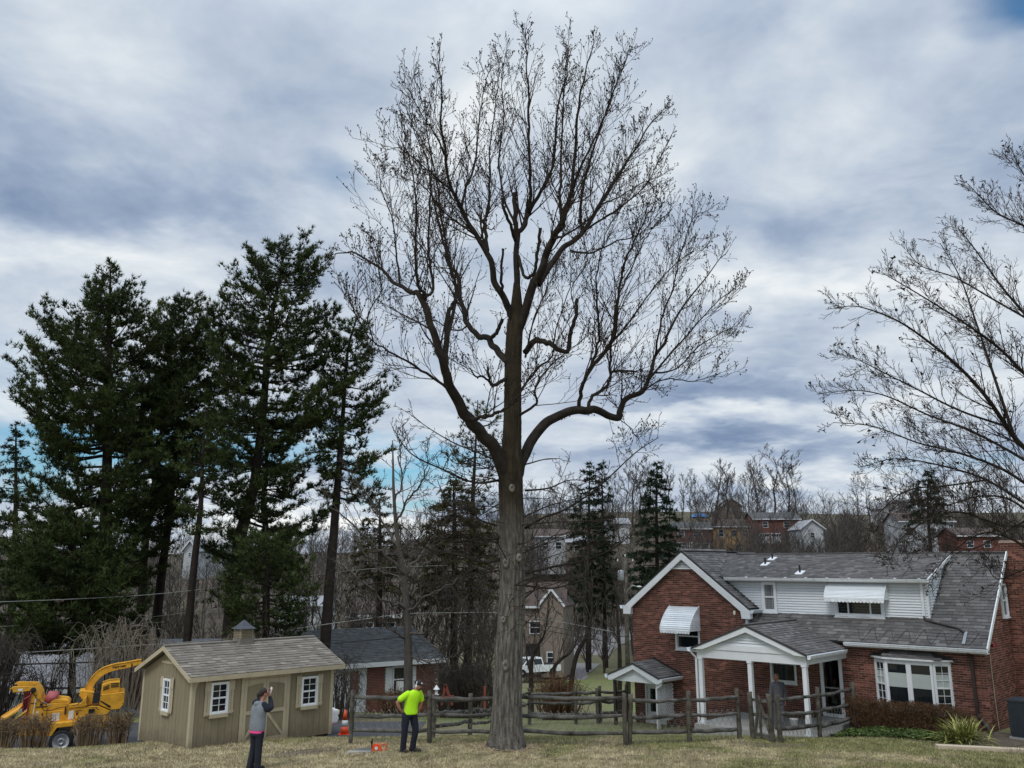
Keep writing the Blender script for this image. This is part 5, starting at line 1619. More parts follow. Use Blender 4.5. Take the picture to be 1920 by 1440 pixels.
limb_(b, [(-.08, -.045, .90), (-.10, -.055, .70), (-.11, -.06, .50), (-.13, -.045, .25), (-.14, -.035, .055)], [.112, .100, .083, .076, .080])
limb_(b, [(.085, .05, .90), (.12, .05, .72), (.155, .05, .52), (.11, .07, .26), (.09, .08, .075)], [.112, .100, .083, .076, .080])
tr_ = fuse(b, 'trousers', 'navy')
kids = [sh, tr_]
for (ax, ay, tx, ty, z0) in ((-.145, -.035, -.02, -.10, .0), (.08, .08, .27, .05, .01)):
    b = MB(); d_ = Vector((tx - ax, ty - ay, 0)).normalized()
    limb_(b, [(ax - d_.x * .03, ay - d_.y * .03, z0 + .055), (ax + d_.x * .08, ay + d_.y * .08, z0 + .05), (tx, ty, z0 + .04)], [.055, .052, .042]); limb_(b, [(ax, ay, z0 + .06), (ax, ay, z0 + .16)], [.055, .052])
    o = fuse(b, 'boot', 'boot'); kids.append(o)
b = MB(); R3 = M.to_3x3().to_4x4()
ball(b, M @ Vector((-.006, 0, .045)), (.108, .088, .085), M=R3)
limb_(b, [M @ Vector((.06, -.03, .055)), M @ Vector((.165, -.025, .035))], [.030, .022]); limb_(b, [M @ Vector((.06, .03, .055)), M @ Vector((.165, .025, .035))], [.030, .022])
kids.append(fuse(b, 'cap', 'black'))
b = MB(); ball(b, M @ Vector((.10, -.035, .075)), (.018, .018, .02)); kids.append(b.build('cap_badge', 'decal', None, True))
b = MB(); b.tube([M @ Vector((-.01, -.10, -.03)), M @ Vector((-.015, -.104, .03)), M @ Vector((-.02, -.09, .09))], .012, 6); ball(b, M @ Vector((-.005, -.098, -.02)), (.03, .018, .038)); kids.append(b.build('ear_defender', 'decal', None, True))
b = MB(); ball(b, M @ Vector((.068, 0, -.085)), (.036, .046, .034), M=R3); kids.append(b.build('beard', 'hair', None, True))
finish_person(P_, body, kids); eyes(M, body)

# woman seen from behind ---------------------------------------------------
wp = atY(478, 1440, 22.75)
P_ = person('person in a grey hooded top with navy sleeves and a pink hem, arms raised', (wp.x, wp.y, gz(wp.x, wp.y)))
b = MB()
hd_ = (.10, .02, 1.665)
M = head_shapes(b, hd_, R(38), R(6), .98)
limb_(b, [(.06, .0, 1.45), (.085, .01, 1.58)], [.055, .050], 3)
loft(b, [(.0, 0, .88, .165, .125, R(-30)), (.0, 0, 1.0, .135, .105, R(-30)), (.01, 0, 1.18, .145, .11, R(-30)), (.03, 0, 1.36, .175, .11, R(-28)), (.045, 0, 1.44, .14, .095, R(-28)), (.055, 0, 1.49, .06, .06, 0)])
limb_(b, [(.17, -.08, 1.42), (.25, -.06, 1.33), (.285, .02, 1.36)], [.055, .047, .042]); limb_(b, [(.285, .02, 1.36), (.25, .10, 1.50), (.21, .12, 1.60)], [.042, .036, .026])
limb_(b, [(-.09, .10, 1.42), (-.13, .18, 1.44), (-.06, .26, 1.47)], [.055, .047, .042]); limb_(b, [(-.06, .26, 1.47), (.06, .24, 1.56), (.14, .20, 1.63)], [.042, .036, .026])
hand(b, (.21, .12, 1.60), (-.1, .1, 1), (-.6, -.2, .2), .92, .8); hand(b, (.14, .20, 1.63), (.3, .0, 1), (.4, -.5, .1), .92, .8)
limb_(b, [(.08, -.04, .88), (.065, -.03, .50), (.06, -.05, .08)], [.088, .058, .040]); limb_(b, [(-.08, .05, .88), (-.07, .06, .50), (-.12, .03, .08)], [.088, .058, .040])
body = fuse(b, 'person', 'skin')
b = MB()
loft(b, [(.0, 0, .86, .195, .15, R(-30)), (.0, 0, .95, .20, .155, R(-30)), (.005, 0, 1.15, .188, .15, R(-30)), (.02, 0, 1.34, .200, .14, R(-28)), (.04, 0, 1.44, .165, .115, R(-28)), (.055, 0, 1.50, .075, .075, 0)])
ball(b, (.015, -.06, 1.45), (.12, .07, .065))
top_ = fuse(b, 'hooded_top', 'greycloth')
b = MB()
limb_(b, [(.145, -.075, 1.42), (.235, -.075, 1.33), (.285, .01, 1.355)], [.080, .078, .070]); limb_(b, [(.285, .01, 1.355), (.255, .09, 1.48), (.22, .12, 1.57)], [.070, .056, .042])
limb_(b, [(-.075, .09, 1.42), (-.13, .17, 1.44), (-.07, .25, 1.47)], [.078, .076, .066]); limb_(b, [(-.07, .25, 1.47), (.03, .24, 1.54), (.12, .20, 1.61)], [.066, .054, .042])
slv = fuse(b, 'sleeves', 'navy')
b = MB(); loft(b, [(.0, 0, .80, .178, .138, R(-30)), (.0, 0, .84, .185, .145, R(-30)), (.0, 0, .95, .185, .14, R(-30))]); hem = fuse(b, 'pink_hem', 'pinkcloth')
b = MB()
loft(b, [(.0, 0, .74, .160, .128, R(-30)), (.0, 0, .84, .168, .13, R(-30)), (.0, 0, .96, .15, .115, R(-30))])
limb_(b, [(.08, -.04, .82), (.07, -.035, .48), (.065, -.05, .05)], [.103, .082, .080]); limb_(b, [(-.075, .045, .82), (-.075, .06, .48), (-.13, .02, .05)], [.103, .082, .080])
leg_ = fuse(b, 'trousers', 'navy')
kids = [top_, slv, hem, leg_]
for (ax, ay) in ((.06, -.05), (-.13, .02)):
    b = MB(); limb_(b, [(ax, ay, .045), (ax + .11, ay + .11, .04)], [.05, .042]); kids.append(fuse(b, 'shoe', 'rubber'))
b = MB(); R3 = M.to_3x3().to_4x4()
ball(b, M @ Vector((-.022, 0, .035)), (.100, .088, .100), M=R3); ball(b, M @ Vector((-.085, 0, -.02)), (.045, .05, .06), M=R3); limb_(b, [M @ Vector((-.10, 0, .03)), M @ Vector((-.145, 0, -.03)), M @ Vector((-.13, 0, -.12))], [.03, .034, .018])
kids.append(fuse(b, 'hair', 'hair'))
finish_person(P_, body, kids); eyes(M, body)
b = MB(); c_ = Vector((wp.x, wp.y, gz(wp.x, wp.y))) + Vector((.215, .20, 1.71)); b.box(-.04, .04, -.006, .006, -.075, .075)
ph = tag(b.build('mobile_phone', 'decal'), 'pale mobile phone held up in front of the face', 'phone'); ph.location = c_; ph.rotation_euler = (R(-10), R(12), R(-50))

# man on the porch -----------------------------------------------------------
HM = Matrix.Translation((HX, HY, 0)) @ Matrix.Rotation(-HTH, 4, 'Z')
mp = HM @ Vector((-5.43, -2.3, -.168))
P_ = person('man with cropped grey hair in a charcoal sweatshirt standing on the porch', mp)
b = MB()
M = head_shapes(b, (-.02, -.02, 1.615), R(198), R(-4), 1.0)
limb_(b, [(.0, 0, 1.42), (-.01, 0, 1.54)], [.062, .058], 3)
loft(b, [(.0, 0, .88, .165, .12, R(15)), (.0, 0, 1.0, .155, .12, R(15)), (.0, 0, 1.2, .17, .125, R(15)), (.0, 0, 1.36, .195, .125, R(15)), (.0, 0, 1.42, .16, .10, R(15)), (.0, 0, 1.48, .07, .07, 0)])
for sg in (-1, 1):
    limb_(b, [(sg * .19, sg * .05, 1.38), (sg * .245, sg * .06, 1.12), (sg * .235, sg * .04 - .03, .88)], [.058, .047, .030]); hand(b, (sg * .235, sg * .04 - .03, .88), (0, -.1, -1), (-sg, 0, 0), 1, .45)
    limb_(b, [(sg * .09, 0, .90), (sg * .095, 0, .50), (sg * .10, 0, .08)], [.09, .06, .042])
body = fuse(b, 'person', 'skin')
b = MB()
loft(b, [(.0, 0, .86, .188, .145, R(15)), (.0, 0, 1.0, .182, .145, R(15)), (.0, 0, 1.2, .190, .145, R(15)), (.0, 0, 1.37, .210, .14, R(15)), (.0, 0, 1.43, .170, .115, R(15)), (.0, 0, 1.485, .08, .08, 0)])
for sg in (-1, 1): limb_(b, [(sg * .185, sg * .05, 1.385), (sg * .245, sg * .06, 1.12), (sg * .235, sg * .04 - .03, .92)], [.078, .066, .050])
swt = fuse(b, 'sweatshirt', 'charcoal')
b = MB(); loft(b, [(.0, 0, .78, .17, .13, 0), (0, 0, .93, .165, .125, 0)])
for sg in (-1, 1): limb_(b, [(sg * .09, 0, .84), (sg * .095, 0, .48), (sg * .10, 0, .06)], [.105, .082, .075])
jn = fuse(b, 'trousers', 'charcoal')
kids = [swt, jn]
for sg in (-1, 1):
    b = MB(); limb_(b, [(sg * .10, .03, .045), (sg * .10, -.12, .04)], [.05, .042]); kids.append(fuse(b, 'shoe', 'rubber'))
b = MB(); R3 = M.to_3x3().to_4x4(); ball(b, M @ Vector((-.022, 0, .042)), (.090, .083, .086), M=R3); kids.append(fuse(b, 'hair', 'greyhair'))
b = MB(); ball(b, M @ Vector((.055, 0, -.078)), (.036, .048, .034), M=R3); kids.append(b.build('stubble', 'greyhair', None, True))
finish_person(P_, body, kids); eyes(M, body); body.scale = (.935,) * 3

# person inside the glazed door -------------------------------------------------
ip = HM @ Vector((-4.78, .55, -.30))
P_ = person('person in a pale patterned top dimly visible behind the glazed porch door', ip)
b = MB()
M = head_shapes(b, (-.01, 0, 1.31), R(230), 0, .92)
limb_(b, [(.0, 0, 1.14), (-.01, 0, 1.25)], [.05, .046], 3)
loft(b, [(.0, 0, .70, .145, .11, 0), (.0, 0, .85, .14, .105, 0), (.0, 0, 1.08, .16, .105, 0), (.0, 0, 1.15, .12, .085, 0), (.0, 0, 1.19, .055, .055, 0)])
for sg in (-1, 1):
    limb_(b, [(sg * .15, 0, 1.10), (sg * .20, -.02, .92), (sg * .13, -.14, .84)], [.046, .038, .026]); hand(b, (sg * .13, -.14, .84), (-sg * .7, -.7, 0), (0, 0, -1), .85, .6)
    limb_(b, [(sg * .075, 0, .70), (sg * .075, 0, .38), (sg * .08, 0, .07)], [.075, .05, .035])
body = fuse(b, 'person', 'skin')
b = MB(); loft(b, [(.0, 0, .64, .17, .135, 0), (.0, 0, .85, .162, .128, 0), (.0, 0, 1.08, .176, .122, 0), (.0, 0, 1.15, .135, .10, 0), (.0, 0, 1.20, .065, .065, 0)])
for sg in (-1, 1): limb_(b, [(sg * .15, 0, 1.10), (sg * .20, -.02, .92), (sg * .15, -.11, .85)], [.066, .058, .046])
k1 = fuse(b, 'top', 'patterned')
b = MB(); loft(b, [(.0, 0, .58, .15, .12, 0), (0, 0, .70, .15, .115, 0)])
for sg in (-1, 1): limb_(b, [(sg * .075, 0, .64), (sg * .075, 0, .36), (sg * .08, 0, .05)], [.088, .07, .066])
k2 = fuse(b, 'trousers', 'navy')
b = MB(); ball(b, M @ Vector((-.025, 0, .03)), (.095, .088, .10)); k3 = b.build('hair', 'hair', None, True)
finish_person(P_, body, [k1, k2, k3]); eyes(M, body)

# ------------------------------------------------------------------ chain saw and things on the lawn
sx_, sy_ = gp(702, 1418)
saw = thing('chainsaw', 'orange chainsaw with a black handle resting on the dry lawn', 'chainsaw', (sx_, sy_, gz(sx_, sy_) + .01), R(8))
b = MB(); b.prism([(-.06, -.06, .0), (.16, -.06, .0), (.17, -.06, .10), (.10, -.06, .17), (-.02, -.06, .18), (-.08, -.06, .12)][::1], (0, .12, 0)); b.build('housing', 'orange', saw)
b = MB(); b.tube(smooth_path([(-.07, -.07, .10), (-.09, -.07, .24), (-.06, -.02, .29), (-.06, .06, .27), (-.07, .08, .08)], 4), .013, 8); b.build('front_handle', 'rubber', saw, True)
b = MB(); b.tube(smooth_path([(.15, 0, .15), (.25, 0, .17), (.31, 0, .10), (.24, 0, .02), (.14, 0, .02)], 4), .016, 8); b.build('rear_handle', 'orange', saw, True)
b = MB(); b.prism([(-.06, -.03, .03), (-.48, -.03, .035), (-.52, -.03, .06), (-.48, -.03, .09), (-.06, -.03, .10)][::-1], (0, .006, 0)); b.build('guide_bar', 'greymetal', saw)
b = MB(); b.lathe([(.0, 0), (.04, 0), (.04, .03), (.0, .035)], 12, Matrix.Translation((.04, -.06, .08)) @ WX); b.build('starter_cover', 'decal', saw)
px_ = [gp(648, 1421), gp(694, 1421), gp(696, 1416.5), gp(655, 1416)]
b = MB(); b.prism([(x, y, gz(x, y) - .02) for x, y in px_], (0, 0, .05)); tag(b.build('stepping_stone', 'concrete'), 'flat pale stepping stone in the grass left of the chainsaw', 'stone')
# bare soil left where something was dug, with crumbs of earth
dp = [gp(*p) for p in ((490, 1421), (520, 1413), (570, 1409), (615, 1404), (652, 1407), (655, 1413), (600, 1419), (540, 1424))]
b = MB(); cxm = np.mean(dp, 0)
b.add([(cxm[0], cxm[1], gz(*cxm) + .05)] + [(x, y, gz(x, y) + .004) for x, y in dp], tris=[(0, 1 + (i + 1) % 8, 1 + i) for i in range(8)][::1])
b.build('soil_patch', 'dirt', None, True, kind='structure')
rg = np.random.default_rng(3); b = MB()
for i in range(420):
    t_ = rg.dirichlet(np.ones(8)); x, y = t_ @ np.array(dp); x += rg.normal(0, .35) ; y += rg.normal(0, .12); s = .012 + rg.random() * .03
    v = np.array([(-1, -1, -.6), (1, -.8, -.5), (.9, 1, -.6), (-1, .9, -.5), (0, 0, .9)]) * s + rg.normal(0, s * .25, (5, 3)); v += (x, y, gz(x, y) + .012)
    b.add(v, tris=[(0, 1, 4), (1, 2, 4), (2, 3, 4), (3, 0, 4)])
b.build('soil_crumbs', 'dirt', None, kind='stuff', label='crumbs of bare soil in a strip on the lawn', category='soil')
# planks lying at the right edge
a = atZ(1757, 1411, 0); c = atZ(2010, 1417, 0)
b = MB(); b.bar((a.x, a.y, gz(a.x, a.y) + .05), (c.x, c.y, gz(c.x, c.y) + .05), .26, .10); tag(b.build('timber_board', 'lumber'), 'long pale timber board lying on the grass by the yucca', 'board')

TWX = 0.0
# fallen leaves, twigs and bits on the lawn
g = np.random.default_rng(99); n = 900
y = g.uniform(23.3, 27.2, n); x = g.uniform(-14, 12.5, n) ; keep = np.abs(x) < y * .57; x, y = x[keep], y[keep]
u_ = (x - SHED_A.x) * math.sin(SHED_AL) + (y - SHED_A.y) * math.cos(SHED_AL); v_ = -(x - SHED_A.x) * math.cos(SHED_AL) + (y - SHED_A.y) * math.sin(SHED_AL)
keep = ~((u_ > -.1) & (u_ < 4.6) & (v_ > -.1)); x, y = x[keep], y[keep]; n = len(x)
c0 = np.stack([x, y, land(x, y) + .035], 1); a1 = g.normal(0, 1, (n, 3)) * (1, 1, .35); a1 /= np.linalg.norm(a1, axis=1, keepdims=True); a2 = np.cross(a1, (0, 0, 1)) + g.normal(0, .2, (n, 3)); l_ = g.uniform(.015, .038, (n, 1))
MB().add(np.stack([c0 - a1 * l_, c0 - a2 * l_ * .6, c0 + a1 * l_, c0 + a2 * l_ * .6], 1).reshape(-1, 3), quads=np.arange(4 * n).reshape(-1, 4)).build('fallen_leaves', 'woodchip', None, kind='stuff', label='brown fallen leaves scattered over the lawn', category='leaves')
ps = []
for i in range(130):
    yy = g.uniform(23.5, 26.8); xx = g.uniform(-9, 9) if i % 2 else TWX + g.normal(0, 2.2); a = g.random() * 6.28; L_ = g.uniform(.1, .45); z = gz(xx, yy) + .035
    ps.append((np.array([(xx, yy, z), (xx + math.cos(a) * L_ * .5, yy + math.sin(a) * L_ * .5, z + .015), (xx + math.cos(a + .3) * L_, yy + math.sin(a + .3) * L_, z)]), [.006, .005, .003]))
mb = MB(); tubes_batch(mb, ps, 4); mb.build('fallen_twigs', 'twiglight', None, kind='stuff', label='small fallen twigs lying on the grass', category='twigs')
# ------------------------------------------------------------------ trees: growth helpers
class Rnd(random.Random):
    pass


def vnorm(v):
    l = math.sqrt(v[0] ** 2 + v[1] ** 2 + v[2] ** 2) or 1
    return (v[0] / l, v[1] / l, v[2] / l)


def side_dir(rd, t, ang, up=0.0, bias=None):
    """A direction at the angle ang from t, turned at random round it, pulled up by up."""
    a = (rd.gauss(0, 1), rd.gauss(0, 1), rd.gauss(0, 1))
    d = a[0] * t[0] + a[1] * t[1] + a[2] * t[2]
    a = vnorm((a[0] - d * t[0], a[1] - d * t[1], a[2] - d * t[2]))
    c, s = math.cos(ang), math.sin(ang)
    v = [t[i] * c + a[i] * s for i in range(3)]
    v[2] += up
    if bias: v = [v[i] + bias[i] for i in range(3)]
    return vnorm(v)


def sprout(rd, out, p, d, L, r, depth, P):
    """One branch with its own side branches. out[depth] collects (points, radii)."""
    n = P.get('seg', 4) if depth > 0 else 3
    pts = [p]; rad = [r]; q = p; dd = d
    wob = P.get('wob', .18); up = P.get('up', .12)
    for i in range(n):
        dd = vnorm((dd[0] + rd.gauss(0, wob), dd[1] + rd.gauss(0, wob), dd[2] + rd.gauss(0, wob) + up))
        s = L / n
        q = (q[0] + dd[0] * s, q[1] + dd[1] * s, q[2] + dd[2] * s)
        pts.append(q); rad.append(max(r * (1 - (i + 1) / n * P.get('taper', .72)), P['rmin']))
    out.setdefault(depth, []).append((pts, rad))
    if depth == 0:
        if P.get('tips') is not None: P['tips'].append((q, dd))
        return
    k = P['kids'][depth]
    k = k if isinstance(k, int) else (int(k) + (rd.random() < k - int(k)))
    for j in range(k):
        f = P.get('start', .15) + (1 - P.get('start', .15)) * (j + rd.random()) / k
        x = f * n; i = min(int(x), n - 1); t = x - i
        a, b = pts[i], pts[i + 1]
        c = tuple(a[m] + (b[m] - a[m]) * t for m in range(3))
        tg = vnorm(tuple(b[m] - a[m] for m in range(3)))
        ang = R(rd.uniform(*P.get('ang', (28, 62))))
        LL = L * P['ratio'][depth] * rd.uniform(.6, 1.15) * (1.1 - .45 * f)
        sprout(rd, out, c, side_dir(rd, tg, ang, P.get('kup', .15)), LL, max(rad[i] * P.get('rr', .55), P['rmin']), depth - 1, P)


def path_children(rd, out, pts, rad, f0, f1, n, L0, L1, depth, P, ang=(30, 60), up=.2, rk=.5, bias=None):
    """Side branches along a traced limb."""
    m = len(pts) - 1
    for j in range(n):
        f = f0 + (f1 - f0) * (j + rd.random()) / n
        x = f * m; i = min(int(x), m - 1); t = x - i
        c = tuple(pts[i][k] + (pts[i + 1][k] - pts[i][k]) * t for k in range(3))
        tg = vnorm(tuple(pts[i + 1][k] - pts[i][k] for k in range(3)))
        L = (L0 + (L1 - L0) * f) * rd.uniform(.55, 1.2)
        sprout(rd, out, c, side_dir(rd, tg, R(rd.uniform(*ang)), up, bias), L, max(min(rad[i] * rk, .012 * L + .006), P['rmin']), depth, P)


# ------------------------------------------------------------------ the big bare tree
TY = gp(950, 1403)[1]
TX = gp(950, 1403)[0]
tree = thing('bare_tree', 'tall bare deciduous tree with a thick furrowed trunk in the middle of the lawn', 'tree', (TX, TY, gz(TX, TY)))
TO = Vector((TX, TY, gz(TX, TY)))


def tp(px, py, dy=0.0):
    """Photo pixel to tree-local point, dy metres behind the trunk."""
    return tuple(atY(px, py, TY + dy) - TO)


Z1 = lambda x, y: (600 + .4271 * x, .4271 * y)
Z2 = lambda x, y: (600 + .4271 * x, 500 + .4271 * y)
rd = Rnd(4)
nrg = np.random.default_rng(8)
PXM = 1700 / 26.4          # photo pixels per metre at the tree


def bark_tube(mb, pts, rad, k=40, ridge=.06, sub=14, flare=0, seed=0):
    """Trunk surface with furrowed bark as real relief."""
    P = smooth_path(pts, sub); m = len(P)
    r_ = np.interp(np.linspace(0, len(pts) - 1, m), range(len(pts)), rad)
    T = np.gradient(P, axis=0); T /= np.linalg.norm(T, axis=1, keepdims=True)
    A = np.cross(T, np.array([.2, .95, .1])); A /= np.linalg.norm(A, axis=1, keepdims=True); B = np.cross(T, A)
    a = np.arange(k) * 2 * PI / k
    s = np.concatenate([[0], np.cumsum(np.linalg.norm(np.diff(P, axis=0), axis=1))])
    g = np.random.default_rng(seed)
    rel = np.zeros((m, k))
    for f in range(9):
        ph = g.random() * 6.28; fr = g.integers(7, 24); w1 = g.uniform(.8, 2.6); ph2 = g.random() * 6.28
        rel += np.sin(a[None] * fr + ph + 1.6 * np.sin(s[:, None] * w1 + ph2)) * g.uniform(.4, 1)
    rel = np.tanh(rel * .55) * ridge * .5 + g.normal(0, ridge * .12, (m, k))
    big = sum(np.sin(a[None] * q + g.random() * 6 + .5 * s[:, None]) * .018 * q for q in (2, 3))
    rr = r_[:, None] * (1 + rel + big)
    if flare:
        fl = np.exp(-s / flare)[:, None] * (.42 + .42 * np.maximum(0, np.sin(a[None] * 5 + 1.2)) + .18 * np.sin(a[None] * 3))
        rr = rr * (1 + fl * .5)
    V = P[:, None] + rr[..., None] * (np.cos(a)[None, :, None] * A[:, None] + np.sin(a)[None, :, None] * B[:, None])
    i = np.arange(m - 1)[:, None] * k; j = np.arange(k)[None]
    mb.add(V.reshape(-1, 3), quads=np.stack([i + j, i + (j + 1) % k, i + k + (j + 1) % k, i + k + j], -1).reshape(-1, 4))
    return P, r_


m1 = lambda w_: w_ / 2 / PXM      # radius from a width in photo pixels
b = MB()
tr_pts = [tp(951, 1408), tp(951, 1385), tp(950, 1350), tp(951, 1300), tp(953, 1230), tp(957, 1160), tp(960, 1100), tp(961, 1030), tp(959, 960), tp(958, 900), tp(960, 840, .05), tp(962, 756, .1), tp(963, 671, .1), tp(966, 610, .1), tp(968, 585, .1), tp(969, 555, .1), tp(969, 530, .1)]
tr_rad = [m1(x) * .84 for x in (66, 63, 59, 57, 56, 55, 54, 52, 52, 52, 42, 37, 36, 34, 28, 21, 14)]
bark_tube(b, tr_pts, tr_rad, 96, .11, 30, flare=.26, seed=1)
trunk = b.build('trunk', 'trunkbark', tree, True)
# knots where limbs were cut
for (px, py, s) in ((948, 1056, .10), (974, 1046, .085), (960, 917, .09), (944, 1160, .07), (948, 1245, .11)):
    c = Vector(tp(px, py)); c.y = -m1(np.interp(py, [900, 1400], [50, 60])) * .96
    kb = MB(); kb.lathe([(s * 1.25, -.09), (s * 1.0, -.015), (s * .75, .02), (s * .45, .022), (s * .3, -.01), (.001, -.02)], 14, Matrix.Translation(c) @ Matrix.Rotation((px - 958) * .016, 4, 'Z') @ Matrix.Diagonal((.85, 1, 1.25, 1)) @ Matrix.Rotation(PI / 2, 4, 'X'))
    kb.build('knot', 'bark', trunk, True)

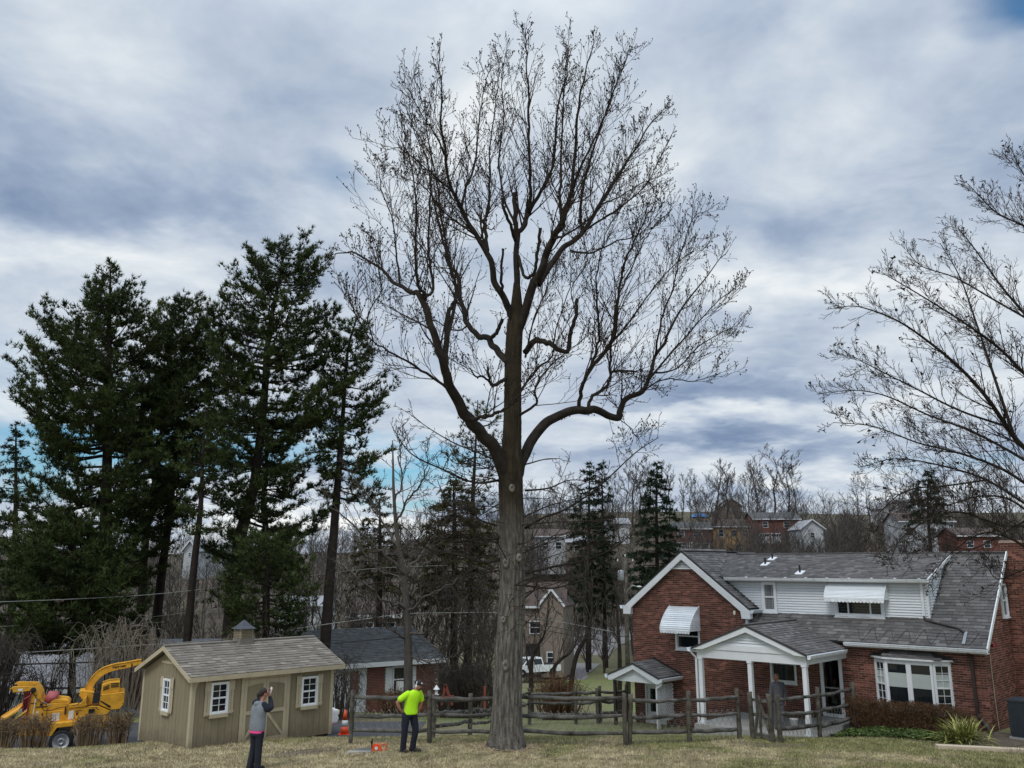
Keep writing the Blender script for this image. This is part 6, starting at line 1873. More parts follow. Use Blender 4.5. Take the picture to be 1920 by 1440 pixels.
# traced limbs: (points as (px, py, metres back), start width, end width in px)
LIMBS = [
    # great left limb and what rises from it
    ([(957, 945, .1), (948, 900, -.05), (930, 850, -.3), (902, 812, -.7), (876, 785, -1.0), (862, 760, -1.3), (843, 722, -1.7), (833, 684, -2.0), (818, 641, -2.2), (805, 598, -2.3), (788, 556, -2.3), (771, 547, -2.2), (741, 530, -1.9), (707, 500, -1.6), (664, 474, -1.2), (628, 478, -1.0)], 38, 3),
    ([(790, 566, -2.3), (795, 550, -2.4), (784, 534, -2.6), (779, 470, -2.9), (781, 406, -3.1), (779, 363, -3.3), (770, 300, -3.4), (748, 255, -3.5)], 11, 2.5),
    ([(794, 559, -2.4), (812, 542, -2.3), (805, 491, -2.2), (803, 448, -2.1), (807, 363, -2.0), (809, 299, -2.0), (800, 240, -2.0), (806, 190, -1.9)], 9, 2.5),
    ([(750, 535, -1.9), (741, 461, -1.7), (737, 418, -1.5), (715, 355, -1.3), (711, 320, -1.2)], 6, 2),
    ([(834, 690, -2.0), (838, 628, -1.6), (842, 588, -1.4), (854, 560, -1.2)], 14, 9),
    ([(838, 640, -1.7), (854, 560, -1.2), (852, 525, -1.1), (840, 480, -1.0), (830, 427, -.8), (822, 363, -.7), (811, 300, -.5), (790, 262, -.3), (765, 225, -.2)], 11, 2.5),
    ([(862, 760, -1.3), (845, 735, -2.0), (800, 700, -2.9), (750, 670, -3.6), (700, 640, -4.0), (672, 600, -4.2), (655, 560, -4.3)], 9, 2),
    ([(700, 640, -4.0), (690, 590, -4.2), (715, 540, -4.3), (700, 470, -4.5)], 4, 2),
    ([(876, 785, -1.0), (910, 782, -1.6), (940, 770, -1.9), (965, 752, -2.0), (985, 720, -2.0), (1005, 690, -2.1)], 12, 3),
    # second left limb
    ([(953, 680, 0), (933, 658, .4), (916, 637, .7), (895, 628, .9), (878, 611, 1.1), (869, 581, 1.4), (860, 547, 1.6), (855, 513, 1.8), (840, 492, 1.9), (832, 460, 2.1), (818, 400, 2.4), (808, 350, 2.6), (800, 300, 2.8), (775, 240, 3.0), (757, 180, 3.2)], 21, 2.5),
    ([(916, 637, .7), (931, 624, .4), (942, 598, .2)], 11, 9),
    ([(878, 611, 1.1), (850, 620, 1.7), (810, 600, 2.4), (770, 605, 3.0), (740, 580, 3.4), (700, 560, 3.8)], 5, 2),
    ([(948, 710, 0), (924, 722, -.4), (916, 705, -.6), (914, 688, -.7)], 10, 6),
    ([(924, 722, -.4), (905, 705, -.8), (895, 708, -1.0), (880, 690, -1.2)], 7, 4),
    # crown: left leader
    ([(965, 640, .1), (957, 590, .05), (929, 530, -.2), (916, 483, -.4), (899, 453, -.5), (882, 427, -.6), (865, 389, -.8), (843, 346, -1.0), (833, 278, -1.2), (828, 222, -1.3), (826, 149, -1.4), (822, 95, -1.5)], 22, 3),
    ([(914, 470, -.4), (910, 427, .1), (907, 414, .3), (916, 397, .5), (919, 342, .8), (918, 278, 1.0), (929, 192, 1.2), (935, 130, 1.3)], 12, 2.5),
    ([(865, 389, -.8), (873, 354, -.4), (890, 307, .1), (897, 239, .5), (907, 170, .8), (920, 125, 1.0)], 9, 2.5),
    ([(856, 367, -.9), (839, 350, -1.4), (813, 329, -2.0), (779, 299, -2.6), (749, 278, -3.1), (725, 280, -3.4)], 7, 2),
    ([(833, 290, -1.2), (815, 250, -1.7), (790, 215, -2.1), (765, 165, -2.5)], 6, 2),
    ([(890, 440, -.5), (870, 425, -1.2), (830, 395, -2.2), (795, 350, -3.0), (760, 335, -3.7)], 7, 2),
    # centre leaders
    ([(969, 590, .1), (969, 534, .1), (971, 448, .1), (980, 427, .1), (993, 397, .2), (1012, 363, .3), (1031, 329, .4), (1040, 278, .5), (1048, 192, .6), (1058, 150, .7), (1066, 110, .8)], 20, 3),
    ([(992, 400, .2), (995, 342, -.2), (991, 256, -.4), (991, 171, -.6), (987, 110, -.7), (985, 58, -.8)], 12, 3),
    ([(969, 450, .1), (966, 400, .0), (965, 361, .0)], 13, 11),
    ([(968, 455, .1), (957, 420, -.4), (946, 395, -.7), (941, 371, -.8)], 9, 7),
    ([(980, 430, .1), (988, 395, .5), (990, 376, .6)], 9, 8),
    ([(972, 480, .1), (985, 520, -.4), (1002, 510, -.9), (1008, 470, -1.2), (1013, 427, -1.4)], 8, 8),
    ([(965, 420, .0), (945, 370, .9), (935, 300, 1.5), (945, 220, 2.0), (940, 150, 2.4), (950, 95, 2.6)], 8, 2.5),
    ([(958, 600, .0), (943, 560, -.2), (940, 520, -.7), (943, 466, -.9)], 9, 6),
    ([(966, 650, .1), (976, 605, .05), (1003, 530, -.2), (1021, 491, -.4), (1036, 448, -.6), (1053, 418, -.7), (1059, 388, -.8), (1070, 363, -.9), (1078, 299, -1.0), (1083, 213, -1.2), (1095, 150, -1.4), (1112, 85, -1.6)], 26, 3),
    ([(1010, 534, .0), (1048, 474, .5), (1091, 436, 1.0), (1125, 384, 1.5), (1155, 333, 2.0), (1189, 278, 2.4), (1224, 226, 2.8), (1245, 205, 3.0)], 19, 2.5),
    ([(1091, 436, 1.0), (1088, 384, .7), (1100, 320, .5), (1121, 256, .3), (1142, 192, .1), (1172, 120, -.1), (1178, 95, -.1)], 10, 2.5),
    ([(1053, 418, -.7), (1050, 376, -.2), (1052, 299, .2), (1055, 213, .5), (1059, 149, .8), (1066, 77, 1.0)], 10, 2.5),
    ([(1070, 363, -.9), (1090, 310, -1.6), (1120, 250, -2.2), (1145, 190, -2.7), (1160, 140, -3.0)], 8, 2),
    ([(1091, 436, 1.0), (1130, 410, .4), (1175, 380, -.2), (1215, 340, -.6), (1250, 270, -1.0)], 8, 2),
    ([(1125, 384, 1.5), (1160, 370, 2.4), (1200, 345, 3.0), (1240, 330, 3.5)], 6, 2),
    ([(1070, 470, .4), (1108, 474, .0), (1155, 453, -.4), (1198, 440, -.8), (1240, 395, -1.2)], 7, 2),
    ([(1036, 448, -.6), (1060, 440, -1.8), (1110, 405, -2.6), (1165, 320, -3.2), (1205, 240, -3.6)], 7, 2),
    # bent stub on the right
    ([(985, 660, 0), (1006, 639, -.5), (1031, 645, -.9), (1063, 660, -1.3), (1070, 624, -1.5), (1080, 590, -1.6), (1083, 560, -1.6)], 15, 8),
    ([(1080, 590, -1.6), (1072, 540, -1.4), (1100, 490, -1.2), (1092, 430, -1.1)], 3.5, 2),
    # great right limb
    ([(960, 945, .1), (968, 895, .1), (985, 850, .4), (1018, 799, .8), (1053, 778, 1.1), (1091, 769, 1.4), (1125, 773, 1.6), (1157, 784, 1.8), (1164, 765, 1.9), (1176, 748, 2.0), (1202, 735, 2.2), (1215, 714, 2.4), (1228, 671, 2.7), (1249, 637, 3.0), (1266, 598, 3.3), (1300, 550, 3.6), (1340, 500, 3.9), (1365, 470, 4.0)], 30, 2.5),
    ([(1215, 714, 2.4), (1260, 660, 2.0), (1300, 615, 1.5), (1340, 570, 1.1), (1385, 535, .8)], 7, 2),
    ([(1222, 700, 2.5), (1270, 690, 3.2), (1310, 650, 3.8), (1350, 625, 4.3), (1378, 612, 4.6)], 6, 2),
    ([(1205, 732, 2.2), (1250, 710, 1.6), (1300, 715, 1.0), (1350, 700, .5)], 5, 2),
    ([(1228, 671, 2.7), (1240, 600, 2.4), (1262, 540, 2.0), (1275, 480, 1.7), (1300, 410, 1.4), (1325, 395, 1.2)], 7, 2),
    ([(1085, 770, 1.4), (1090, 726, 1.1), (1104, 696, .8), (1117, 658, .6), (1123, 624, .5), (1121, 564, .3), (1119, 521, .2), (1135, 440, .0), (1165, 390, -.2)], 13, 2.5),
    ([(1104, 696, .8), (1142, 649, .5), (1155, 615, .3), (1160, 543, .1), (1172, 490, -.1), (1195, 440, -.3), (1215, 401, -.5), (1241, 367, -.6)], 13, 2.5),
    ([(1102, 771, 1.5), (1112, 743, 1.8), (1142, 718, 2.1), (1144, 684, 2.3), (1147, 628, 2.5), (1159, 560, 2.8), (1185, 500, 3.1), (1215, 440, 3.4), (1260, 390, 3.6)], 12, 2.5),
    ([(1144, 698, 2.2), (1168, 695, 1.8), (1195, 697, 1.4)], 7, 5),
    ([(1142, 649, .5), (1190, 590, -.4), (1225, 540, -1.0), (1262, 500, -1.6), (1300, 470, -2.0)], 6, 2),
    ([(1157, 784, 1.8), (1180, 800, 1.2), (1200, 830, .6)], 3.5, 2),
    # shoots from the trunk between the forks
    ([(975, 778, -.3), (1006, 756, -.8), (1002, 730, -1.0), (1020, 700, -1.2), (1050, 670, -1.3), (1090, 640, -1.4)], 8, 2.5),
    ([(978, 730, -.3), (1010, 688, -.9), (1035, 668, -1.3), (1042, 620, -1.6), (1068, 540, -1.9), (1072, 500, -2.0)], 7, 2),
    ([(985, 670, .2), (1000, 600, .8), (1025, 540, 1.3), (1032, 480, 1.7)], 6, 2),
]
limb_paths = []
EP = 1 / PXM
for pts, w0, w1 in LIMBS:
    P = [tp(*p) for p in pts]
    L = len(P)
    P = smooth_path(P, 5)
    P[1:-1] += nrg.normal(0, .010 if w0 < 12 else .018, P[1:-1].shape)
    t = np.linspace(0, 1, len(P))
    if w1 < 4.5: w0 *= .66 if w0 < 24 else .76; w1 *= .6
    else: w0 *= .78; w1 *= .78
    r_ = (w0 * (1 - t) ** 1.15 + w1 * (1 - (1 - t) ** 1.15)) / 2 / PXM
    mb = MB()
    if w0 >= 12:
        bark_tube(mb, P[::2] if len(P) % 2 else np.vstack([P[::2], P[-1:]]), list(r_[::2]) + ([] if len(P) % 2 else [r_[-1]]), 16, .06, 6, 0, int(w0 * 7))
    else: mb.tube(P, r_ * (1 + nrg.normal(0, .05, len(r_))), 7)
    mb.build('limb', 'limb', tree, True)
    limb_paths.append((P, r_, w0, w1))

tips = []
TP = dict(seg=4, wob=.105, up=.10, kids={1: 3.3, 2: 4.8, 3: 3}, ratio={1: .46, 2: .45, 3: .42}, rmin=.0056, tips=tips, ang=(24, 58), kup=.18, rr=.6)
out = {}
for P, r_, w0, w1 in limb_paths:
    if w1 > 4.5: # cut stubs: only a few water shoots
        path_children(rd, out, P, r_, .5, 1, 3, .8, .6, 1, TP, (30, 70), .4); continue
    Ln = float(np.linalg.norm(np.diff(P, axis=0), axis=1).sum())
    f0 = .45 if w0 > 20 else (.28 if w0 > 9 else .12)
    path_children(rd, out, P, r_, f0, 1.0, int(Ln * (1 - f0) * 3.4) + 3, 2.6, .75, 2, TP, (20, 48), .20, .40)
    path_children(rd, out, P, r_, .1, 1.0, int(Ln * .9) + 1, .7, .45, 1, TP, (30, 75), .2)
    # the leading tip
    tg = vnorm(tuple(P[-1] - P[-2])); sprout(rd, out, tuple(P[-1]), tg, .55, .007, 1, TP)
# thin shoots on the lower trunk, arching outwards and down
LP = dict(seg=5, wob=.10, up=-.015, kids={1: 3, 2: 4.5, 3: 4}, ratio={1: .42, 2: .40, 3: .36}, rmin=.0065, tips=None, ang=(25, 55), kup=.0, rr=.55)
low = {}
for i in range(46):
    py = rd.uniform(860, 1120); a = rd.uniform(0, 2 * PI); c = Vector(tp(960, py)); r0 = .38
    d = vnorm((math.cos(a), math.sin(a) * .8, rd.uniform(-.15, .5)))
    sprout(rd, low, (c.x + d[0] * r0, c.y + d[1] * r0, c.z), d, rd.uniform(1.2, 3.6), rd.uniform(.010, .026), 2, LP)
# some long lower branches as in the photograph
for pts, w0 in (([(985, 1075, -.3), (1040, 1062, -.6), (1100, 1050, -.8), (1160, 1022, -1.0), (1190, 990, -1.0)], 5), ([(985, 1098, -.3), (1035, 1103, -.5), (1080, 1092, -.7), (1125, 1078, -.8)], 4),
                ([(935, 1050, -.3), (905, 1055, -.5), (860, 1040, -.8), (800, 1028, -1.0), (760, 990, -1.3)], 5), ([(935, 1010, -.2), (890, 1012, -.5), (840, 1015, -.7), (800, 985, -1)], 5),
                ([(930, 985, -.3), (900, 975, -.6), (880, 955, -.9), (840, 945, -1.1), (820, 900, -1.4)], 4), ([(985, 990, -.2), (1020, 970, -.6), (1060, 955, -1), (1120, 915, -1.3), (1190, 850, -1.7), (1235, 820, -1.8)], 5),
                ([(985, 920, 0), (1030, 915, .5), (1070, 900, .9), (1130, 905, 1.4)], 4), ([(985, 1120, -.4), (1002, 1105, -.6), (1008, 1085, -.8), (1008, 1110, -.9), (1008, 1150, -.9)], 3),
                ([(938, 900, 0), (890, 905, -.6), (830, 880, -1.2), (770, 850, -1.6), (735, 800, -1.9)], 5), ([(945, 870, 0), (900, 850, 1), (850, 830, 2), (800, 800, 2.6), (760, 770, 3)], 4)):
    P = smooth_path([tp(*p) for p in pts], 4); t = np.linspace(0, 1, len(P)); r_ = (w0 * (1 - t) + 1.2 * t) / 2 / PXM
    mb = MB(); mb.tube(P, r_, 6); mb.build('limb', 'limb', tree, True)
    path_children(rd, low, P, r_, .15, 1, 10, 1.3, .6, 2, LP, (25, 60), .05)
mb = MB(); tubes_batch(mb, out.get(2, []) + low.get(2, []), 4); mb.build('branches', 'twig', tree, kind='stuff')
mb = MB(); tubes_batch(mb, out.get(1, []) + out.get(0, []) + low.get(1, []) + low.get(0, []), 3)
mb.build('twigs', 'twig', tree, kind='stuff')
# buds and old seed heads at the twig ends
T_ = np.array([t[0] for t in tips]); n = len(T_)
s = nrg.uniform(.010, .024, n)[:, None, None] * np.array([1, 1, 1.5])[None, None]
OC = np.array([(1, 0, 0), (0, 1, 0), (-1, 0, 0), (0, -1, 0), (0, 0, 1), (0, 0, -1)], float)
V = (T_[:, None] + OC[None] * s).reshape(-1, 3)
f = np.array([(0, 1, 4), (1, 2, 4), (2, 3, 4), (3, 0, 4), (1, 0, 5), (2, 1, 5), (3, 2, 5), (0, 3, 5)])
MB().add(V, tris=(np.arange(n)[:, None, None] * 6 + f[None]).reshape(-1, 3)).build('buds', 'twig', tree, kind='stuff')
# chips and bark litter heaped round the foot
b = MB(); g = np.random.default_rng(12)
for i in range(420):
    a = g.random() * 2 * PI; r_ = .55 + abs(g.normal(0, .22)); x, y = TX + math.cos(a) * r_, TY + math.sin(a) * r_ * .8; s_ = g.uniform(.012, .035)
    v = np.array([(-1, -.6, 0), (1, -.5, 0), (.8, .6, .1), (-.9, .5, .1), (0, 0, .5)]) * s_ @ np.array(Matrix.Rotation(g.random() * 6, 3, 'Z')); v += (x, y, gz(x, y) + .02 + max(0, .8 - r_) * .12)
    b.add(v, tris=[(0, 1, 4), (1, 2, 4), (2, 3, 4), (3, 0, 4)])
b.build('bark_litter', 'woodchip', None, kind='stuff', label='wood chips and bark litter round the foot of the big tree', category='wood chips')
print('twigs', sum(len(v) for v in out.values()), sum(len(v) for v in low.values()), n)
# ------------------------------------------------------------------ conifers
def tufts(mb, P, Dv, rg, n=8, L=(.14, .26), wd=.030, spread=.9):
    """A brush of thin blades at each point P pointing about Dv."""
    P = np.repeat(np.asarray(P), n, 0); Dv = np.repeat(np.asarray(Dv), n, 0); m = len(P)
    d = Dv + rg.normal(0, spread, (m, 3)); d /= np.linalg.norm(d, axis=1, keepdims=True)
    l_ = rg.uniform(L[0], L[1], (m, 1))
    s = np.cross(d, rg.normal(0, 1, (m, 3))); s /= np.linalg.norm(s, axis=1, keepdims=True) + 1e-9
    w_ = wd * rg.uniform(.6, 1.3, (m, 1))
    V = np.stack([P - s * w_ * .5, P + s * w_ * .5, P + d * l_], 1).reshape(-1, 3)
    mb.add(V, tris=np.arange(3 * m).reshape(-1, 3))


def conifer(name, label, trunk, Y, prof, seed, nb=60, style='pine', w0=30, mat='needle', bare=None, group=None, dens=1.0, cat='tree', sparse=1.0):
    """trunk: photo pixels from the foot up; prof: (py, left px, right px) outline of the crown from the top down."""
    rg = np.random.default_rng(seed)
    if style == 'pine': nb = int(nb * 1.35); w0 *= .8
    foot = atY(*trunk[0], Y); g = gz(foot.x, Y)
    o = Vector((foot.x, Y, g))
    t = thing(name, label, cat, o, 0, group)
    pts = [tuple(atY(x, y, Y) - o) for x, y in trunk]
    pts[0] = (pts[0][0], 0, min(pts[0][2], -.3))
    ppm = 1700 / (Y * CP + 1)
    P = smooth_path(pts, 6); tt = np.linspace(0, 1, len(P)); r0 = w0 / 2 / ppm
    rad = r0 * (1 - tt * .93) + .012
    rad[:3] *= (1.25, 1.1, 1.03)
    mb = MB(); bark_tube(mb, P[::2] if len(P) % 2 else P, rad[::2] if len(P) % 2 else rad, 14, .07, 4, 0, seed)
    mb.build('trunk', 'pinebark', t, True)
    zs = P[:, 2]
    py_ = np.array([p[0] for p in prof], float); lf = np.array([p[1] for p in prof], float); rt = np.array([p[2] for p in prof], float)
    ztop = (atY(960, py_[0], Y) - o).z; zbot = (atY(960, py_[-1], Y) - o).z
    zp = np.array([(atY(960, y, Y) - o).z for y in py_])[::-1]
    Lx = np.array([(atY(l, y, Y) - o).x for l, y in zip(lf, py_)])[::-1]; Rx = np.array([(atY(r_, y, Y) - o).x for r_, y in zip(rt, py_)])[::-1]
    boughs = []; TPp = []; TDd = []
    for i in range(nb):
        f = ((i + rg.random()) / nb) ** .92
        if style == 'pine':
            nw = max(6, nb // 6); f = ((int(i * nw / nb) + rg.random() * .42) / nw) ** .92
        zt = zbot + (ztop - zbot) * min(max(f + rg.normal(0, .022), 0), 1)                 # height of the tip
        a = i * 2.399963 + rg.normal(0, .35)
        ca, sa = math.cos(a), math.sin(a)
        cx0 = np.interp(zt, zs, P[:, 0]); cy0 = np.interp(zt, zs, P[:, 1])
        l_, r_ = np.interp(zt, zp, Lx), np.interp(zt, zp, Rx)
        ext = (r_ - cx0) if ca > 0 else (cx0 - l_); ext = max(ext, .12 * (r_ - l_))
        dep = (r_ - l_) * .46
        R_ = 1 / math.sqrt((ca / max(ext, .15)) ** 2 + (sa / max(dep, .15)) ** 2) * (rg.uniform(.6, 1.18) if style == 'pine' else rg.uniform(.7, 1.05))
        rise = (.10 + .62 * f ** 1.5) * rg.uniform(.6, 1.35) if style == 'pine' else -.22 + .35 * f
        z0 = zt - rise * R_
        z0 = min(max(z0, .5), zs[-1] - .05)
        bx, by = np.interp(z0, zs, P[:, 0]), np.interp(z0, zs, P[:, 1])
        tip = np.array([cx0 + ca * R_, cy0 + sa * R_, zt]); b0 = np.array([bx, by, z0])
        mid = b0 * .42 + tip * .58 + np.array([rg.normal(0, .08) * R_, rg.normal(0, .08) * R_, (-.16 - .08 * rg.random() if style == 'pine' else .05) * R_])
        bp = smooth_path([b0, mid, tip], 4)
        br = np.linspace(max(.012, .020 * R_ + .01), .008, len(bp))
        boughs.append((bp, br))
        if bare and f < bare: continue
        L = np.linalg.norm(tip - b0)
        nsub = int((3.5 + L * 3.6) * dens)
        for k in range(nsub):
            s = .22 + .78 * ((k + rg.random()) / nsub) if L > 1 else rg.random()
            x = s * (len(bp) - 1); j = min(int(x), len(bp) - 2); c = bp[j] + (bp[j + 1] - bp[j]) * (x - j)
            tg = bp[j + 1] - bp[j]; tg = tg / np.linalg.norm(tg)
            sd = np.cross(tg, (0, 0, 1)); sd /= np.linalg.norm(sd) + 1e-9
            d = tg * rg.uniform(.45, 1.0) + sd * rg.choice([-1, 1]) * rg.uniform(.4, 1.1) + np.array([0, 0, rg.uniform(-.08, .22) if style == 'pine' else rg.uniform(-.4, .1)])
            d /= np.linalg.norm(d)
            l2 = min(1.15, .32 * L * (1.15 - .5 * s) + .22) * rg.uniform(.6, 1.15)
            e = c + d * l2
            boughs.append((np.array([c, c * .5 + e * .5 + (0, 0, .03), e]), np.array([.010, .008, .006])))
            nt = max(2, int((2 + l2 * 6.5) * dens * sparse))
            q = rg.uniform(.15, 1.05, nt)[:, None]
            pp = c + (e - c) * q + rg.normal(0, .08, (nt, 3)) * np.array([1, 1, .7])
            TPp.append(pp); TDd.append(np.repeat((d * .8 + np.array([0, 0, .55 if style == 'pine' else -.15]))[None], nt, 0))
    mb = MB(); tubes_batch(mb, boughs, 3); mb.build('boughs', 'pinebark', t, kind='stuff')
    mb = MB()
    pine = style == 'pine'
    far_ = max(1.0, Y / 55)
    tufts(mb, np.concatenate(TPp), np.concatenate(TDd), rg, 10 if pine else 8, (.16 * far_, .34 * far_) if pine else (.14 * far_, .28 * far_), (.042 if pine else .055) * far_, .62 if pine else .8)
    print(name, seed, sum(len(x) for x in TPp))
    mb.build('crown', mat, t, kind='stuff')
    return t


GP = 'white pines standing beyond the shed'
conifer('pine_tree', 'broad dark pine at the far left with a long bough sweeping up to the left', [(195, 1262), (197, 1100), (199, 950), (202, 800), (205, 650), (207, 506)], 44,
        [(500, 196, 216), (540, 165, 250), (590, 100, 300), (640, 20, 310), (720, 0, 345), (800, 30, 335), (900, 70, 320), (1000, 40, 310), (1090, 30, 290)], 1, 128, w0=38, dens=1.05)
conifer('pine_tree', 'slim leaning pine close behind the broad dark pine on the left', [(262, 1230), (270, 1050), (290, 900), (310, 750), (326, 575)], 51,
        [(570, 314, 338), (630, 270, 385), (700, 240, 400), (800, 220, 405), (900, 215, 390), (1000, 215, 360)], 2, 76, w0=20)
conifer('pine_tree', 'pine with a pale inner crown just left of the tallest pine', [(288, 1230), (300, 1100), (316, 980), (327, 870), (336, 750), (347, 552)], 47,
        [(545, 338, 360), (590, 315, 410), (650, 296, 444), (740, 286, 450), (820, 280, 440), (890, 290, 420), (960, 300, 400)], 3, 84, w0=24)
conifer('pine_tree', 'thin bare-stemmed pine with a small sparse crown between two big pines', [(346, 1255), (362, 1080), (376, 950), (380, 860), (386, 765)], 42,
        [(765, 372, 400), (800, 345, 430), (850, 322, 442), (910, 330, 434), (960, 345, 436), (1000, 355, 425)], 4, 34, w0=19, dens=.75)
conifer('pine_tree', 'tallest pine with a rounded open top and layered boughs', [(424, 1255), (440, 1100), (455, 991), (475, 915), (494, 760), (503, 638), (520, 540), (540, 440)], 45,
        [(437, 522, 568), (470, 470, 602), (520, 440, 616), (560, 402, 620), (600, 380, 632), (660, 395, 640), (720, 380, 640), (780, 400, 622), (850, 400, 606), (930, 415, 592), (1000, 395, 590), (1060, 400, 590)], 5, 112, w0=36)
conifer('pine_tree', 'pine with a bare lower stem nearest the big bare tree', [(604, 1250), (616, 1116), (629, 964), (637, 860), (643, 776), (652, 658), (670, 592)], 46,
        [(588, 658, 684), (625, 622, 702), (690, 605, 722), (750, 598, 740), (810, 600, 742), (870, 590, 722), (925, 602, 712)], 6, 66, w0=25, dens=.95)
conifer('pine_tree', 'half hidden pine stem behind the tallest pine', [(508, 1210), (498, 1000), (493, 947), (500, 860), (520, 780)], 53,
        [(780, 500, 545), (840, 470, 565), (900, 478, 598), (980, 495, 612), (1060, 480, 605)], 7, 40, w0=18)
conifer('pine_tree', 'open ragged pine showing behind the trunk of the big bare tree', [(878, 1180), (885, 980), (890, 870), (896, 750)], 62,
        [(742, 876, 915), (790, 845, 940), (850, 832, 950), (905, 846, 934), (950, 860, 920)], 8, 36, w0=16, dens=.6, sparse=.8)
conifer('pine_tree', 'low young pine filling in under the tallest pine', [(502, 1262), (500, 1100), (498, 985)], 40.5,
        [(985, 474, 526), (1030, 430, 560), (1080, 410, 585), (1140, 405, 592), (1190, 420, 560)], 9, 44, w0=16, dens=.8)
conifer('pine_tree', 'low bushy pine under the broad dark pine at far left', [(140, 1275), (140, 1100), (138, 955)], 41,
        [(955, 105, 170), (1010, 50, 228), (1080, 22, 250), (1150, 12, 260), (1200, 12, 262)], 10, 74, w0=16)
conifer('spruce_tree', 'dark spruce cut off by the left edge of the view', [(26, 1230), (28, 1000), (30, 795)], 60,
        [(790, 24, 36), (850, 2, 58), (930, -24, 84), (1020, -40, 108), (1100, -44, 116), (1180, -44, 120)], 11, 90, 'spruce', 16, 'needle2', dens=.8)
conifer('cedar_tree', 'rounded dark cedar behind the big bare tree on its left', [(852, 1210), (852, 1000), (850, 905)], 58,
        [(903, 836, 868), (950, 806, 900), (1010, 792, 926), (1080, 784, 936), (1140, 784, 930)], 12, 84, 'spruce', 14, 'cedar', dens=.9)
conifer('cedar_tree', 'dull green cedar right beside the pine with the bare stem', [(712, 1220), (712, 1050), (712, 935)], 60,
        [(932, 702, 724), (985, 672, 752), (1050, 650, 772), (1120, 640, 784)], 13, 56, 'spruce', 14, 'cedar', dens=.7)
conifer('spruce_tree', 'left of the two pointed spruces on the far slope', [(1100, 1085), (1104, 980), (1106, 872)], 112,
        [(868, 1101, 1111), (915, 1084, 1126), (970, 1068, 1140), (1050, 1056, 1150), (1125, 1066, 1144), (1165, 1080, 1130)], 14, 120, 'spruce', 9, 'needle2', dens=.55)
conifer('spruce_tree', 'smaller spruce pressed against the pointed spruce on the far slope', [(1132, 1085), (1130, 980), (1129, 869)], 115,
        [(866, 1124, 1133), (915, 1112, 1146), (980, 1100, 1152), (1050, 1092, 1158), (1120, 1098, 1160), (1160, 1110, 1150)], 15, 100, 'spruce', 8, 'needle2', dens=.5)
conifer('spruce_tree', 'tall conical spruce standing behind the gable of the brick house', [(1230, 1110), (1231, 980), (1232, 869)], 104,
        [(866, 1227, 1237), (915, 1206, 1254), (965, 1196, 1268), (1020, 1182, 1276), (1085, 1174, 1284), (1140, 1176, 1284)], 16, 140, 'spruce', 10, 'needle2', dens=.6)
conifer('spruce_tree', 'dark conifer on the skyline above the right end of the brick house', [(1738, 1010), (1740, 950), (1741, 884)], 160,
        [(882, 1734, 1748), (915, 1714, 1764), (955, 1700, 1778), (985, 1696, 1784)], 17, 60, 'spruce', 8, 'needle2', dens=.4)

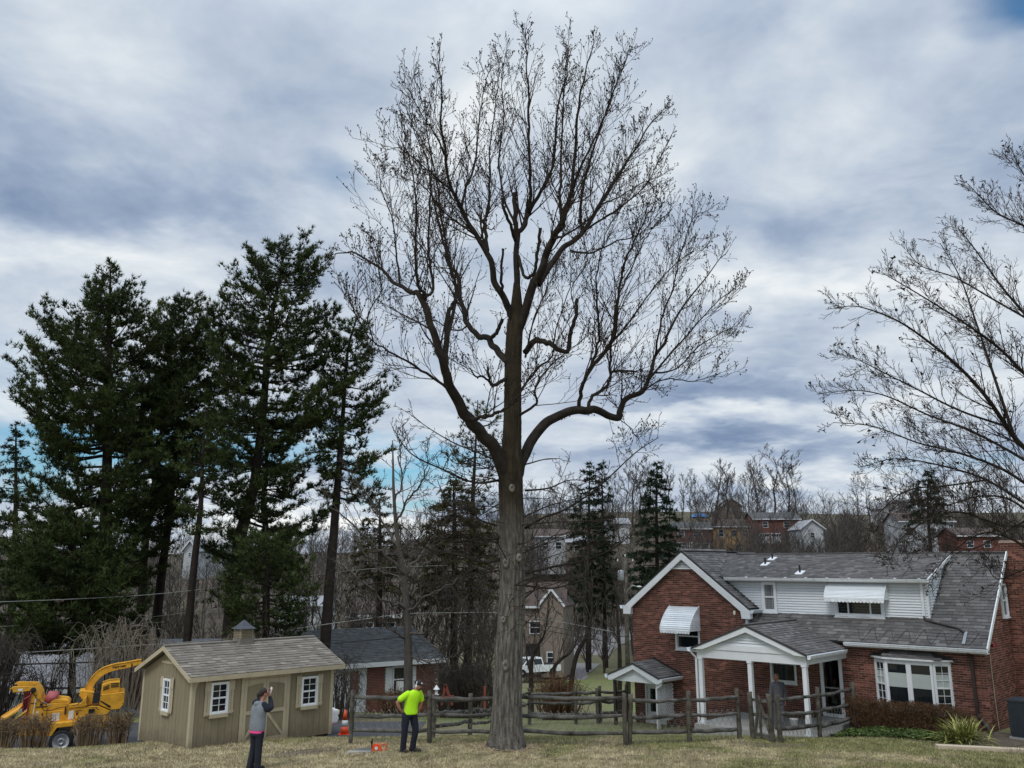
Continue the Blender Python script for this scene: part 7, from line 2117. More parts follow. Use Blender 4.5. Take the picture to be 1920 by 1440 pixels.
# ------------------------------------------------------------------ tree at the right edge
rd = Rnd(21)
RY = 24.2
rb = atY(2064, 1390, RY); ro = Vector((rb.x, RY, gz(rb.x, RY)))
rt = thing('bare_tree', 'leafless tree reaching in from the right edge over the roof of the brick house', 'tree', ro)
def rp_(px, py, dy=0): return tuple(atY(px, py, RY + dy) - ro)
mb = MB(); bark_tube(mb, [rp_(2064, 1400), rp_(2064, 1250), rp_(2062, 1080), rp_(2064, 950), rp_(2076, 800), rp_(2080, 600), rp_(2062, 300), rp_(2052, 100)], [.30, .26, .24, .22, .17, .13, .07, .03], 24, .07, 8, .4, 77); mb.build('trunk', 'bark', rt, True)
RL = [([(2062, 950, 0), (1990, 862, -.4), (1925, 842, -.6), (1888, 800, -.8), (1850, 745, -1.0), (1800, 690, -1.2), (1740, 640, -1.4), (1680, 600, -1.5), (1610, 575, -1.5), (1568, 577, -1.4)], 15, 2),
      ([(1900, 815, -.7), (1862, 700, -.2), (1832, 610, .2), (1800, 520, .6), (1762, 455, 1.0)], 8, 2),
      ([(2072, 800, 0), (1990, 690, .6), (1930, 600, 1.0), (1880, 540, 1.3), (1830, 470, 1.6), (1795, 425, 1.8)], 12, 2),
      ([(2080, 640, 0), (2000, 500, -.6), (1930, 430, -1.0), (1870, 400, -1.2), (1815, 345, -1.4)], 9, 2),
      ([(2078, 560, 0), (2000, 430, .5), (1950, 370, .7), (1915, 320, .8), (1900, 288, .9)], 8, 2),
      ([(2062, 940, 0), (1980, 900, .8), (1900, 850, 1.4), (1820, 808, 1.8), (1740, 778, 2.1), (1660, 742, 2.3), (1600, 732, 2.4), (1536, 738, 2.5)], 10, 1.8),
      ([(2062, 980, 0), (1960, 930, -.8), (1880, 880, -1.4), (1800, 850, -1.8), (1720, 830, -2.1), (1640, 800, -2.3), (1562, 792, -2.4)], 9, 1.8),
      ([(2062, 1000, 0), (1950, 960, .6), (1850, 900, 1.2), (1760, 872, 1.6), (1680, 860, 1.9), (1612, 876, 2.0)], 9, 1.8),
      ([(2062, 1030, 0), (1960, 990, -.6), (1880, 985, -1.0), (1800, 960, -1.4), (1740, 975, -1.6), (1690, 1010, -1.8), (1668, 1052, -1.9)], 8, 1.6),
      ([(2062, 1060, 0), (1950, 1040, .2), (1895, 1010, .3), (1840, 1000, .2), (1780, 1040, .0), (1742, 1088, -.1)], 7, 1.6),
      ([(1960, 990, -.6), (1900, 940, -1.6), (1840, 930, -2.0), (1760, 950, -2.4), (1690, 940, -2.6)], 6, 1.6),
      ([(2066, 900, 0), (1980, 762, -1.2), (1920, 700, -1.8), (1870, 650, -2.2), (1800, 600, -2.6), (1720, 550, -2.9), (1655, 512, -3.1)], 11, 2),
      ([(2000, 1050, .1), (1920, 1068, -.4), (1872, 1086, -.6), (1850, 1062, -.7)], 5, 1.6),
      ([(1888, 800, -.8), (1800, 770, -1.6), (1720, 730, -2.2), (1640, 690, -2.6), (1585, 660, -2.8)], 6, 1.8),
      ([(1930, 600, 1.0), (1860, 560, 1.6), (1790, 520, 2.0), (1730, 500, 2.2), (1700, 470, 2.3)], 6, 1.8),
      ([(1950, 960, .6), (1880, 1000, 1.2), (1820, 1030, 1.5), (1760, 1020, 1.8), (1700, 1040, 2.0)], 5, 1.6),
      ([(1850, 900, 1.2), (1780, 910, 1.0), (1700, 920, .8), (1650, 960, .6), (1632, 985, .5)], 5, 1.6)]
ppm = 1700 / 24.5
RPm = dict(seg=4, wob=.11, up=.06, kids={1: 4.2, 2: 5.6, 3: 4}, ratio={1: .44, 2: .44, 3: .42}, rmin=.0050, tips=[], ang=(24, 56), kup=.10, rr=.6)
out = {}
for pts, w0, w1 in RL:
    P = smooth_path([rp_(*p) for p in pts], 5); t_ = np.linspace(0, 1, len(P)); r_ = (w0 * .78 * (1 - t_) ** 1.1 + w1 * .6 * (1 - (1 - t_) ** 1.1)) / 2 / ppm
    mb = MB(); mb.tube(P, r_, 8); mb.build('limb', 'limb', rt, True)
    Ln = float(np.linalg.norm(np.diff(P, axis=0), axis=1).sum())
    path_children(rd, out, P, r_, .22, 1.0, int(Ln * 4.0) + 3, 1.8, .6, 2, RPm, (20, 50), .14, .40)
    path_children(rd, out, P, r_, .2, 1.0, int(Ln * 1.0) + 1, .7, .45, 1, RPm, (30, 70), .1)
mb = MB(); tubes_batch(mb, out.get(2, []), 4); mb.build('branches', 'twig', rt, kind='stuff')
mb = MB(); tubes_batch(mb, out.get(1, []) + out.get(0, []), 3); mb.build('twigs', 'twig', rt, kind='stuff')
# a few dead leaves still hanging
T_ = np.array([t[0] for t in RPm['tips']]); g = np.random.default_rng(3); T_ = T_[g.random(len(T_)) < .10]
n = len(T_); V = (T_[:, None] + g.normal(0, .03, (n, 4, 3))).reshape(-1, 3)
MB().add(V, quads=np.arange(4 * n).reshape(-1, 4)).build('dead_leaves', 'twig', rt, kind='stuff')

# ------------------------------------------------------------------ bare trees and brush further off
def bare_mesh(seed, h_, kids, spread, rmin, mat, multi=1, tr_r=.013):
    """Trunk and crown meshes of a leafless tree h_ metres tall."""
    rd = Rnd(seed); g = np.random.default_rng(seed)
    tk = MB(); out = {}
    for s in range(multi):
        lean = (g.normal(0, .10 + .12 * (multi > 1)), g.normal(0, .10 + .12 * (multi > 1)))
        n = 7; pts = [(lean[0] * i / n * h_ * .7 + g.normal(0, .012) * h_, lean[1] * i / n * h_ * .7 + g.normal(0, .012) * h_, h_ * .86 * i / n) for i in range(n + 1)]
        pts[0] = (g.normal(0, .02) * h_ * (multi > 1), 0, -.4)
        P = smooth_path(pts, 3); rad = np.linspace(tr_r * h_ * (1 if multi == 1 else .6), rmin * 1.4, len(P)); tk.tube(P, rad, 8)
        Pm = dict(seg=4, wob=.15, up=.12, kids=kids, ratio={1: .42, 2: .46, 3: .45}, rmin=rmin, tips=None, ang=(22, 52), kup=.22, rr=.55)
        top = max(kids)
        path_children(rd, out, P, rad, .22, .98, int((9 if top > 2 else 12) / (multi ** .5)) + 3, h_ * spread, h_ * spread * .45, top, Pm, (28, 58), .35, .5)
    cr = MB()
    for dpt, ps in out.items(): tubes_batch(cr, ps, 4 if dpt >= 2 else 3)
    return tk.mesh('trunk', mat), cr.mesh('crown', mat)


VAR = [bare_mesh(101, 10, {1: 3.5, 2: 4.5, 3: 5}, .42, .012, 'brush'), bare_mesh(102, 10, {1: 3.5, 2: 5, 3: 4.5}, .34, .012, 'brush'), bare_mesh(103, 10, {1: 4, 2: 4.5, 3: 5}, .48, .012, 'brush', 2),
       bare_mesh(104, 6, {1: 4, 2: 5}, .45, .010, 'brush', 4, .02), bare_mesh(105, 5, {1: 4, 2: 5}, .5, .009, 'brush', 6, .016)]
FAR = [bare_mesh(201, 14, {1: 4.5, 2: 5.5, 3: 6}, .40, .013, 'far', 1, .011), bare_mesh(202, 14, {1: 4.5, 2: 5.5, 3: 6}, .48, .013, 'far', 1, .011), bare_mesh(203, 14, {1: 4, 2: 5.5, 3: 6}, .36, .013, 'far', 2, .011), bare_mesh(204, 12, {1: 5, 2: 6, 3: 6.5}, .54, .014, 'far', 1, .014)]


def bare_tree(v, px, Y, h_, label, group=None, rz=None, name='bare_tree', base=None, rg=np.random.default_rng(77), wide=1.0):
    p = atY(px, 1100, Y); x = p.x
    t = thing(name, label, 'tree', (x, Y, (gz(x, Y) if base is None else base)), rg.random() * 6.28 if rz is None else rz, group)
    s = h_ / (14 if v in FAR[:3] else 12 if v is FAR[3] else 10 if v in VAR[:3] else 6 if v is VAR[3] else 5)
    t.scale = (s * wide, s * wide, s)
    child('trunk', v[0], t); child('crown', v[1], t)
    return t


# the grey tree by the ranch house, its trunk in front of the window
rd = Rnd(9); gY = 38.5
gb = atY(766, 1300, gY); go = Vector((gb.x, gY, gz(gb.x, gY)))
gt = thing('bare_tree', 'grey leafless tree in front of the brick ranch house, left of the big trunk', 'tree', go)
def gq(px, py, dy=0): return tuple(atY(px, py, gY + dy) - go)
mb = MB(); bark_tube(mb, [(0, 0, -.2), gq(766, 1260), gq(765, 1200), gq(762, 1140), gq(757, 1080), gq(748, 1030), gq(742, 980), gq(738, 920), gq(737, 870), gq(736, 826)], [.20, .18, .165, .15, .12, .095, .08, .06, .04, .018], 20, .06, 6, .3, 5); mb.build('trunk', 'greybark', gt, True)
out = {}
GPm = dict(seg=5, wob=.14, up=.04, kids={1: 3, 2: 4.2, 3: 4}, ratio={1: .44, 2: .42, 3: .4}, rmin=.0085, tips=None, ang=(25, 58), kup=.1, rr=.55)
for pts, w0 in (([(757, 1080, 0), (730, 1050, -.5), (690, 1010, -1), (640, 965, -1.4), (600, 930, -1.6)], 9), ([(748, 1030, 0), (722, 985, .6), (700, 950, 1.0), (672, 905, 1.3), (650, 880, 1.5)], 7),
                ([(762, 1140, 0), (730, 1130, -.6), (690, 1100, -1.1), (650, 1068, -1.5), (610, 1040, -1.8)], 8), ([(742, 980, 0), (765, 940, -.4), (790, 900, -.8), (805, 860, -1.0)], 7),
                ([(757, 1080, 0), (790, 1040, .5), (820, 990, 1.0), (850, 960, 1.3)], 8), ([(762, 1150, 0), (800, 1120, -.5), (840, 1095, -.8), (880, 1080, -1)], 7),
                ([(765, 1200, 0), (745, 1192, -.4), (715, 1165, -.8), (690, 1150, -1.0), (660, 1160, -1.2)], 6), ([(765, 1190, 0), (800, 1185, -.4), (830, 1150, -.7), (850, 1130, -.9)], 6),
                ([(740, 950, 0), (752, 900, .4), (748, 850, .6), (760, 810, .7)], 6), ([(765, 1230, 0), (785, 1235, -.3), (820, 1240, -.5), (860, 1225, -.8)], 5), ([(760, 1120, 0), (745, 1085, .8), (700, 1060, 1.5), (660, 1000, 2)], 6)):
    P = smooth_path([gq(*p) for p in pts], 5); t_ = np.linspace(0, 1, len(P)); r_ = (w0 * .72 * (1 - t_) + 1.2 * t_) / 2 / (1700 / 39); P[1:-1] += np.random.default_rng(int(w0 * 10)).normal(0, .05, P[1:-1].shape)
    mb = MB(); mb.tube(P, r_, 7); mb.build('limb', 'greybark', gt, True)
    path_children(rd, out, P, r_, .15, 1.0, 13, 1.9, 1.0, 2, GPm, (24, 55), .1, .5)
mb = MB(); tubes_batch(mb, out.get(2, []) + out.get(1, []) + out.get(0, []), 3); mb.build('twigs', 'brush', gt, kind='stuff')

# leaning dark tree and its neighbours below the road
rd = Rnd(14); kY = 52
for (pts, lab) in (([(1060, 1290), (1078, 1240), (1100, 1190), (1110, 1140), (1104, 1090), (1096, 1040)], 'dark leaning leafless tree beside the road below the far houses'),
                   ([(1032, 1300), (1037, 1262), (1050, 1238), (1072, 1220), (1090, 1180)], 'low crooked leafless tree left of the dark leaning tree'),
                   ([(997, 1300), (996, 1250), (1006, 1215), (1020, 1190), (1028, 1150)], 'forked young tree in front of the white pickup'),
                   ([(1160, 1300), (1162, 1240), (1160, 1190), (1156, 1130), (1150, 1060)], 'dark slim leafless tree just left of the side porch')):
    f = atY(*pts[0], kY); o = Vector((f.x, kY, gz(f.x, kY))); t = thing('bare_tree', lab, 'tree', o)
    P = smooth_path([(0, 0, -.3)] + [tuple(atY(x, y, kY) - o) for x, y in pts[1:]], 5); t_ = np.linspace(0, 1, len(P)); r_ = np.linspace(.15, .02, len(P))
    mb = MB(); mb.tube(P, r_, 9); mb.build('trunk', 'limb', t, True)
    out = {}; path_children(rd, out, P, r_, .3, 1.0, 16, 2.6, 1.2, 2, dict(GPm, up=.12, kup=.25, rmin=.010), (25, 55), .35, .55)
    mb = MB(); tubes_batch(mb, out.get(2, []) + out.get(1, []) + out.get(0, []), 3); mb.build('crown', 'brush', t, kind='stuff')

g = np.random.default_rng(50)
# thicket between the shed and the big trunk, and on the slope right of the trunk
for i, (px, Y, h_) in enumerate([(630, 62, 9), (668, 70, 10), (700, 56, 7), (735, 66, 11), (775, 60, 9), (800, 72, 11), (830, 55, 7.5), (868, 66, 10), (900, 58, 9), (925, 75, 11), (640, 64, 6), (690, 66, 6.5), (850, 60, 6.5), (880, 46, 6), (915, 50, 7), (560, 66, 9), (590, 58, 7), (850, 42, 4), (900, 41, 4.2), (930, 44, 5),
                                  (1000, 88, 9), (1020, 126, 9), (1045, 130, 10), (1070, 138, 11), (1095, 142, 10), (1120, 144, 10), (1145, 146, 11), (1165, 148, 10), (1010, 132, 10), (1060, 134, 11), (1110, 136, 10), (1150, 138, 11), (1185, 126, 11), (1200, 118, 10),
                                  (1215, 96, 8), (1240, 92, 7), (1165, 146, 9), (1150, 150, 9), (1178, 144, 8), (1030, 128, 8), (1080, 140, 11), (1130, 142, 11), (1000, 142, 11), (990, 120, 9), (1262, 120, 8), (1185, 140, 9), (1060, 146, 9), (1100, 148, 9)]):
    right = px > 960
    bare_tree(VAR[int(g.integers(0, 5))] if h_ < 8 else VAR[int(g.integers(0, 3))], px, Y, h_ * g.uniform(.9, 1.1), 'grey leafless tree in the thicket on the slope right of the big trunk' if right else 'grey leafless tree in the thicket between the pines and the big trunk',
              'thicket on the far slope' if right else 'thicket between the pines and the big trunk', wide=1.15)
for px_, lab in ((1100, 'low bare bush at the foot of the twin spruces'), (1128, 'low bare bush at the foot of the smaller spruce'), (1215, 'low bare bush behind the brick gable')):
    bare_tree(VAR[4], px_, 109, 5.0, lab, name='bare_bush', wide=1.3)
# trees along the skyline
sky_ = [(1005, 225, 15), (1030, 232, 14), (1050, 240, 15), (1075, 236, 13), (1150, 230, 17), (1172, 226, 18), (1190, 236, 18), (1205, 228, 17), (1262, 238, 16), (1282, 230, 16), (1302, 244, 13), (1318, 226, 14), (1338, 250, 14), (1352, 232, 15), (1372, 240, 16), (1392, 228, 15),
        (1412, 246, 15), (1440, 226, 19), (1462, 236, 20), (1486, 228, 18), (1505, 246, 15), (1620, 240, 15), (1645, 232, 15), (1668, 246, 14), (1700, 234, 15), (1720, 226, 15), (1760, 240, 15), (1785, 230, 16), (1808, 242, 16), (1832, 228, 17), (1856, 238, 16), (1880, 230, 17), (1905, 240, 17), (1925, 232, 17), (1236, 244, 15), (1430, 250, 14)]
for i, (px, Y, h_) in enumerate(sky_):
    bare_tree(FAR[int(g.integers(0, 4))], px, Y, h_ * g.uniform(.92, 1.06), 'leafless grey tree along the skyline of the far hill', 'leafless trees along the skyline', wide=1.25 * g.uniform(.85, 1.25))
for i, (px, Y, h_) in enumerate([(1345, 205, 11), (1385, 196, 10), (1300, 190, 8), (1455, 200, 12), (1490, 190, 11), (1520, 176, 10), (1620, 180, 11), (1660, 172, 11), (1690, 168, 12), (1735, 176, 11), (1780, 170, 12), (1820, 176, 13), (1860, 168, 12), (1895, 172, 13), (1920, 165, 12), (1420, 178, 7), (1365, 176, 9), (1640, 150, 9), (1600, 160, 9), (1328, 172, 9), (1400, 168, 10), (1476, 165, 10), (1505, 160, 9), (1545, 158, 9)]):
    bare_tree(FAR[int(g.integers(0, 4))], px, Y, h_, 'leafless tree among the far hillside houses', 'leafless trees among the far houses')
bare_tree(FAR[3], 1568, 132, 15.5, 'broad round-crowned leafless tree above the middle of the brick house roof', wide=1.05, rz=1.0)
bare_tree(FAR[1], 1440, 150, 13, 'upright leafless tree in front of the long brick house on the hill', rz=.4)
# ridge far off on the left, mostly behind the pines
for i, px in enumerate(range(-20, 960, 26)):
    bare_tree(FAR[int(g.integers(0, 4))], px + g.normal(0, 8), 215 + g.normal(0, 20), g.uniform(10, 14), 'distant leafless tree on the ridge behind the pines', 'distant trees behind the pines')
for i, px in enumerate([240, 262, 285, 310, 322, 340, 355, 372, 392, 410, 520, 545, 575]):
    bare_tree(VAR[int(g.integers(0, 3))], px + g.normal(0, 6), 66 + g.normal(0, 6), g.uniform(4.5, 8.5), 'grey leafless tree between the pine stems', 'leafless trees between the pine stems', wide=1.3)
for i, px in enumerate(range(0, 620, 38)):
    bare_tree(VAR[int(g.integers(0, 3))], px + g.normal(0, 10), 84 + g.normal(0, 12), g.uniform(5, 8), 'grey brushwood tree low down behind the pines', 'brushwood behind the pines')
# undergrowth nobody could count: thin stems over the far slope
mb = MB(); paths = []
for i in range(6800):
    px = g.uniform(960, 1290) if i % 3 else g.uniform(560, 960); Y = g.uniform(96, 150) if px > 960 else g.uniform(61, 85); x = atY(px, 1100, Y).x
    if i % 5 == 0: px = g.uniform(190, 600); Y = g.uniform(72, 125); x = atY(px, 1100, Y).x
    if px > 1020 and px < 1185 and Y < 138: continue
    z = gz(x, Y); hh = g.uniform(1.5, 5.0) * (1 if px > 960 else .55); l_ = g.normal(0, .18, 2) * hh; b_ = g.normal(0, .10, 2) * hh
    paths.append(([(x, Y, z - .1), (x + l_[0] * .5 + b_[0], Y + l_[1] * .5, z + hh * .55), (x + l_[0], Y + l_[1], z + hh)], [.022 + .006 * (px > 960), .016, .008]))
tubes_batch(mb, paths, 3); mb.build('undergrowth', 'brush', None, kind='stuff', label='brown leafless undergrowth covering the far slope and the hollow', category='undergrowth')

# ------------------------------------------------------------------ tangles, shrubs and bedding plants
def canes(name, label, px0, px1, pyt, Y, base, n, hmax, mat, seed, spread=1.2, cat='bush'):
    g = np.random.default_rng(seed); a, b_ = atY(px0, 1250, Y), atY(px1, 1250, Y)
    o = Vector(((a.x + b_.x) / 2, Y, gz((a.x + b_.x) / 2, Y))); t = thing(name, label, cat, o); paths = []
    W = (b_.x - a.x) / 2
    for i in range(n):
        x = g.normal(0, .42) * W; y = g.normal(0, .5); h_ = hmax * (1 - .45 * (abs(x) / W) ** 2) * g.uniform(.55, 1.02); ang = g.random() * 6.28; r_ = g.uniform(.3, 1.0) * spread
        p0 = np.array([x * .75, y * .6, 0]); p1 = np.array([x + math.cos(ang) * r_ * .35, y + math.sin(ang) * r_ * .3, h_ * .75]); p2 = np.array([x + math.cos(ang) * r_ * .8, y + math.sin(ang) * r_ * .6, h_]); p3 = np.array([x + math.cos(ang) * r_ * 1.35, y + math.sin(ang) * r_, h_ * g.uniform(.55, .95)])
        P = smooth_path([p0, p1, p2, p3], 3) + g.normal(0, .03, (10, 3)); paths.append((P, np.linspace(.017, .006, 10)))
        for k in range(3):
            j = int(g.integers(4, 9)); d = g.normal(0, .35, 3); paths.append((np.array([P[j], P[j] + d * .5, P[j] + d + (0, 0, -.05)]), np.array([.008, .006, .005])))
    mb = MB(); tubes_batch(mb, paths, 3); mb.build('canes', mat, t, kind='stuff'); return t


canes('tangled_bush', 'big tangle of pale arching canes over the roof behind the chipper', 110, 335, 1160, 37.5, 1290, 130, 3.7, 'twiglight', 1, 1.5)
canes('tangled_bush', 'dark bare bush in front of the white house between the chipper ends', 40, 150, 1230, 36.5, 1330, 60, 2.3, 'twig', 2, 1.2)
canes('tangled_bush', 'brown bush at the left edge above the chipper infeed', -40, 35, 1190, 36, 1340, 200, 3.3, 'brush', 3, 1.2)
canes('tangled_bush', 'pale canes sticking up behind the shed cupola', 395, 560, 1165, 40, 1260, 120, 3.5, 'twiglight', 4, 1.6)
canes('tangled_bush', 'thorny dark bush between the shed and the ranch house', 600, 680, 1250, 37, 1340, 70, 2.4, 'brush', 5, 1.0)
canes('tangled_bush', 'rusty bare bush at the foot of the ranch house wall', 690, 800, 1290, 44, 1330, 110, 1.1, 'hedge', 6, .8)
canes('tangled_bush', 'reddish low bush behind the rails right of the big trunk', 995, 1100, 1285, 40, 1300, 200, 1.7, 'hedge', 7, .8)
canes('tangled_bush', 'dense grey brush behind the fence left of the big trunk', 800, 945, 1240, 43, 1330, 260, 2.4, 'brush', 8, 1.2)


def clipped_shrub(label, px, pyt, pyb, wpx, Y, seed):
    g = np.random.default_rng(seed); p = atY(px, 1370, Y); o = Vector((p.x, Y, gz(p.x, Y))); t = thing('clipped_shrub', label, 'shrub', o, 0, 'clipped shrubs in front of the chipper')
    H_ = (atY(px, pyt, Y) - o).z; W = wpx / 2 / (1700 / (Y * CP)); paths = []
    for i in range(105):
        a = g.random() * 6.28; r_ = math.sqrt(g.random()) * g.uniform(.9, 1.18); x0, y0 = math.cos(a) * r_ * W * g.uniform(.3, .95), math.sin(a) * r_ * W * .6
        x1, y1 = math.cos(a) * r_ * W, math.sin(a) * r_ * W * .7; h_ = H_ * g.uniform(.70, 1.04) * (1 - .08 * r_ ** 2)
        P = np.array([(x0, y0, -.05), (x0 * .4 + x1 * .6, y0 * .4 + y1 * .6, h_ * .5), (x1, y1, h_ * .82), (x1 + g.normal(0, .05), y1 + g.normal(0, .05), h_)]); paths.append((P, np.array([.011, .009, .007, .005])))
        for k in range(6):
            q = P[2] * .6 + P[1] * .4 + (P[3] - P[1]) * .7 * g.random(); d = g.normal(0, .10, 3) + (0, 0, .05)
            e = q + d; e[2] = min(e[2], H_ * g.uniform(.96, 1.05)); paths.append((np.array([q, q * .5 + e * .5 + g.normal(0, .012, 3), e]), np.array([.006, .0055, .005])))
    mb = MB(); tubes_batch(mb, paths, 3); mb.build('twigs', 'shrub', t, kind='stuff')


clipped_shrub('clipped brown shrub cut off by the left edge below the chipper table', 12, 1346, 1405, 44, 28.3, 1)
clipped_shrub('flat-topped brown shrub left of the chipper wheel', 63, 1342, 1402, 62, 28.4, 2)
clipped_shrub('flat-topped brown shrub just right of the chipper wheel', 168, 1341, 1400, 60, 28.5, 3)
clipped_shrub('clipped brown shrub nearest the shed', 222, 1337, 1398, 46, 28.6, 4)

# hedge under the bay window, in the house's frame
def hw(u, v, z=0): return HM @ Vector((u, v, z))
g = np.random.default_rng(61)
ho = hw(-2.1, -.9); hg = thing('hedge', 'brown leafless clipped hedge under the bay window', 'hedge', (ho.x, ho.y, gz(ho.x, ho.y)), -HTH)
n = 24000; x = g.uniform(-1.72, 1.72, n); y = g.uniform(-.50, .46, n); z = g.random(n) ** .6
top = .80 - .07 * (x + 1.7) / 3.4 + .04 * np.sin(x * 2.1) + .03 * np.sin(x * 7) - .10 * np.clip(np.abs(x) - 1.35, 0, 1) ** 1 * 2
z = z * top; y *= .82 + .25 * np.sin(np.clip(z / .6, 0, 1) * PI)
d = g.normal(0, 1, (n, 3)); d /= np.linalg.norm(d, axis=1, keepdims=True); s = np.cross(d, g.normal(0, 1, (n, 3))); s /= np.linalg.norm(s, axis=1, keepdims=True)
P = np.stack([x, y, z], 1); L_ = g.uniform(.03, .085, (n, 1)); w_ = g.uniform(.004, .011, (n, 1))
MB().add(np.stack([P - s * w_, P + s * w_, P + d * L_], 1).reshape(-1, 3), tris=np.arange(3 * n).reshape(-1, 3)).build('twigs', 'hedge', hg, kind='stuff')
paths = []
for i in range(420):
    x0, y0 = g.uniform(-1.65, 1.65), g.uniform(-.25, .25); x1, y1 = x0 + g.normal(0, .12), y0 * 1.7 + g.normal(0, .06)
    paths.append((np.array([(x0, y0, -.05), (x0 * .5 + x1 * .5, y1 * .7, .3), (x1, y1, .72)]), np.array([.009, .006, .004])))
mb = MB(); tubes_batch(mb, paths, 3); mb.build('stems', 'hedge', hg, kind='stuff')

# bed of soil in front of the hedge, ground cover on it
bed = [hw(-3.9, -.3), hw(-3.75, -2.75), hw(-2.4, -2.6), hw(-1.4, -2.65), hw(-.55, -2.95), hw(.5, -2.75), hw(1.2, -1.0), hw(1.4, .4), hw(.02, .2), hw(.0, -.02), hw(-3.85, -.02)]
MB().add([(p.x, p.y, gz(p.x, p.y) + .02) for p in bed], ngons=[list(range(len(bed)))]).build('flower_bed', 'dirt', None, kind='structure')
n = 9000; u = g.uniform(-3.75, -.6, n); v = -1.2 - g.random(n) * 1.42
c0 = np.array([tuple(hw(a, b_)) for a, b_ in zip(u, v)]); c0[:, 2] = land(c0[:, 0], c0[:, 1]) + .03 + g.random(n) * .11 * (.4 + .6 * np.abs(np.sin(u * 3 + v * 2)))
q1 = g.normal(0, 1, (n, 3)); q1[:, 2] *= .4; q1 /= np.linalg.norm(q1, axis=1, keepdims=True); q2 = np.cross(q1, np.array([0, 0, 1.0]) + g.normal(0, .3, (n, 3))); q2 /= np.linalg.norm(q2, axis=1, keepdims=True)
l_ = g.uniform(.02, .045, (n, 1))
V = np.stack([c0 - q1 * l_, c0 - q2 * l_ * .6, c0 + q1 * l_, c0 + q2 * l_ * .6], 1).reshape(-1, 3)
MB().add(V, quads=np.arange(4 * n).reshape(-1, 4)).build('ground_cover', 'ivy', None, kind='stuff', label='low green ground cover leaves in front of the brown hedge', category='ground cover')

# yucca
yc = atZ(1806, 1397, .02); yo = Vector((yc.x, yc.y, gz(yc.x, yc.y))); yu = thing('yucca', 'spiky green and yellow yucca clump at the right end of the bed', 'plant', yo)
paths = []; mbv = MB()
for i in range(330):
    a = g.random() * 6.28; e = abs(g.normal(.0, .60)) ; el = 1.35 - min(1.25, e * 1.3) ; L = g.uniform(.55, .98) * (1.05 - .12 * math.sin(el))
    b0 = np.array([g.normal(0, .20), g.normal(0, .14), .02]); dh = np.array([math.cos(a), math.sin(a), 0]); pts = []
    for k in range(6):
        s_ = k / 5; r_ = L * s_ * math.cos(el - .30 * s_); zz_ = L * s_ * math.sin(el - .45 * s_ ** 2 * (1.2 - el / 2)); pts.append(b0 + dh * r_ + (0, 0, max(zz_, .0)))
    pts = np.array(pts); sd = np.array([-dh[1], dh[0], 0]) * (np.array([.014, .022, .023, .019, .011, .001]))[:, None]
    V = np.concatenate([pts - sd, pts + (0, 0, -.006), pts + sd]); q = []
    for k in range(5): q += [(k, k + 1, 6 + k + 1, 6 + k), (6 + k, 6 + k + 1, 12 + k + 1, 12 + k)]
    mbv.add(V, quads=q)
mbv.build('leaves', 'yucca', yu, kind='stuff')
# dry grass by the yucca
n = 900; c0 = np.array([tuple(hw(g.uniform(.1, 1.6), g.uniform(-2.9, -1.6))) for _ in range(n)]); c0[:, 2] = land(c0[:, 0], c0[:, 1]); a = g.random(n) * 6.28; h_ = g.uniform(.08, .28, n); ln = g.uniform(.02, .14, n)
V = np.stack([c0 - np.stack([np.cos(a), np.sin(a), 0 * a], 1) * .005, c0 + np.stack([np.cos(a), np.sin(a), 0 * a], 1) * .005, c0 + np.stack([np.sin(a) * ln, np.cos(a) * ln, h_], 1)], 1).reshape(-1, 3)
MB().add(V, tris=np.arange(3 * n).reshape(-1, 3)).build('tall_grass', 'twiglight', None, kind='stuff', label='tufts of dry pale grass beside the yucca', category='grass')
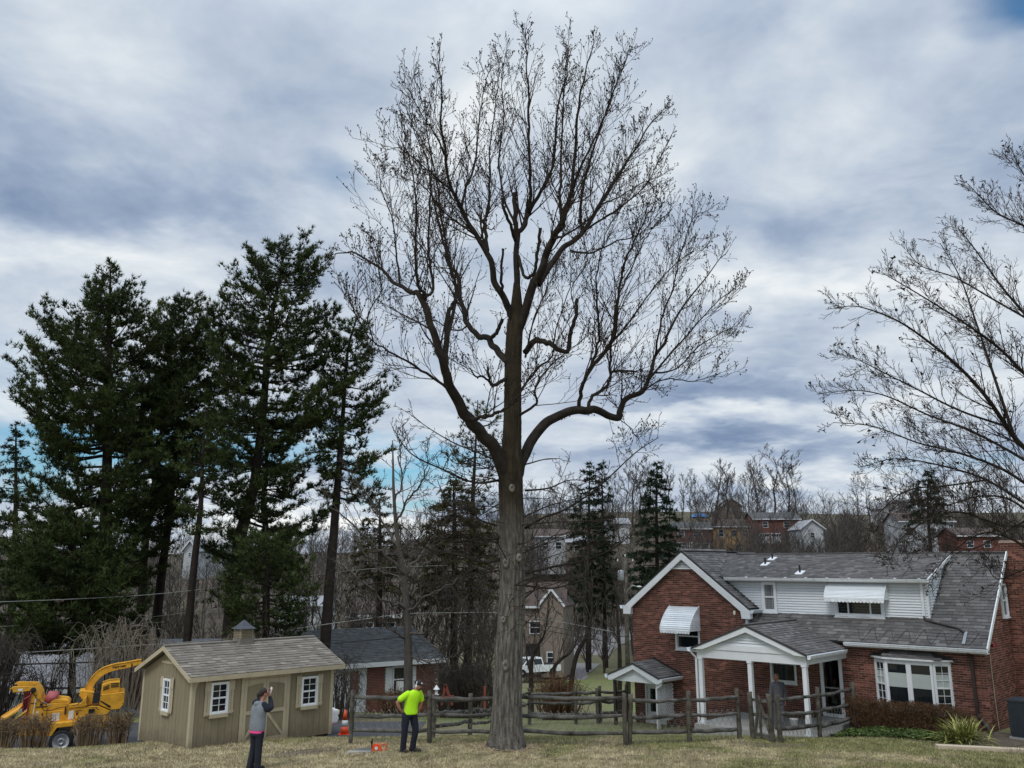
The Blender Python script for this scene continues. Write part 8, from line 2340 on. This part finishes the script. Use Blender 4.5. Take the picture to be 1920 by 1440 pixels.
# ------------------------------------------------------------------ neighbouring houses
def simple_house(name, label, c, yaw, L, W, hw_, hr, wall_m, roof_m, windows=(), base=None, over=.35, trim='whitefar', gable_front=False, cat='house', extra=None, drop=2.0):
    """c: ground point of the left front corner seen from here; x along the front, y back. windows: (face, x, z, w, h, kind)."""
    z = gz(c.x, c.y) if base is None else base
    h = thing(name, label, cat, (c.x, c.y, z), yaw)
    b = MB(); b.box(0, L, 0, W, -drop, hw_)
    rise = hr - hw_
    if gable_front: b.prism([(0, 0, hw_), (L, 0, hw_), (L / 2, 0, hr - .03)], (0, W, 0))
    else: b.prism([(0, 0, hw_), (0, W, hw_), (0, W / 2, hr - .03)], (L, 0, 0))
    wl = b.build('wall', wall_m, h)
    r = MB(); s = MB()
    if gable_front:
        k = rise / (L / 2); e = over
        slope_slab(r, (-e, -e, hw_ - k * e + .05), (-e, W + e, hw_ - k * e + .05), (L / 2, W + e, hr + .05), (L / 2, -e, hr + .05), -.12)
        slope_slab(r, (L + e, W + e, hw_ - k * e + .05), (L + e, -e, hw_ - k * e + .05), (L / 2, -e, hr + .05), (L / 2, W + e, hr + .05), -.12)
        for sg in (0, 1):
            x0 = -e if not sg else L + e
            s.bar((x0, -e - .02, hw_ - k * e + .02), (L / 2, -e - .02, hr + .04), .06, .22)
    else:
        k = rise / (W / 2); e = over
        slope_slab(r, (-e, -e, hw_ - k * e + .05), (L + e, -e, hw_ - k * e + .05), (L + e, W / 2, hr + .05), (-e, W / 2, hr + .05), .12)
        slope_slab(r, (L + e, W + e, hw_ - k * e + .05), (-e, W + e, hw_ - k * e + .05), (-e, W / 2, hr + .05), (L + e, W / 2, hr + .05), .12)
        s.box(-e, L + e, -e - .06, -e - .001, hw_ - k * e - .16, hw_ - k * e + .06)
    r.build('roof', roof_m, h); s.build('fascia', trim, h, kind='stuff')
    for (face, x, zz_, w_, hh, kind) in windows:
        M = Matrix.Translation((x, -.02, zz_)) if face == 'f' else (Matrix.Translation((L + .02, x, zz_)) @ Matrix.Rotation(PI / 2, 4, 'Z') if face == 'r' else Matrix.Translation((-.02, x + w_, zz_)) @ Matrix.Rotation(-PI / 2, 4, 'Z'))
        fm = MB(); t_ = .09
        if kind in ('w', 'ws', 'w2'):
            fm.box(-t_, 0, -.05, .01, -t_, hh + t_); fm.box(w_, w_ + t_, -.05, .01, -t_, hh + t_); fm.box(0, w_, -.049, .01, hh, hh + t_); fm.box(0, w_, -.049, .01, -t_, 0); fm.box(0, w_, -.045, .01, hh / 2 - .03, hh / 2 + .03)
            o = fm.build('window', trim, h); o.matrix_local = M
            MB().box(0, w_, -.02, .0, 0, hh).build('pane', 'glass', o)
            if kind == 'w2':
                for xs_ in (-t_ - .40, w_ + t_ + .02): MB().box(xs_, xs_ + .38, -.045, .0, -.05, hh + .05).build('shutter', trim, o)
            if kind == 'ws':
                for xs_ in (-t_ - .52, w_ + t_ + .02): MB().box(xs_, xs_ + .5, -.045, .0, -.05, hh + .05).build('shutter', trim, o)
        else:
            fm.box(0, w_, -.06, .01, 0, hh); o = fm.build('garage_door' if kind == 'g' else 'door', {'g': trim, 'd': trim, 'r': 'redwood', 'k': 'dark'}[kind], h); o.matrix_local = M
            if kind == 'g':
                pn = MB()
                for i in range(4): pn.box(w_ * (.05 + .235 * i), w_ * (.25 + .235 * i), -.075, -.061, hh * .68, hh * .9)
                pn.build('pane', 'glass', o, kind='stuff')
    if extra: extra(h)
    return h


# brick ranch house to the right of the shed
rY = 52.5
c0 = atY(560, 1250, 47.5); yaw = R(33)
d_ = Vector((math.cos(yaw), math.sin(yaw), 0))
def along(px):
    """Distance along the front of the ranch house seen at a photo column."""
    k = (px - 960) / F * CP
    return (k * c0.y - c0.x) / (d_.x - k * d_.y)
Lr = along(826)
def ranch_extra(h):
    A = along
    MB().box(A(748), A(762), -.30, -.06, .95, 1.4).build('air_conditioner', 'decal', h)
    MB().box(A(612), A(694), -.06, -.005, -.6, 2.28).build('siding_panel', 'whitefar', h)
    MB().box(A(664), A(679), -.10, -.061, .95, 2.05).build('shutter', 'redwood', h)
    bm = MB(); rr = np.random.default_rng(4)
    for k in range(36):
        i = 0
        while i * .24 < Lr - .3:
            x = i * .24 + (k % 2) * .12; i += 1
            if A(610) < x + .12 < A(695) or A(730) < x + .12 < A(779): continue
            bm.box(x, x + .225, -.012 - rr.random() * .008, .0, -.6 + k * .08, -.6 + k * .08 + .066)
    bm.build('brickwork', 'brickfar', h, kind='stuff')
    # shingle courses of the long roof
    sm = MB(); rs = np.random.default_rng(6)
    k_ = 1.3 / 4.0; nl = math.hypot(4.35, 1.3 + .35 * k_)
    lay_shingles(h, plane_matrix((-.35, -.35, 2.5 - k_ * .35 + .055), (1, 0, 0), (0, 4.35, 1.3 + .35 * k_)), Lr + .7, nl, lambda a, s_: True, rs, mass=sm, expo=.20)
    sm.build('shingle_courses', 'slate', h, kind='stuff')
simple_house('ranch_house', 'brick ranch house with a slate grey roof and white shutters, just right of the shed', c0, yaw, Lr, 8.0, 2.5, 3.8, 'mortar', 'slate', [('f', along(744), .92, along(769) - along(744), 1.15, 'w2')], base=-.13 - 2.5, extra=ranch_extra)

# white house behind the chipper
wc = atY(10, 1300, 45.5); we = atY(10, 1290, 45.5).z
def white_extra(h):
    cm = MB(); cm.box(5.4, 6.7, -1.3, -.3, -2, 2.95 + .35); co_ = cm.build('chimney', 'mortar', h)
    bm = MB(); rr = np.random.default_rng(8)
    for k in range(66):
        for i in range(7): 
            x = 5.4 + i * .21 - (k % 2) * .105
            xa, xb = max(x, 5.4), min(x + .2, 6.7)
            if xb > xa: bm.box(xa, xb, -1.312 - rr.random() * .006, -1.3, -1.9 + k * .078, -1.9 + k * .078 + .066)
    bm.build('brickwork', 'brickfar', co_, kind='stuff')
    # flaking boards on the right part of the wall
    for k in range(12):
        lap_board(MB(), (0, -.005, 0), (5.35, -.005, 0), (0, -1, 0), -1.9 + k * .19, .18).build('siding_board', 'greysiding', h)
        lap_board(MB(), (6.75, -.005, 0), (11.6, -.005, 0), (0, -1, 0), -1.9 + k * .19, .18).build('siding_board', 'greysiding', h)
    MB().box(9.2, 10.5, -.08, -.035, -1.6, .35).build('door', 'whitefar', h)
    MB().box(-.2, 11.9, -.42, -.36, .42, .50).build('gutter', 'blackmetal', h)
simple_house('white_house', 'low white house with a pale grey roof and brick chimney behind the chipper', wc, R(6), 11.8, 7.0, .55, 2.3, 'greysiding', 'paleroof', [('f', 2.2, -1.2, 1.0, 1.0, 'w')], base=we - .45, extra=white_extra)

# tan gabled house with the pickup
tY = 101
p = atY(1012, 1250, tY); tz = atY(1012, 1252, tY).z
simple_house('tan_house', 'tall tan gabled house beside the road, right of the big trunk', Vector((atY(968, 1250, 104).x, 104, 0)), R(-8), 5.2, 5.0, 6.4, 8.6, 'tan', 'brownroof', [('f', 1.55, 3.3, 1.5, 1.2, 'w'), ('f', 1.1, .3, 2.2, 1.9, 'k')], base=tz, drop=1)
simple_house('tan_house_wing', 'gable end of the tan house facing the road', Vector((atY(1013, 1250, 101.5).x, 101.5, 0)), R(-14), 2.55, 6.0, 6.45, 8.0, 'tan', 'brownroof', [('f', .8, .5, .6, 1.0, 'w')], base=tz, gable_front=True, over=.2, drop=1)

# white pickup, parked nose towards the viewer's left
tk = atY(1000, 1266, 98)
pk = thing('pickup_truck', 'white pickup truck parked in front of the tan house', 'pickup', (tk.x, 98, atY(1000, 1267, 98).z), R(28))
b = MB(); b.prism([(-2.7, -.95, .45), (2.7, -.95, .45), (2.75, -.95, .75), (2.7, -.95, 1.05), (.75, -.95, 1.1), (.2, -.95, 1.12), (-1.5, -.95, 1.15), (-2.6, -.95, 1.05), (-2.75, -.95, .7)], (0, 1.9, 0)); b.build('body', 'truck', pk)
b = MB(); b.hexa([(-1.65, -.88, 1.12), (.75, -.88, 1.1), (.75, .88, 1.1), (-1.65, .88, 1.12), (-.95, -.74, 1.80), (.6, -.74, 1.82), (.6, .74, 1.82), (-.95, .74, 1.80)]); cb_ = b.build('cab', 'truck', pk)
b = MB(); b.hexa([(-1.5, -.90, 1.17), (-.45, -.90, 1.17), (-.45, -.86, 1.17), (-1.5, -.86, 1.17), (-.92, -.775, 1.70), (-.45, -.775, 1.70), (-.45, -.70, 1.70), (-.92, -.70, 1.70)]); b.build('side_window', 'glass', cb_)
b = MB(); b.hexa([(-.38, -.90, 1.17), (.6, -.90, 1.17), (.6, -.86, 1.17), (-.38, -.86, 1.17), (-.38, -.775, 1.70), (.5, -.775, 1.70), (.5, -.70, 1.70), (-.38, -.70, 1.70)]); b.build('side_window', 'glass', cb_)
b = MB(); b.hexa([(-1.68, -.78, 1.16), (-1.60, -.78, 1.16), (-1.60, .78, 1.16), (-1.68, .78, 1.16), (-1.05, -.68, 1.74), (-.96, -.68, 1.74), (-.96, .68, 1.74), (-1.05, .68, 1.74)]); b.build('windscreen', 'glass', cb_)
b = MB(); b.box(.85, 2.6, -.8, .8, 1.06, 1.12); b.build('load_bed', 'dark', pk)
b = MB(); b.box(-2.80, -2.72, -.75, .75, .62, .98); b.build('grille', 'black', pk)
for yy in (-.72, .72): MB().box(-2.79, -2.70, yy - .16, yy + .16, .85, 1.0).build('headlight', 'decal', pk)
for xx in (-1.75, 1.75):
    for yy in (-.97, .78):
        b = MB(); b.lathe([(.2, 0), (.38, 0), (.40, .05), (.40, .15), (.38, .19), (.2, .19)], 18, Matrix.Translation((xx, yy + .19, .40)) @ WX); w_ = b.build('wheel', 'rubber', pk)
        MB().lathe([(.0, 0), (.22, .0), (.22, .19), (.0, .195)], 14, Matrix.Translation((xx, yy + .193, .40)) @ WX).build('rim', 'rim', w_)

# houses on the hill
def hill_house(label, px0, px1, py_ridge, py_eave, py_base, Y, wall_m, roof_m, windows=(), yaw=0.0, W=8.0, gable=False, name='house', drop=3.0, over=.4):
    a, b_ = atY(px0, py_base, Y), atY(px1, py_base, Y)
    zb, ze, zr = a.z, atY(px0, py_eave, Y).z, atY(px0, py_ridge, Y + W / 2).z
    L = b_.x - a.x
    win = [(f, x * L, z * (ze - zb), w_ * L, h_ * (ze - zb), k) for (f, x, z, w_, h_, k) in windows]
    return simple_house(name, label, a, yaw, L, W, ze - zb, max(zr - zb, ze - zb + .6), wall_m, roof_m, win, base=zb, gable_front=gable, drop=drop, over=over)


hill_house('red brick hillside house with a dark green roof and two white garage doors', 1266, 1335, 979, 990, 1034, 205, 'brickfar', 'slate', [('f', .10, .62, .16, .24, 'w'), ('f', .52, .62, .22, .24, 'w'), ('f', .04, .02, .30, .38, 'g'), ('f', .38, .02, .12, .40, 'd'), ('f', .56, .02, .38, .34, 'g')])
hill_house('tan and orange brick house on the hill beside the dark roofed one', 1338, 1411, 974, 986, 1036, 207, 'orangeb', 'brownroof', [('f', .16, .60, .12, .26, 'w'), ('f', .50, .62, .12, .22, 'w'), ('f', .78, .60, .12, .24, 'w'), ('f', .60, .08, .12, .22, 'w')])
hill_house('long brick house with a grey roof high on the hill', 1416, 1502, 961, 972, 1022, 204, 'brickfar', 'slate', [('f', .20, .66, .10, .2, 'w'), ('f', .66, .66, .12, .2, 'w'), ('f', .10, .05, .22, .40, 'g'), ('f', .36, .05, .22, .40, 'g'), ('f', .82, .1, .14, .3, 'w')])
hill_house('white gabled house over a brick base, seen side on', 1504, 1546, 976, 990, 1020, 182, 'greysiding', 'paleroof', [('f', .42, .4, .16, .3, 'w')], gable=True)
hill_house('brown gabled house on the crest among the trees', 1354, 1392, 936, 948, 970, 252, 'tan', 'brownroof', [('f', .3, .4, .14, .3, 'w'), ('f', .6, .4, .14, .3, 'w')], gable=True)
hill_house('white gable poking up among the trees above the roof', 1656, 1710, 938, 952, 972, 236, 'whitefar', 'paleroof', [('f', .44, .3, .12, .4, 'w')], gable=True)
hill_house('brick house with a brown roof and a white front behind the right hand tree', 1690, 1792, 962, 976, 1016, 188, 'greysiding', 'brownroof', [('f', .1, .3, .14, .34, 'w'), ('f', .5, .3, .16, .34, 'w'), ('f', .78, .3, .12, .34, 'w')])
hill_house('brick house half hidden at the far right of the hill', 1800, 1880, 990, 1003, 1042, 166, 'brickfar', 'brownroof', [('f', .2, .4, .14, .3, 'w'), ('f', .6, .4, .14, .3, 'w')])
hill_house('pale house with a brown roof seen through the twigs right of the big trunk', 1004, 1068, 990, 1004, 1046, 176, 'greysiding', 'brownroof', [('f', .2, .4, .16, .3, 'w'), ('f', .6, .4, .16, .3, 'w')])
hill_house('grey roofed house beside the pale brown-roofed one', 1064, 1098, 1004, 1014, 1046, 170, 'tan', 'paleroof', [('f', .4, .4, .2, .3, 'w')])
hill_house('flat white house between the two groups of spruces', 1138, 1180, 972, 980, 1000, 215, 'whitefar', 'paleroof', [('f', .3, .3, .2, .4, 'w')])
hill_house('white gabled house glimpsed between the pine stems', 344, 366, 1014, 1028, 1050, 150, 'greysiding', 'paleroof', [('f', .4, .3, .2, .3, 'w')], gable=True)
hill_house('pale low house behind the thin bare stemmed pine', 384, 426, 1018, 1028, 1046, 160, 'greysiding', 'paleroof', [('f', .3, .3, .14, .4, 'w'), ('f', .64, .3, .14, .4, 'w')])
hill_house('brown roofed house down behind the cedars left of the big trunk', 655, 758, 1122, 1152, 1192, 80, 'tan', 'brownroof', [('f', .3, .2, .12, .4, 'w'), ('f', .7, .2, .12, .4, 'w')])
hill_house('low grey roof beyond the meadow between the stems', 520, 600, 1118, 1132, 1160, 95, 'greysiding', 'paleroof', [('f', .5, .3, .14, .4, 'w')])
a = onland(1311, 972, 200, 300)
a = atY(1311, 966, 250); b = MB(); g = np.random.default_rng(5)
V = [(x + g.normal(0, .1), y, 0 + abs(1.3 - .35 * abs(x)) * (1 if 0 < j < 4 else .1)) for j, y in enumerate(np.linspace(-1.5, 1.5, 5)) for x in np.linspace(-2.3, 2.3, 9)]
b.add(V, quads=[(j * 9 + i, j * 9 + i + 1, j * 9 + 10 + i, j * 9 + 9 + i) for j in range(4) for i in range(8)])
tag(b.build('tarpaulin', 'tarp', None, True), 'bright blue tarpaulin on the crest of the hill', 'tarpaulin').location = (a.x, a.y, gz(a.x, a.y))

# wood that covers the far hill and its crest, one mass
rd = Rnd(70); g = np.random.default_rng(70); paths = []
def wood_tree(x, Y, h_, rmin):
    z = gz(x, Y); lean = (g.normal(0, .08) * h_, g.normal(0, .08) * h_)
    n = 4; P = [(x + lean[0] * k / n + g.normal(0, .1), Y + lean[1] * k / n, z - .3 + (h_ + .3) * k / n) for k in range(n + 1)]
    paths.append((P, list(np.linspace(.013 * h_ + .02, rmin, n + 1))))
    for k in range(16):
        f = .22 + .75 * (k + g.random()) / 16; i = min(int(f * n), n - 1); c = np.array(P[i]) + (np.array(P[i + 1]) - np.array(P[i])) * (f * n - i)
        a = g.random() * 6.28; L = h_ * .52 * (1.15 - f) * g.uniform(.7, 1.3) + .5; d = np.array([math.cos(a) * .75, math.sin(a) * .75, .85]); e = c + d * L * .5 + g.normal(0, .06, 3) * L; e2 = c + d * L + (0, 0, .12 * L) + g.normal(0, .06, 3) * L
        paths.append((np.array([c, e, e2]), [rmin * 2.0, rmin * 1.5, rmin]))
        for q in range(5):
            s = g.uniform(.25, .95); m_ = c + (e2 - c) * s; dd = d * .6 + g.normal(0, .55, 3); dd[2] += .25; paths.append((np.array([m_, m_ + dd * L * .38]), [rmin * 1.2, rmin * .9]))
for i in range(400):
    Y = g.uniform(158, 240)
    px = g.uniform(975, 1935); x = atY(px, 1000, Y).x
    if Y > 235 and 1290 < px < 1330: continue
    wood_tree(x, Y, g.uniform(3, 10) if Y < 215 else g.uniform(3, 10), .020)
for i in range(150):
    Y = g.uniform(150, 190); wood_tree(atY(g.uniform(1262, 1600), 1000, Y).x, Y, g.uniform(3.5, 8), .016)
for i in range(230): wood_tree(atY(g.uniform(-30, 980), 1000, (Yy := g.uniform(130, 250))).x, Yy, g.uniform(6, 11), .020)
mb = MB(); tubes_batch(mb, paths, 3); mb.build('hillside_wood', 'far', None, kind='stuff', label='leafless wood that covers the far hillside and its crest', category='wood')

# ------------------------------------------------------------------ pole, wires and small garden things
uY = 62
p = atY(1176, 1225, uY); po = Vector((p.x, uY, gz(p.x, uY))); up_ = thing('utility_pole', 'grey utility pole with a transformer left of the brick gable', 'pole', po)
ptop = (atY(1172, 1044, uY) - po)
b = MB(); b.tube([(0, 0, -.5), tuple(ptop)], [.17, .11], 10); b.build('pole', 'fence', up_, True)
b = MB(); b.bar((ptop.x - .55, 0, ptop.z - .35), (ptop.x + .55, 0, ptop.z - .35), .10, .12); b.build('cross_arm', 'fence', up_)
for k in (-.5, 0, .5): MB().lathe([(.03, 0), (.05, .05), (.03, .1), (.05, .14), (.0, .16)], 8, Matrix.Translation((ptop.x + k, 0, ptop.z - .29 + (.3 if k == 0 else 0)))).build('insulator', 'decal', up_)
b = MB(); b.lathe([(.0, 0), (.2, 0), (.22, .1), (.22, .6), (.18, .68), (.0, .7)], 14, Matrix.Translation((ptop.x - .32, -.1, ptop.z - 1.55))); b.build('transformer', 'greymetal', up_, True)
b = MB(); b.tube(smooth_path([(ptop.x, 0, ptop.z - 2.3), (ptop.x + .35, -.1, ptop.z - 1.9), (ptop.x + .75, -.15, ptop.z - 1.9)], 4), .03, 6); b.build('lamp_arm', 'greymetal', up_, True)
b = MB(); ball(b, (ptop.x + .85, -.15, ptop.z - 1.92), (.18, .09, .06), 10, 6); b.build('lamp_head', 'decal', up_, True)


def wire(label, pts, Y0_, Y1_, r_, mat):
    n = len(pts); P = [tuple(atY(x, y, Y0_ + (Y1_ - Y0_) * i / (n - 1))) for i, (x, y) in enumerate(pts)]
    b = MB(); b.tube(smooth_path(P, 6), r_, 5); return tag(b.build('utility_wire', mat, None, True), label, 'wire', 'utility wires crossing the hollow')


wire('thick pale cable passing just above the shed roof', [(-40, 1229), (200, 1214), (455, 1196), (560, 1178), (690, 1160), (760, 1151), (850, 1149), (940, 1150), (1060, 1168), (1176, 1190)], 36, 60, .022, 'wire')
wire('highest wire, crossing the dark pines at left', [(-40, 1130), (120, 1124), (280, 1115), (430, 1099), (560, 1082), (700, 1066), (840, 1060)], 36, 50, .014, 'wire')
wire('faint wire below the highest one, crossing the pines', [(-40, 1177), (250, 1160), (480, 1131), (620, 1112)], 38, 50, .010, 'wire')
wire('dark cable across the roof of the white house', [(-40, 1250), (60, 1245), (160, 1242), (290, 1236)], 36, 38, .03, 'black')
wire('dark wire across the slate roof of the ranch house', [(560, 1213), (660, 1203), (745, 1195), (850, 1180), (935, 1160)], 38, 44, .018, 'black')
wire('upper dark wire running down to the brick gable', [(985, 1166), (1060, 1180), (1120, 1188), (1180, 1194)], 44, 40, .016, 'black')
wire('lower dark wire running down to the brick gable', [(985, 1175), (1060, 1189), (1120, 1200), (1182, 1210)], 44, 40, .016, 'black')

# lantern and swing frame beyond the fence
p = atY(818, 1312, 37); lt_ = thing('bird_feeder', 'small white lantern-shaped bird feeder on a post behind the fence', 'bird feeder', (p.x, 37, gz(p.x, 37)))
hz = atY(818, 1303, 37).z - gz(p.x, 37)
MB().tube([(0, 0, -.1), (0, 0, hz)], .025, 6).build('post', 'fence', lt_)
b = MB(); b.lathe([(.10, hz), (.11, hz + .02), (.06, hz + .03), (.06, hz + .2), (.0, hz + .2)], 10); b.build('feeder_body', 'decal', lt_)
b = MB(); b.lathe([(.13, hz + .2), (.06, hz + .29), (.01, hz + .36)], 10); b.build('feeder_roof', 'decal', lt_)
p = atY(838, 1312, 40); sw = thing('swing_frame', 'red wooden frame of slanted legs behind the fence left of the big trunk', 'swing frame', (p.x, 40, gz(p.x, 40)))
z0 = gz(p.x, 40)
def sq(px, py, dy=0): q = atY(px, py, 40 + dy); return (q.x - p.x, dy, q.z - z0)
for a_, b_ in ((sq(828, 1322), sq(835, 1284)), (sq(848, 1322), sq(835, 1284))):
    b = MB(); b.bar(a_, b_, .10, .10); b.build('leg', 'redwood', sw)
b = MB(); b.bar(sq(820, 1309, -.05), sq(852, 1306, -.05), .08, .10); b.build('brace', 'redwood', sw)
b = MB(); b.bar(sq(909, 1330, .4), sq(909, 1287, .4), .10, .10, (0, 1, 0)); b.build('leg', 'redwood', sw)
# traffic cone and a white car nose between the shed and the fence
p = atY(646, 1372, 32.5); cn = thing('traffic_cone', 'orange and white traffic cone between the shed and the fence', 'traffic cone', (p.x, 32.5, gz(p.x, 32.5) + .02))
MB().box(-.19, .19, -.19, .19, 0, .03).build('base', 'orange', cn)
MB().lathe([(.15, .03), (.115, .26)], 14).build('cone', 'orange', cn, True); MB().lathe([(.116, .26), (.085, .46)], 14).build('stripe', 'decal', cn, True); MB().lathe([(.086, .46), (.035, .78), (.0, .78)], 14).build('tip', 'orange', cn, True)
p = atY(592, 1370, 33.2); vn = thing('parked_car', 'white car partly hidden behind the right end of the shed', 'car', (p.x, 33.2, gz(p.x, 33.2) + .02), R(35))
b = MB(); b.prism([(-3.6, -.8, .35), (.45, -.8, .35), (.5, -.8, .55), (.42, -.8, .85), (.2, -.8, .95), (-.55, -.8, 1.02), (-1.1, -.8, 1.5), (-2.7, -.8, 1.52), (-3.4, -.8, 1.05), (-3.65, -.8, .7)], (0, 1.6, 0)); bo = b.build('body', 'truck', vn)
m = bo.modifiers.new('edge', 'BEVEL'); m.width = .10; m.segments = 3; m.limit_method = 'ANGLE'
b = MB(); b.prism([(-.62, -.815, 1.0), (-1.12, -.815, 1.42), (-2.6, -.815, 1.44), (-2.9, -.815, 1.05)][::-1], (0, 1.63, 0)); b.build('side_window', 'glass', vn)
MB().box(.47, .52, -.55, .55, .5, .68).build('grille', 'black', vn)
for yy in (-.62, .62): MB().box(.36, .49, yy - .14, yy + .14, .68, .82).build('headlight', 'lamp_glass', vn)
for xx in (-.35, -2.85):
    for yy in (-.82, .64):
        w_ = MB().lathe([(.18, 0), (.30, 0), (.32, .04), (.32, .14), (.30, .18), (.18, .18)], 16, Matrix.Translation((xx, yy + .18, .32)) @ WX).build('wheel', 'rubber', vn)
        MB().lathe([(.0, 0), (.2, .0), (.2, .175), (.0, .18)], 14, Matrix.Translation((xx, yy + .183, .32)) @ WX).build('rim', 'rim', w_)

# air conditioning unit at the right wall
q = hw(.62, -.15); ac = thing('air_conditioner', 'dark slatted outdoor air conditioner by the brick side wall at the right edge', 'air conditioner', (q.x, q.y, gz(q.x, q.y)), -HTH)
b = MB(); b.box(0, .85, -.42, .42, .04, .96); b.build('casing', 'acunit', ac)
for i in range(16):
    MB().box(.02 + i * .052, .05 + i * .052, -.437, -.421, .10, .90).build('fin', 'acunit', ac)
    MB().box(-.016, -.001, -.41 + i * .052, -.38 + i * .052, .10, .90).build('fin', 'acunit', ac)
MB().box(-.02, .87, -.445, .44, .96, 1.01).build('lid', 'acunit', ac)
MB().box(-.05, .9, -.47, .47, -.06, .039).build('pad', 'concrete', ac)
# bucket and bowl on the porch
bp_ = hw(-5.15, -1.9); bk_ = thing('bucket', 'small white bucket standing on the porch beside the man', 'bucket', (bp_.x, bp_.y, -.168))
MB().lathe([(.0, 0), (.10, 0), (.13, .28), (.14, .29), (.125, .28), (.10, .02), (.0, .02)], 16).build('pail', 'decal', bk_, True)


# ------------------------------------------------------------------ labels of the far trees, told apart by what they stand beside
MARKS = [(1108, 'the twin spruces'), (1176, 'the utility pole'), (1232, 'the tall conical spruce'), (1300, 'the dark roofed brick hillside house'), (1374, 'the tan and orange brick house'), (1459, 'the long brick house'),
         (1526, 'the white gabled hillside house'), (1568, 'the round-crowned tree'), (1683, 'the white gable in the trees'), (1741, 'the dark skyline conifer'), (1840, 'the far right brick house'), (1893, 'the chimney'),
         (1031, 'the tan gabled house'), (1080, 'the leaning dark tree'), (960, 'the big trunk'), (766, 'the grey tree by the ranch house'), (852, 'the dark cedar'), (712, 'the dull green cedar'), (637, 'the bare stemmed pine'),
         (520, 'the tallest pine'), (384, 'the thin stemmed pine'), (320, 'the pale crowned pine'), (262, 'the slim leaning pine'), (200, 'the broad dark pine'), (30, 'the left edge spruce'), (461, 'the shed cupola')]
ORD = ('nearest', 'second', 'third', 'fourth', 'fifth', 'sixth', 'seventh', 'eighth', 'ninth')
BASE = {'leafless trees along the skyline': 'leafless skyline tree', 'leafless trees among the far houses': 'leafless hillside tree', 'distant trees behind the pines': 'distant ridge tree', 'brushwood behind the pines': 'grey brushwood tree',
        'thicket on the far slope': 'leafless thicket tree', 'thicket between the pines and the big trunk': 'grey thicket tree', 'leafless trees between the pine stems': 'small grey leafless tree'}
for gname, base in BASE.items():
    slots = {}
    for o in [o for o in C.objects if o.get('group') == gname]:
        px = 960 + F * o.location.x / (o.location.y * CP + (o.location.z + 4 - CAMH) * SP)
        mx, mk = min(MARKS, key=lambda m: abs(m[0] - px))
        slots.setdefault((mk, 'left' if px < mx else 'right'), []).append((abs(px - mx), o))
    for (mk, sd), lst in slots.items():
        lst.sort(key=lambda t: t[0])
        for i, (d_, o) in enumerate(lst):
            o['label'] = f"{base} to the {sd} of {mk}" if len(lst) == 1 else f"{base}, {ORD[i]} to the {sd} of {mk}"
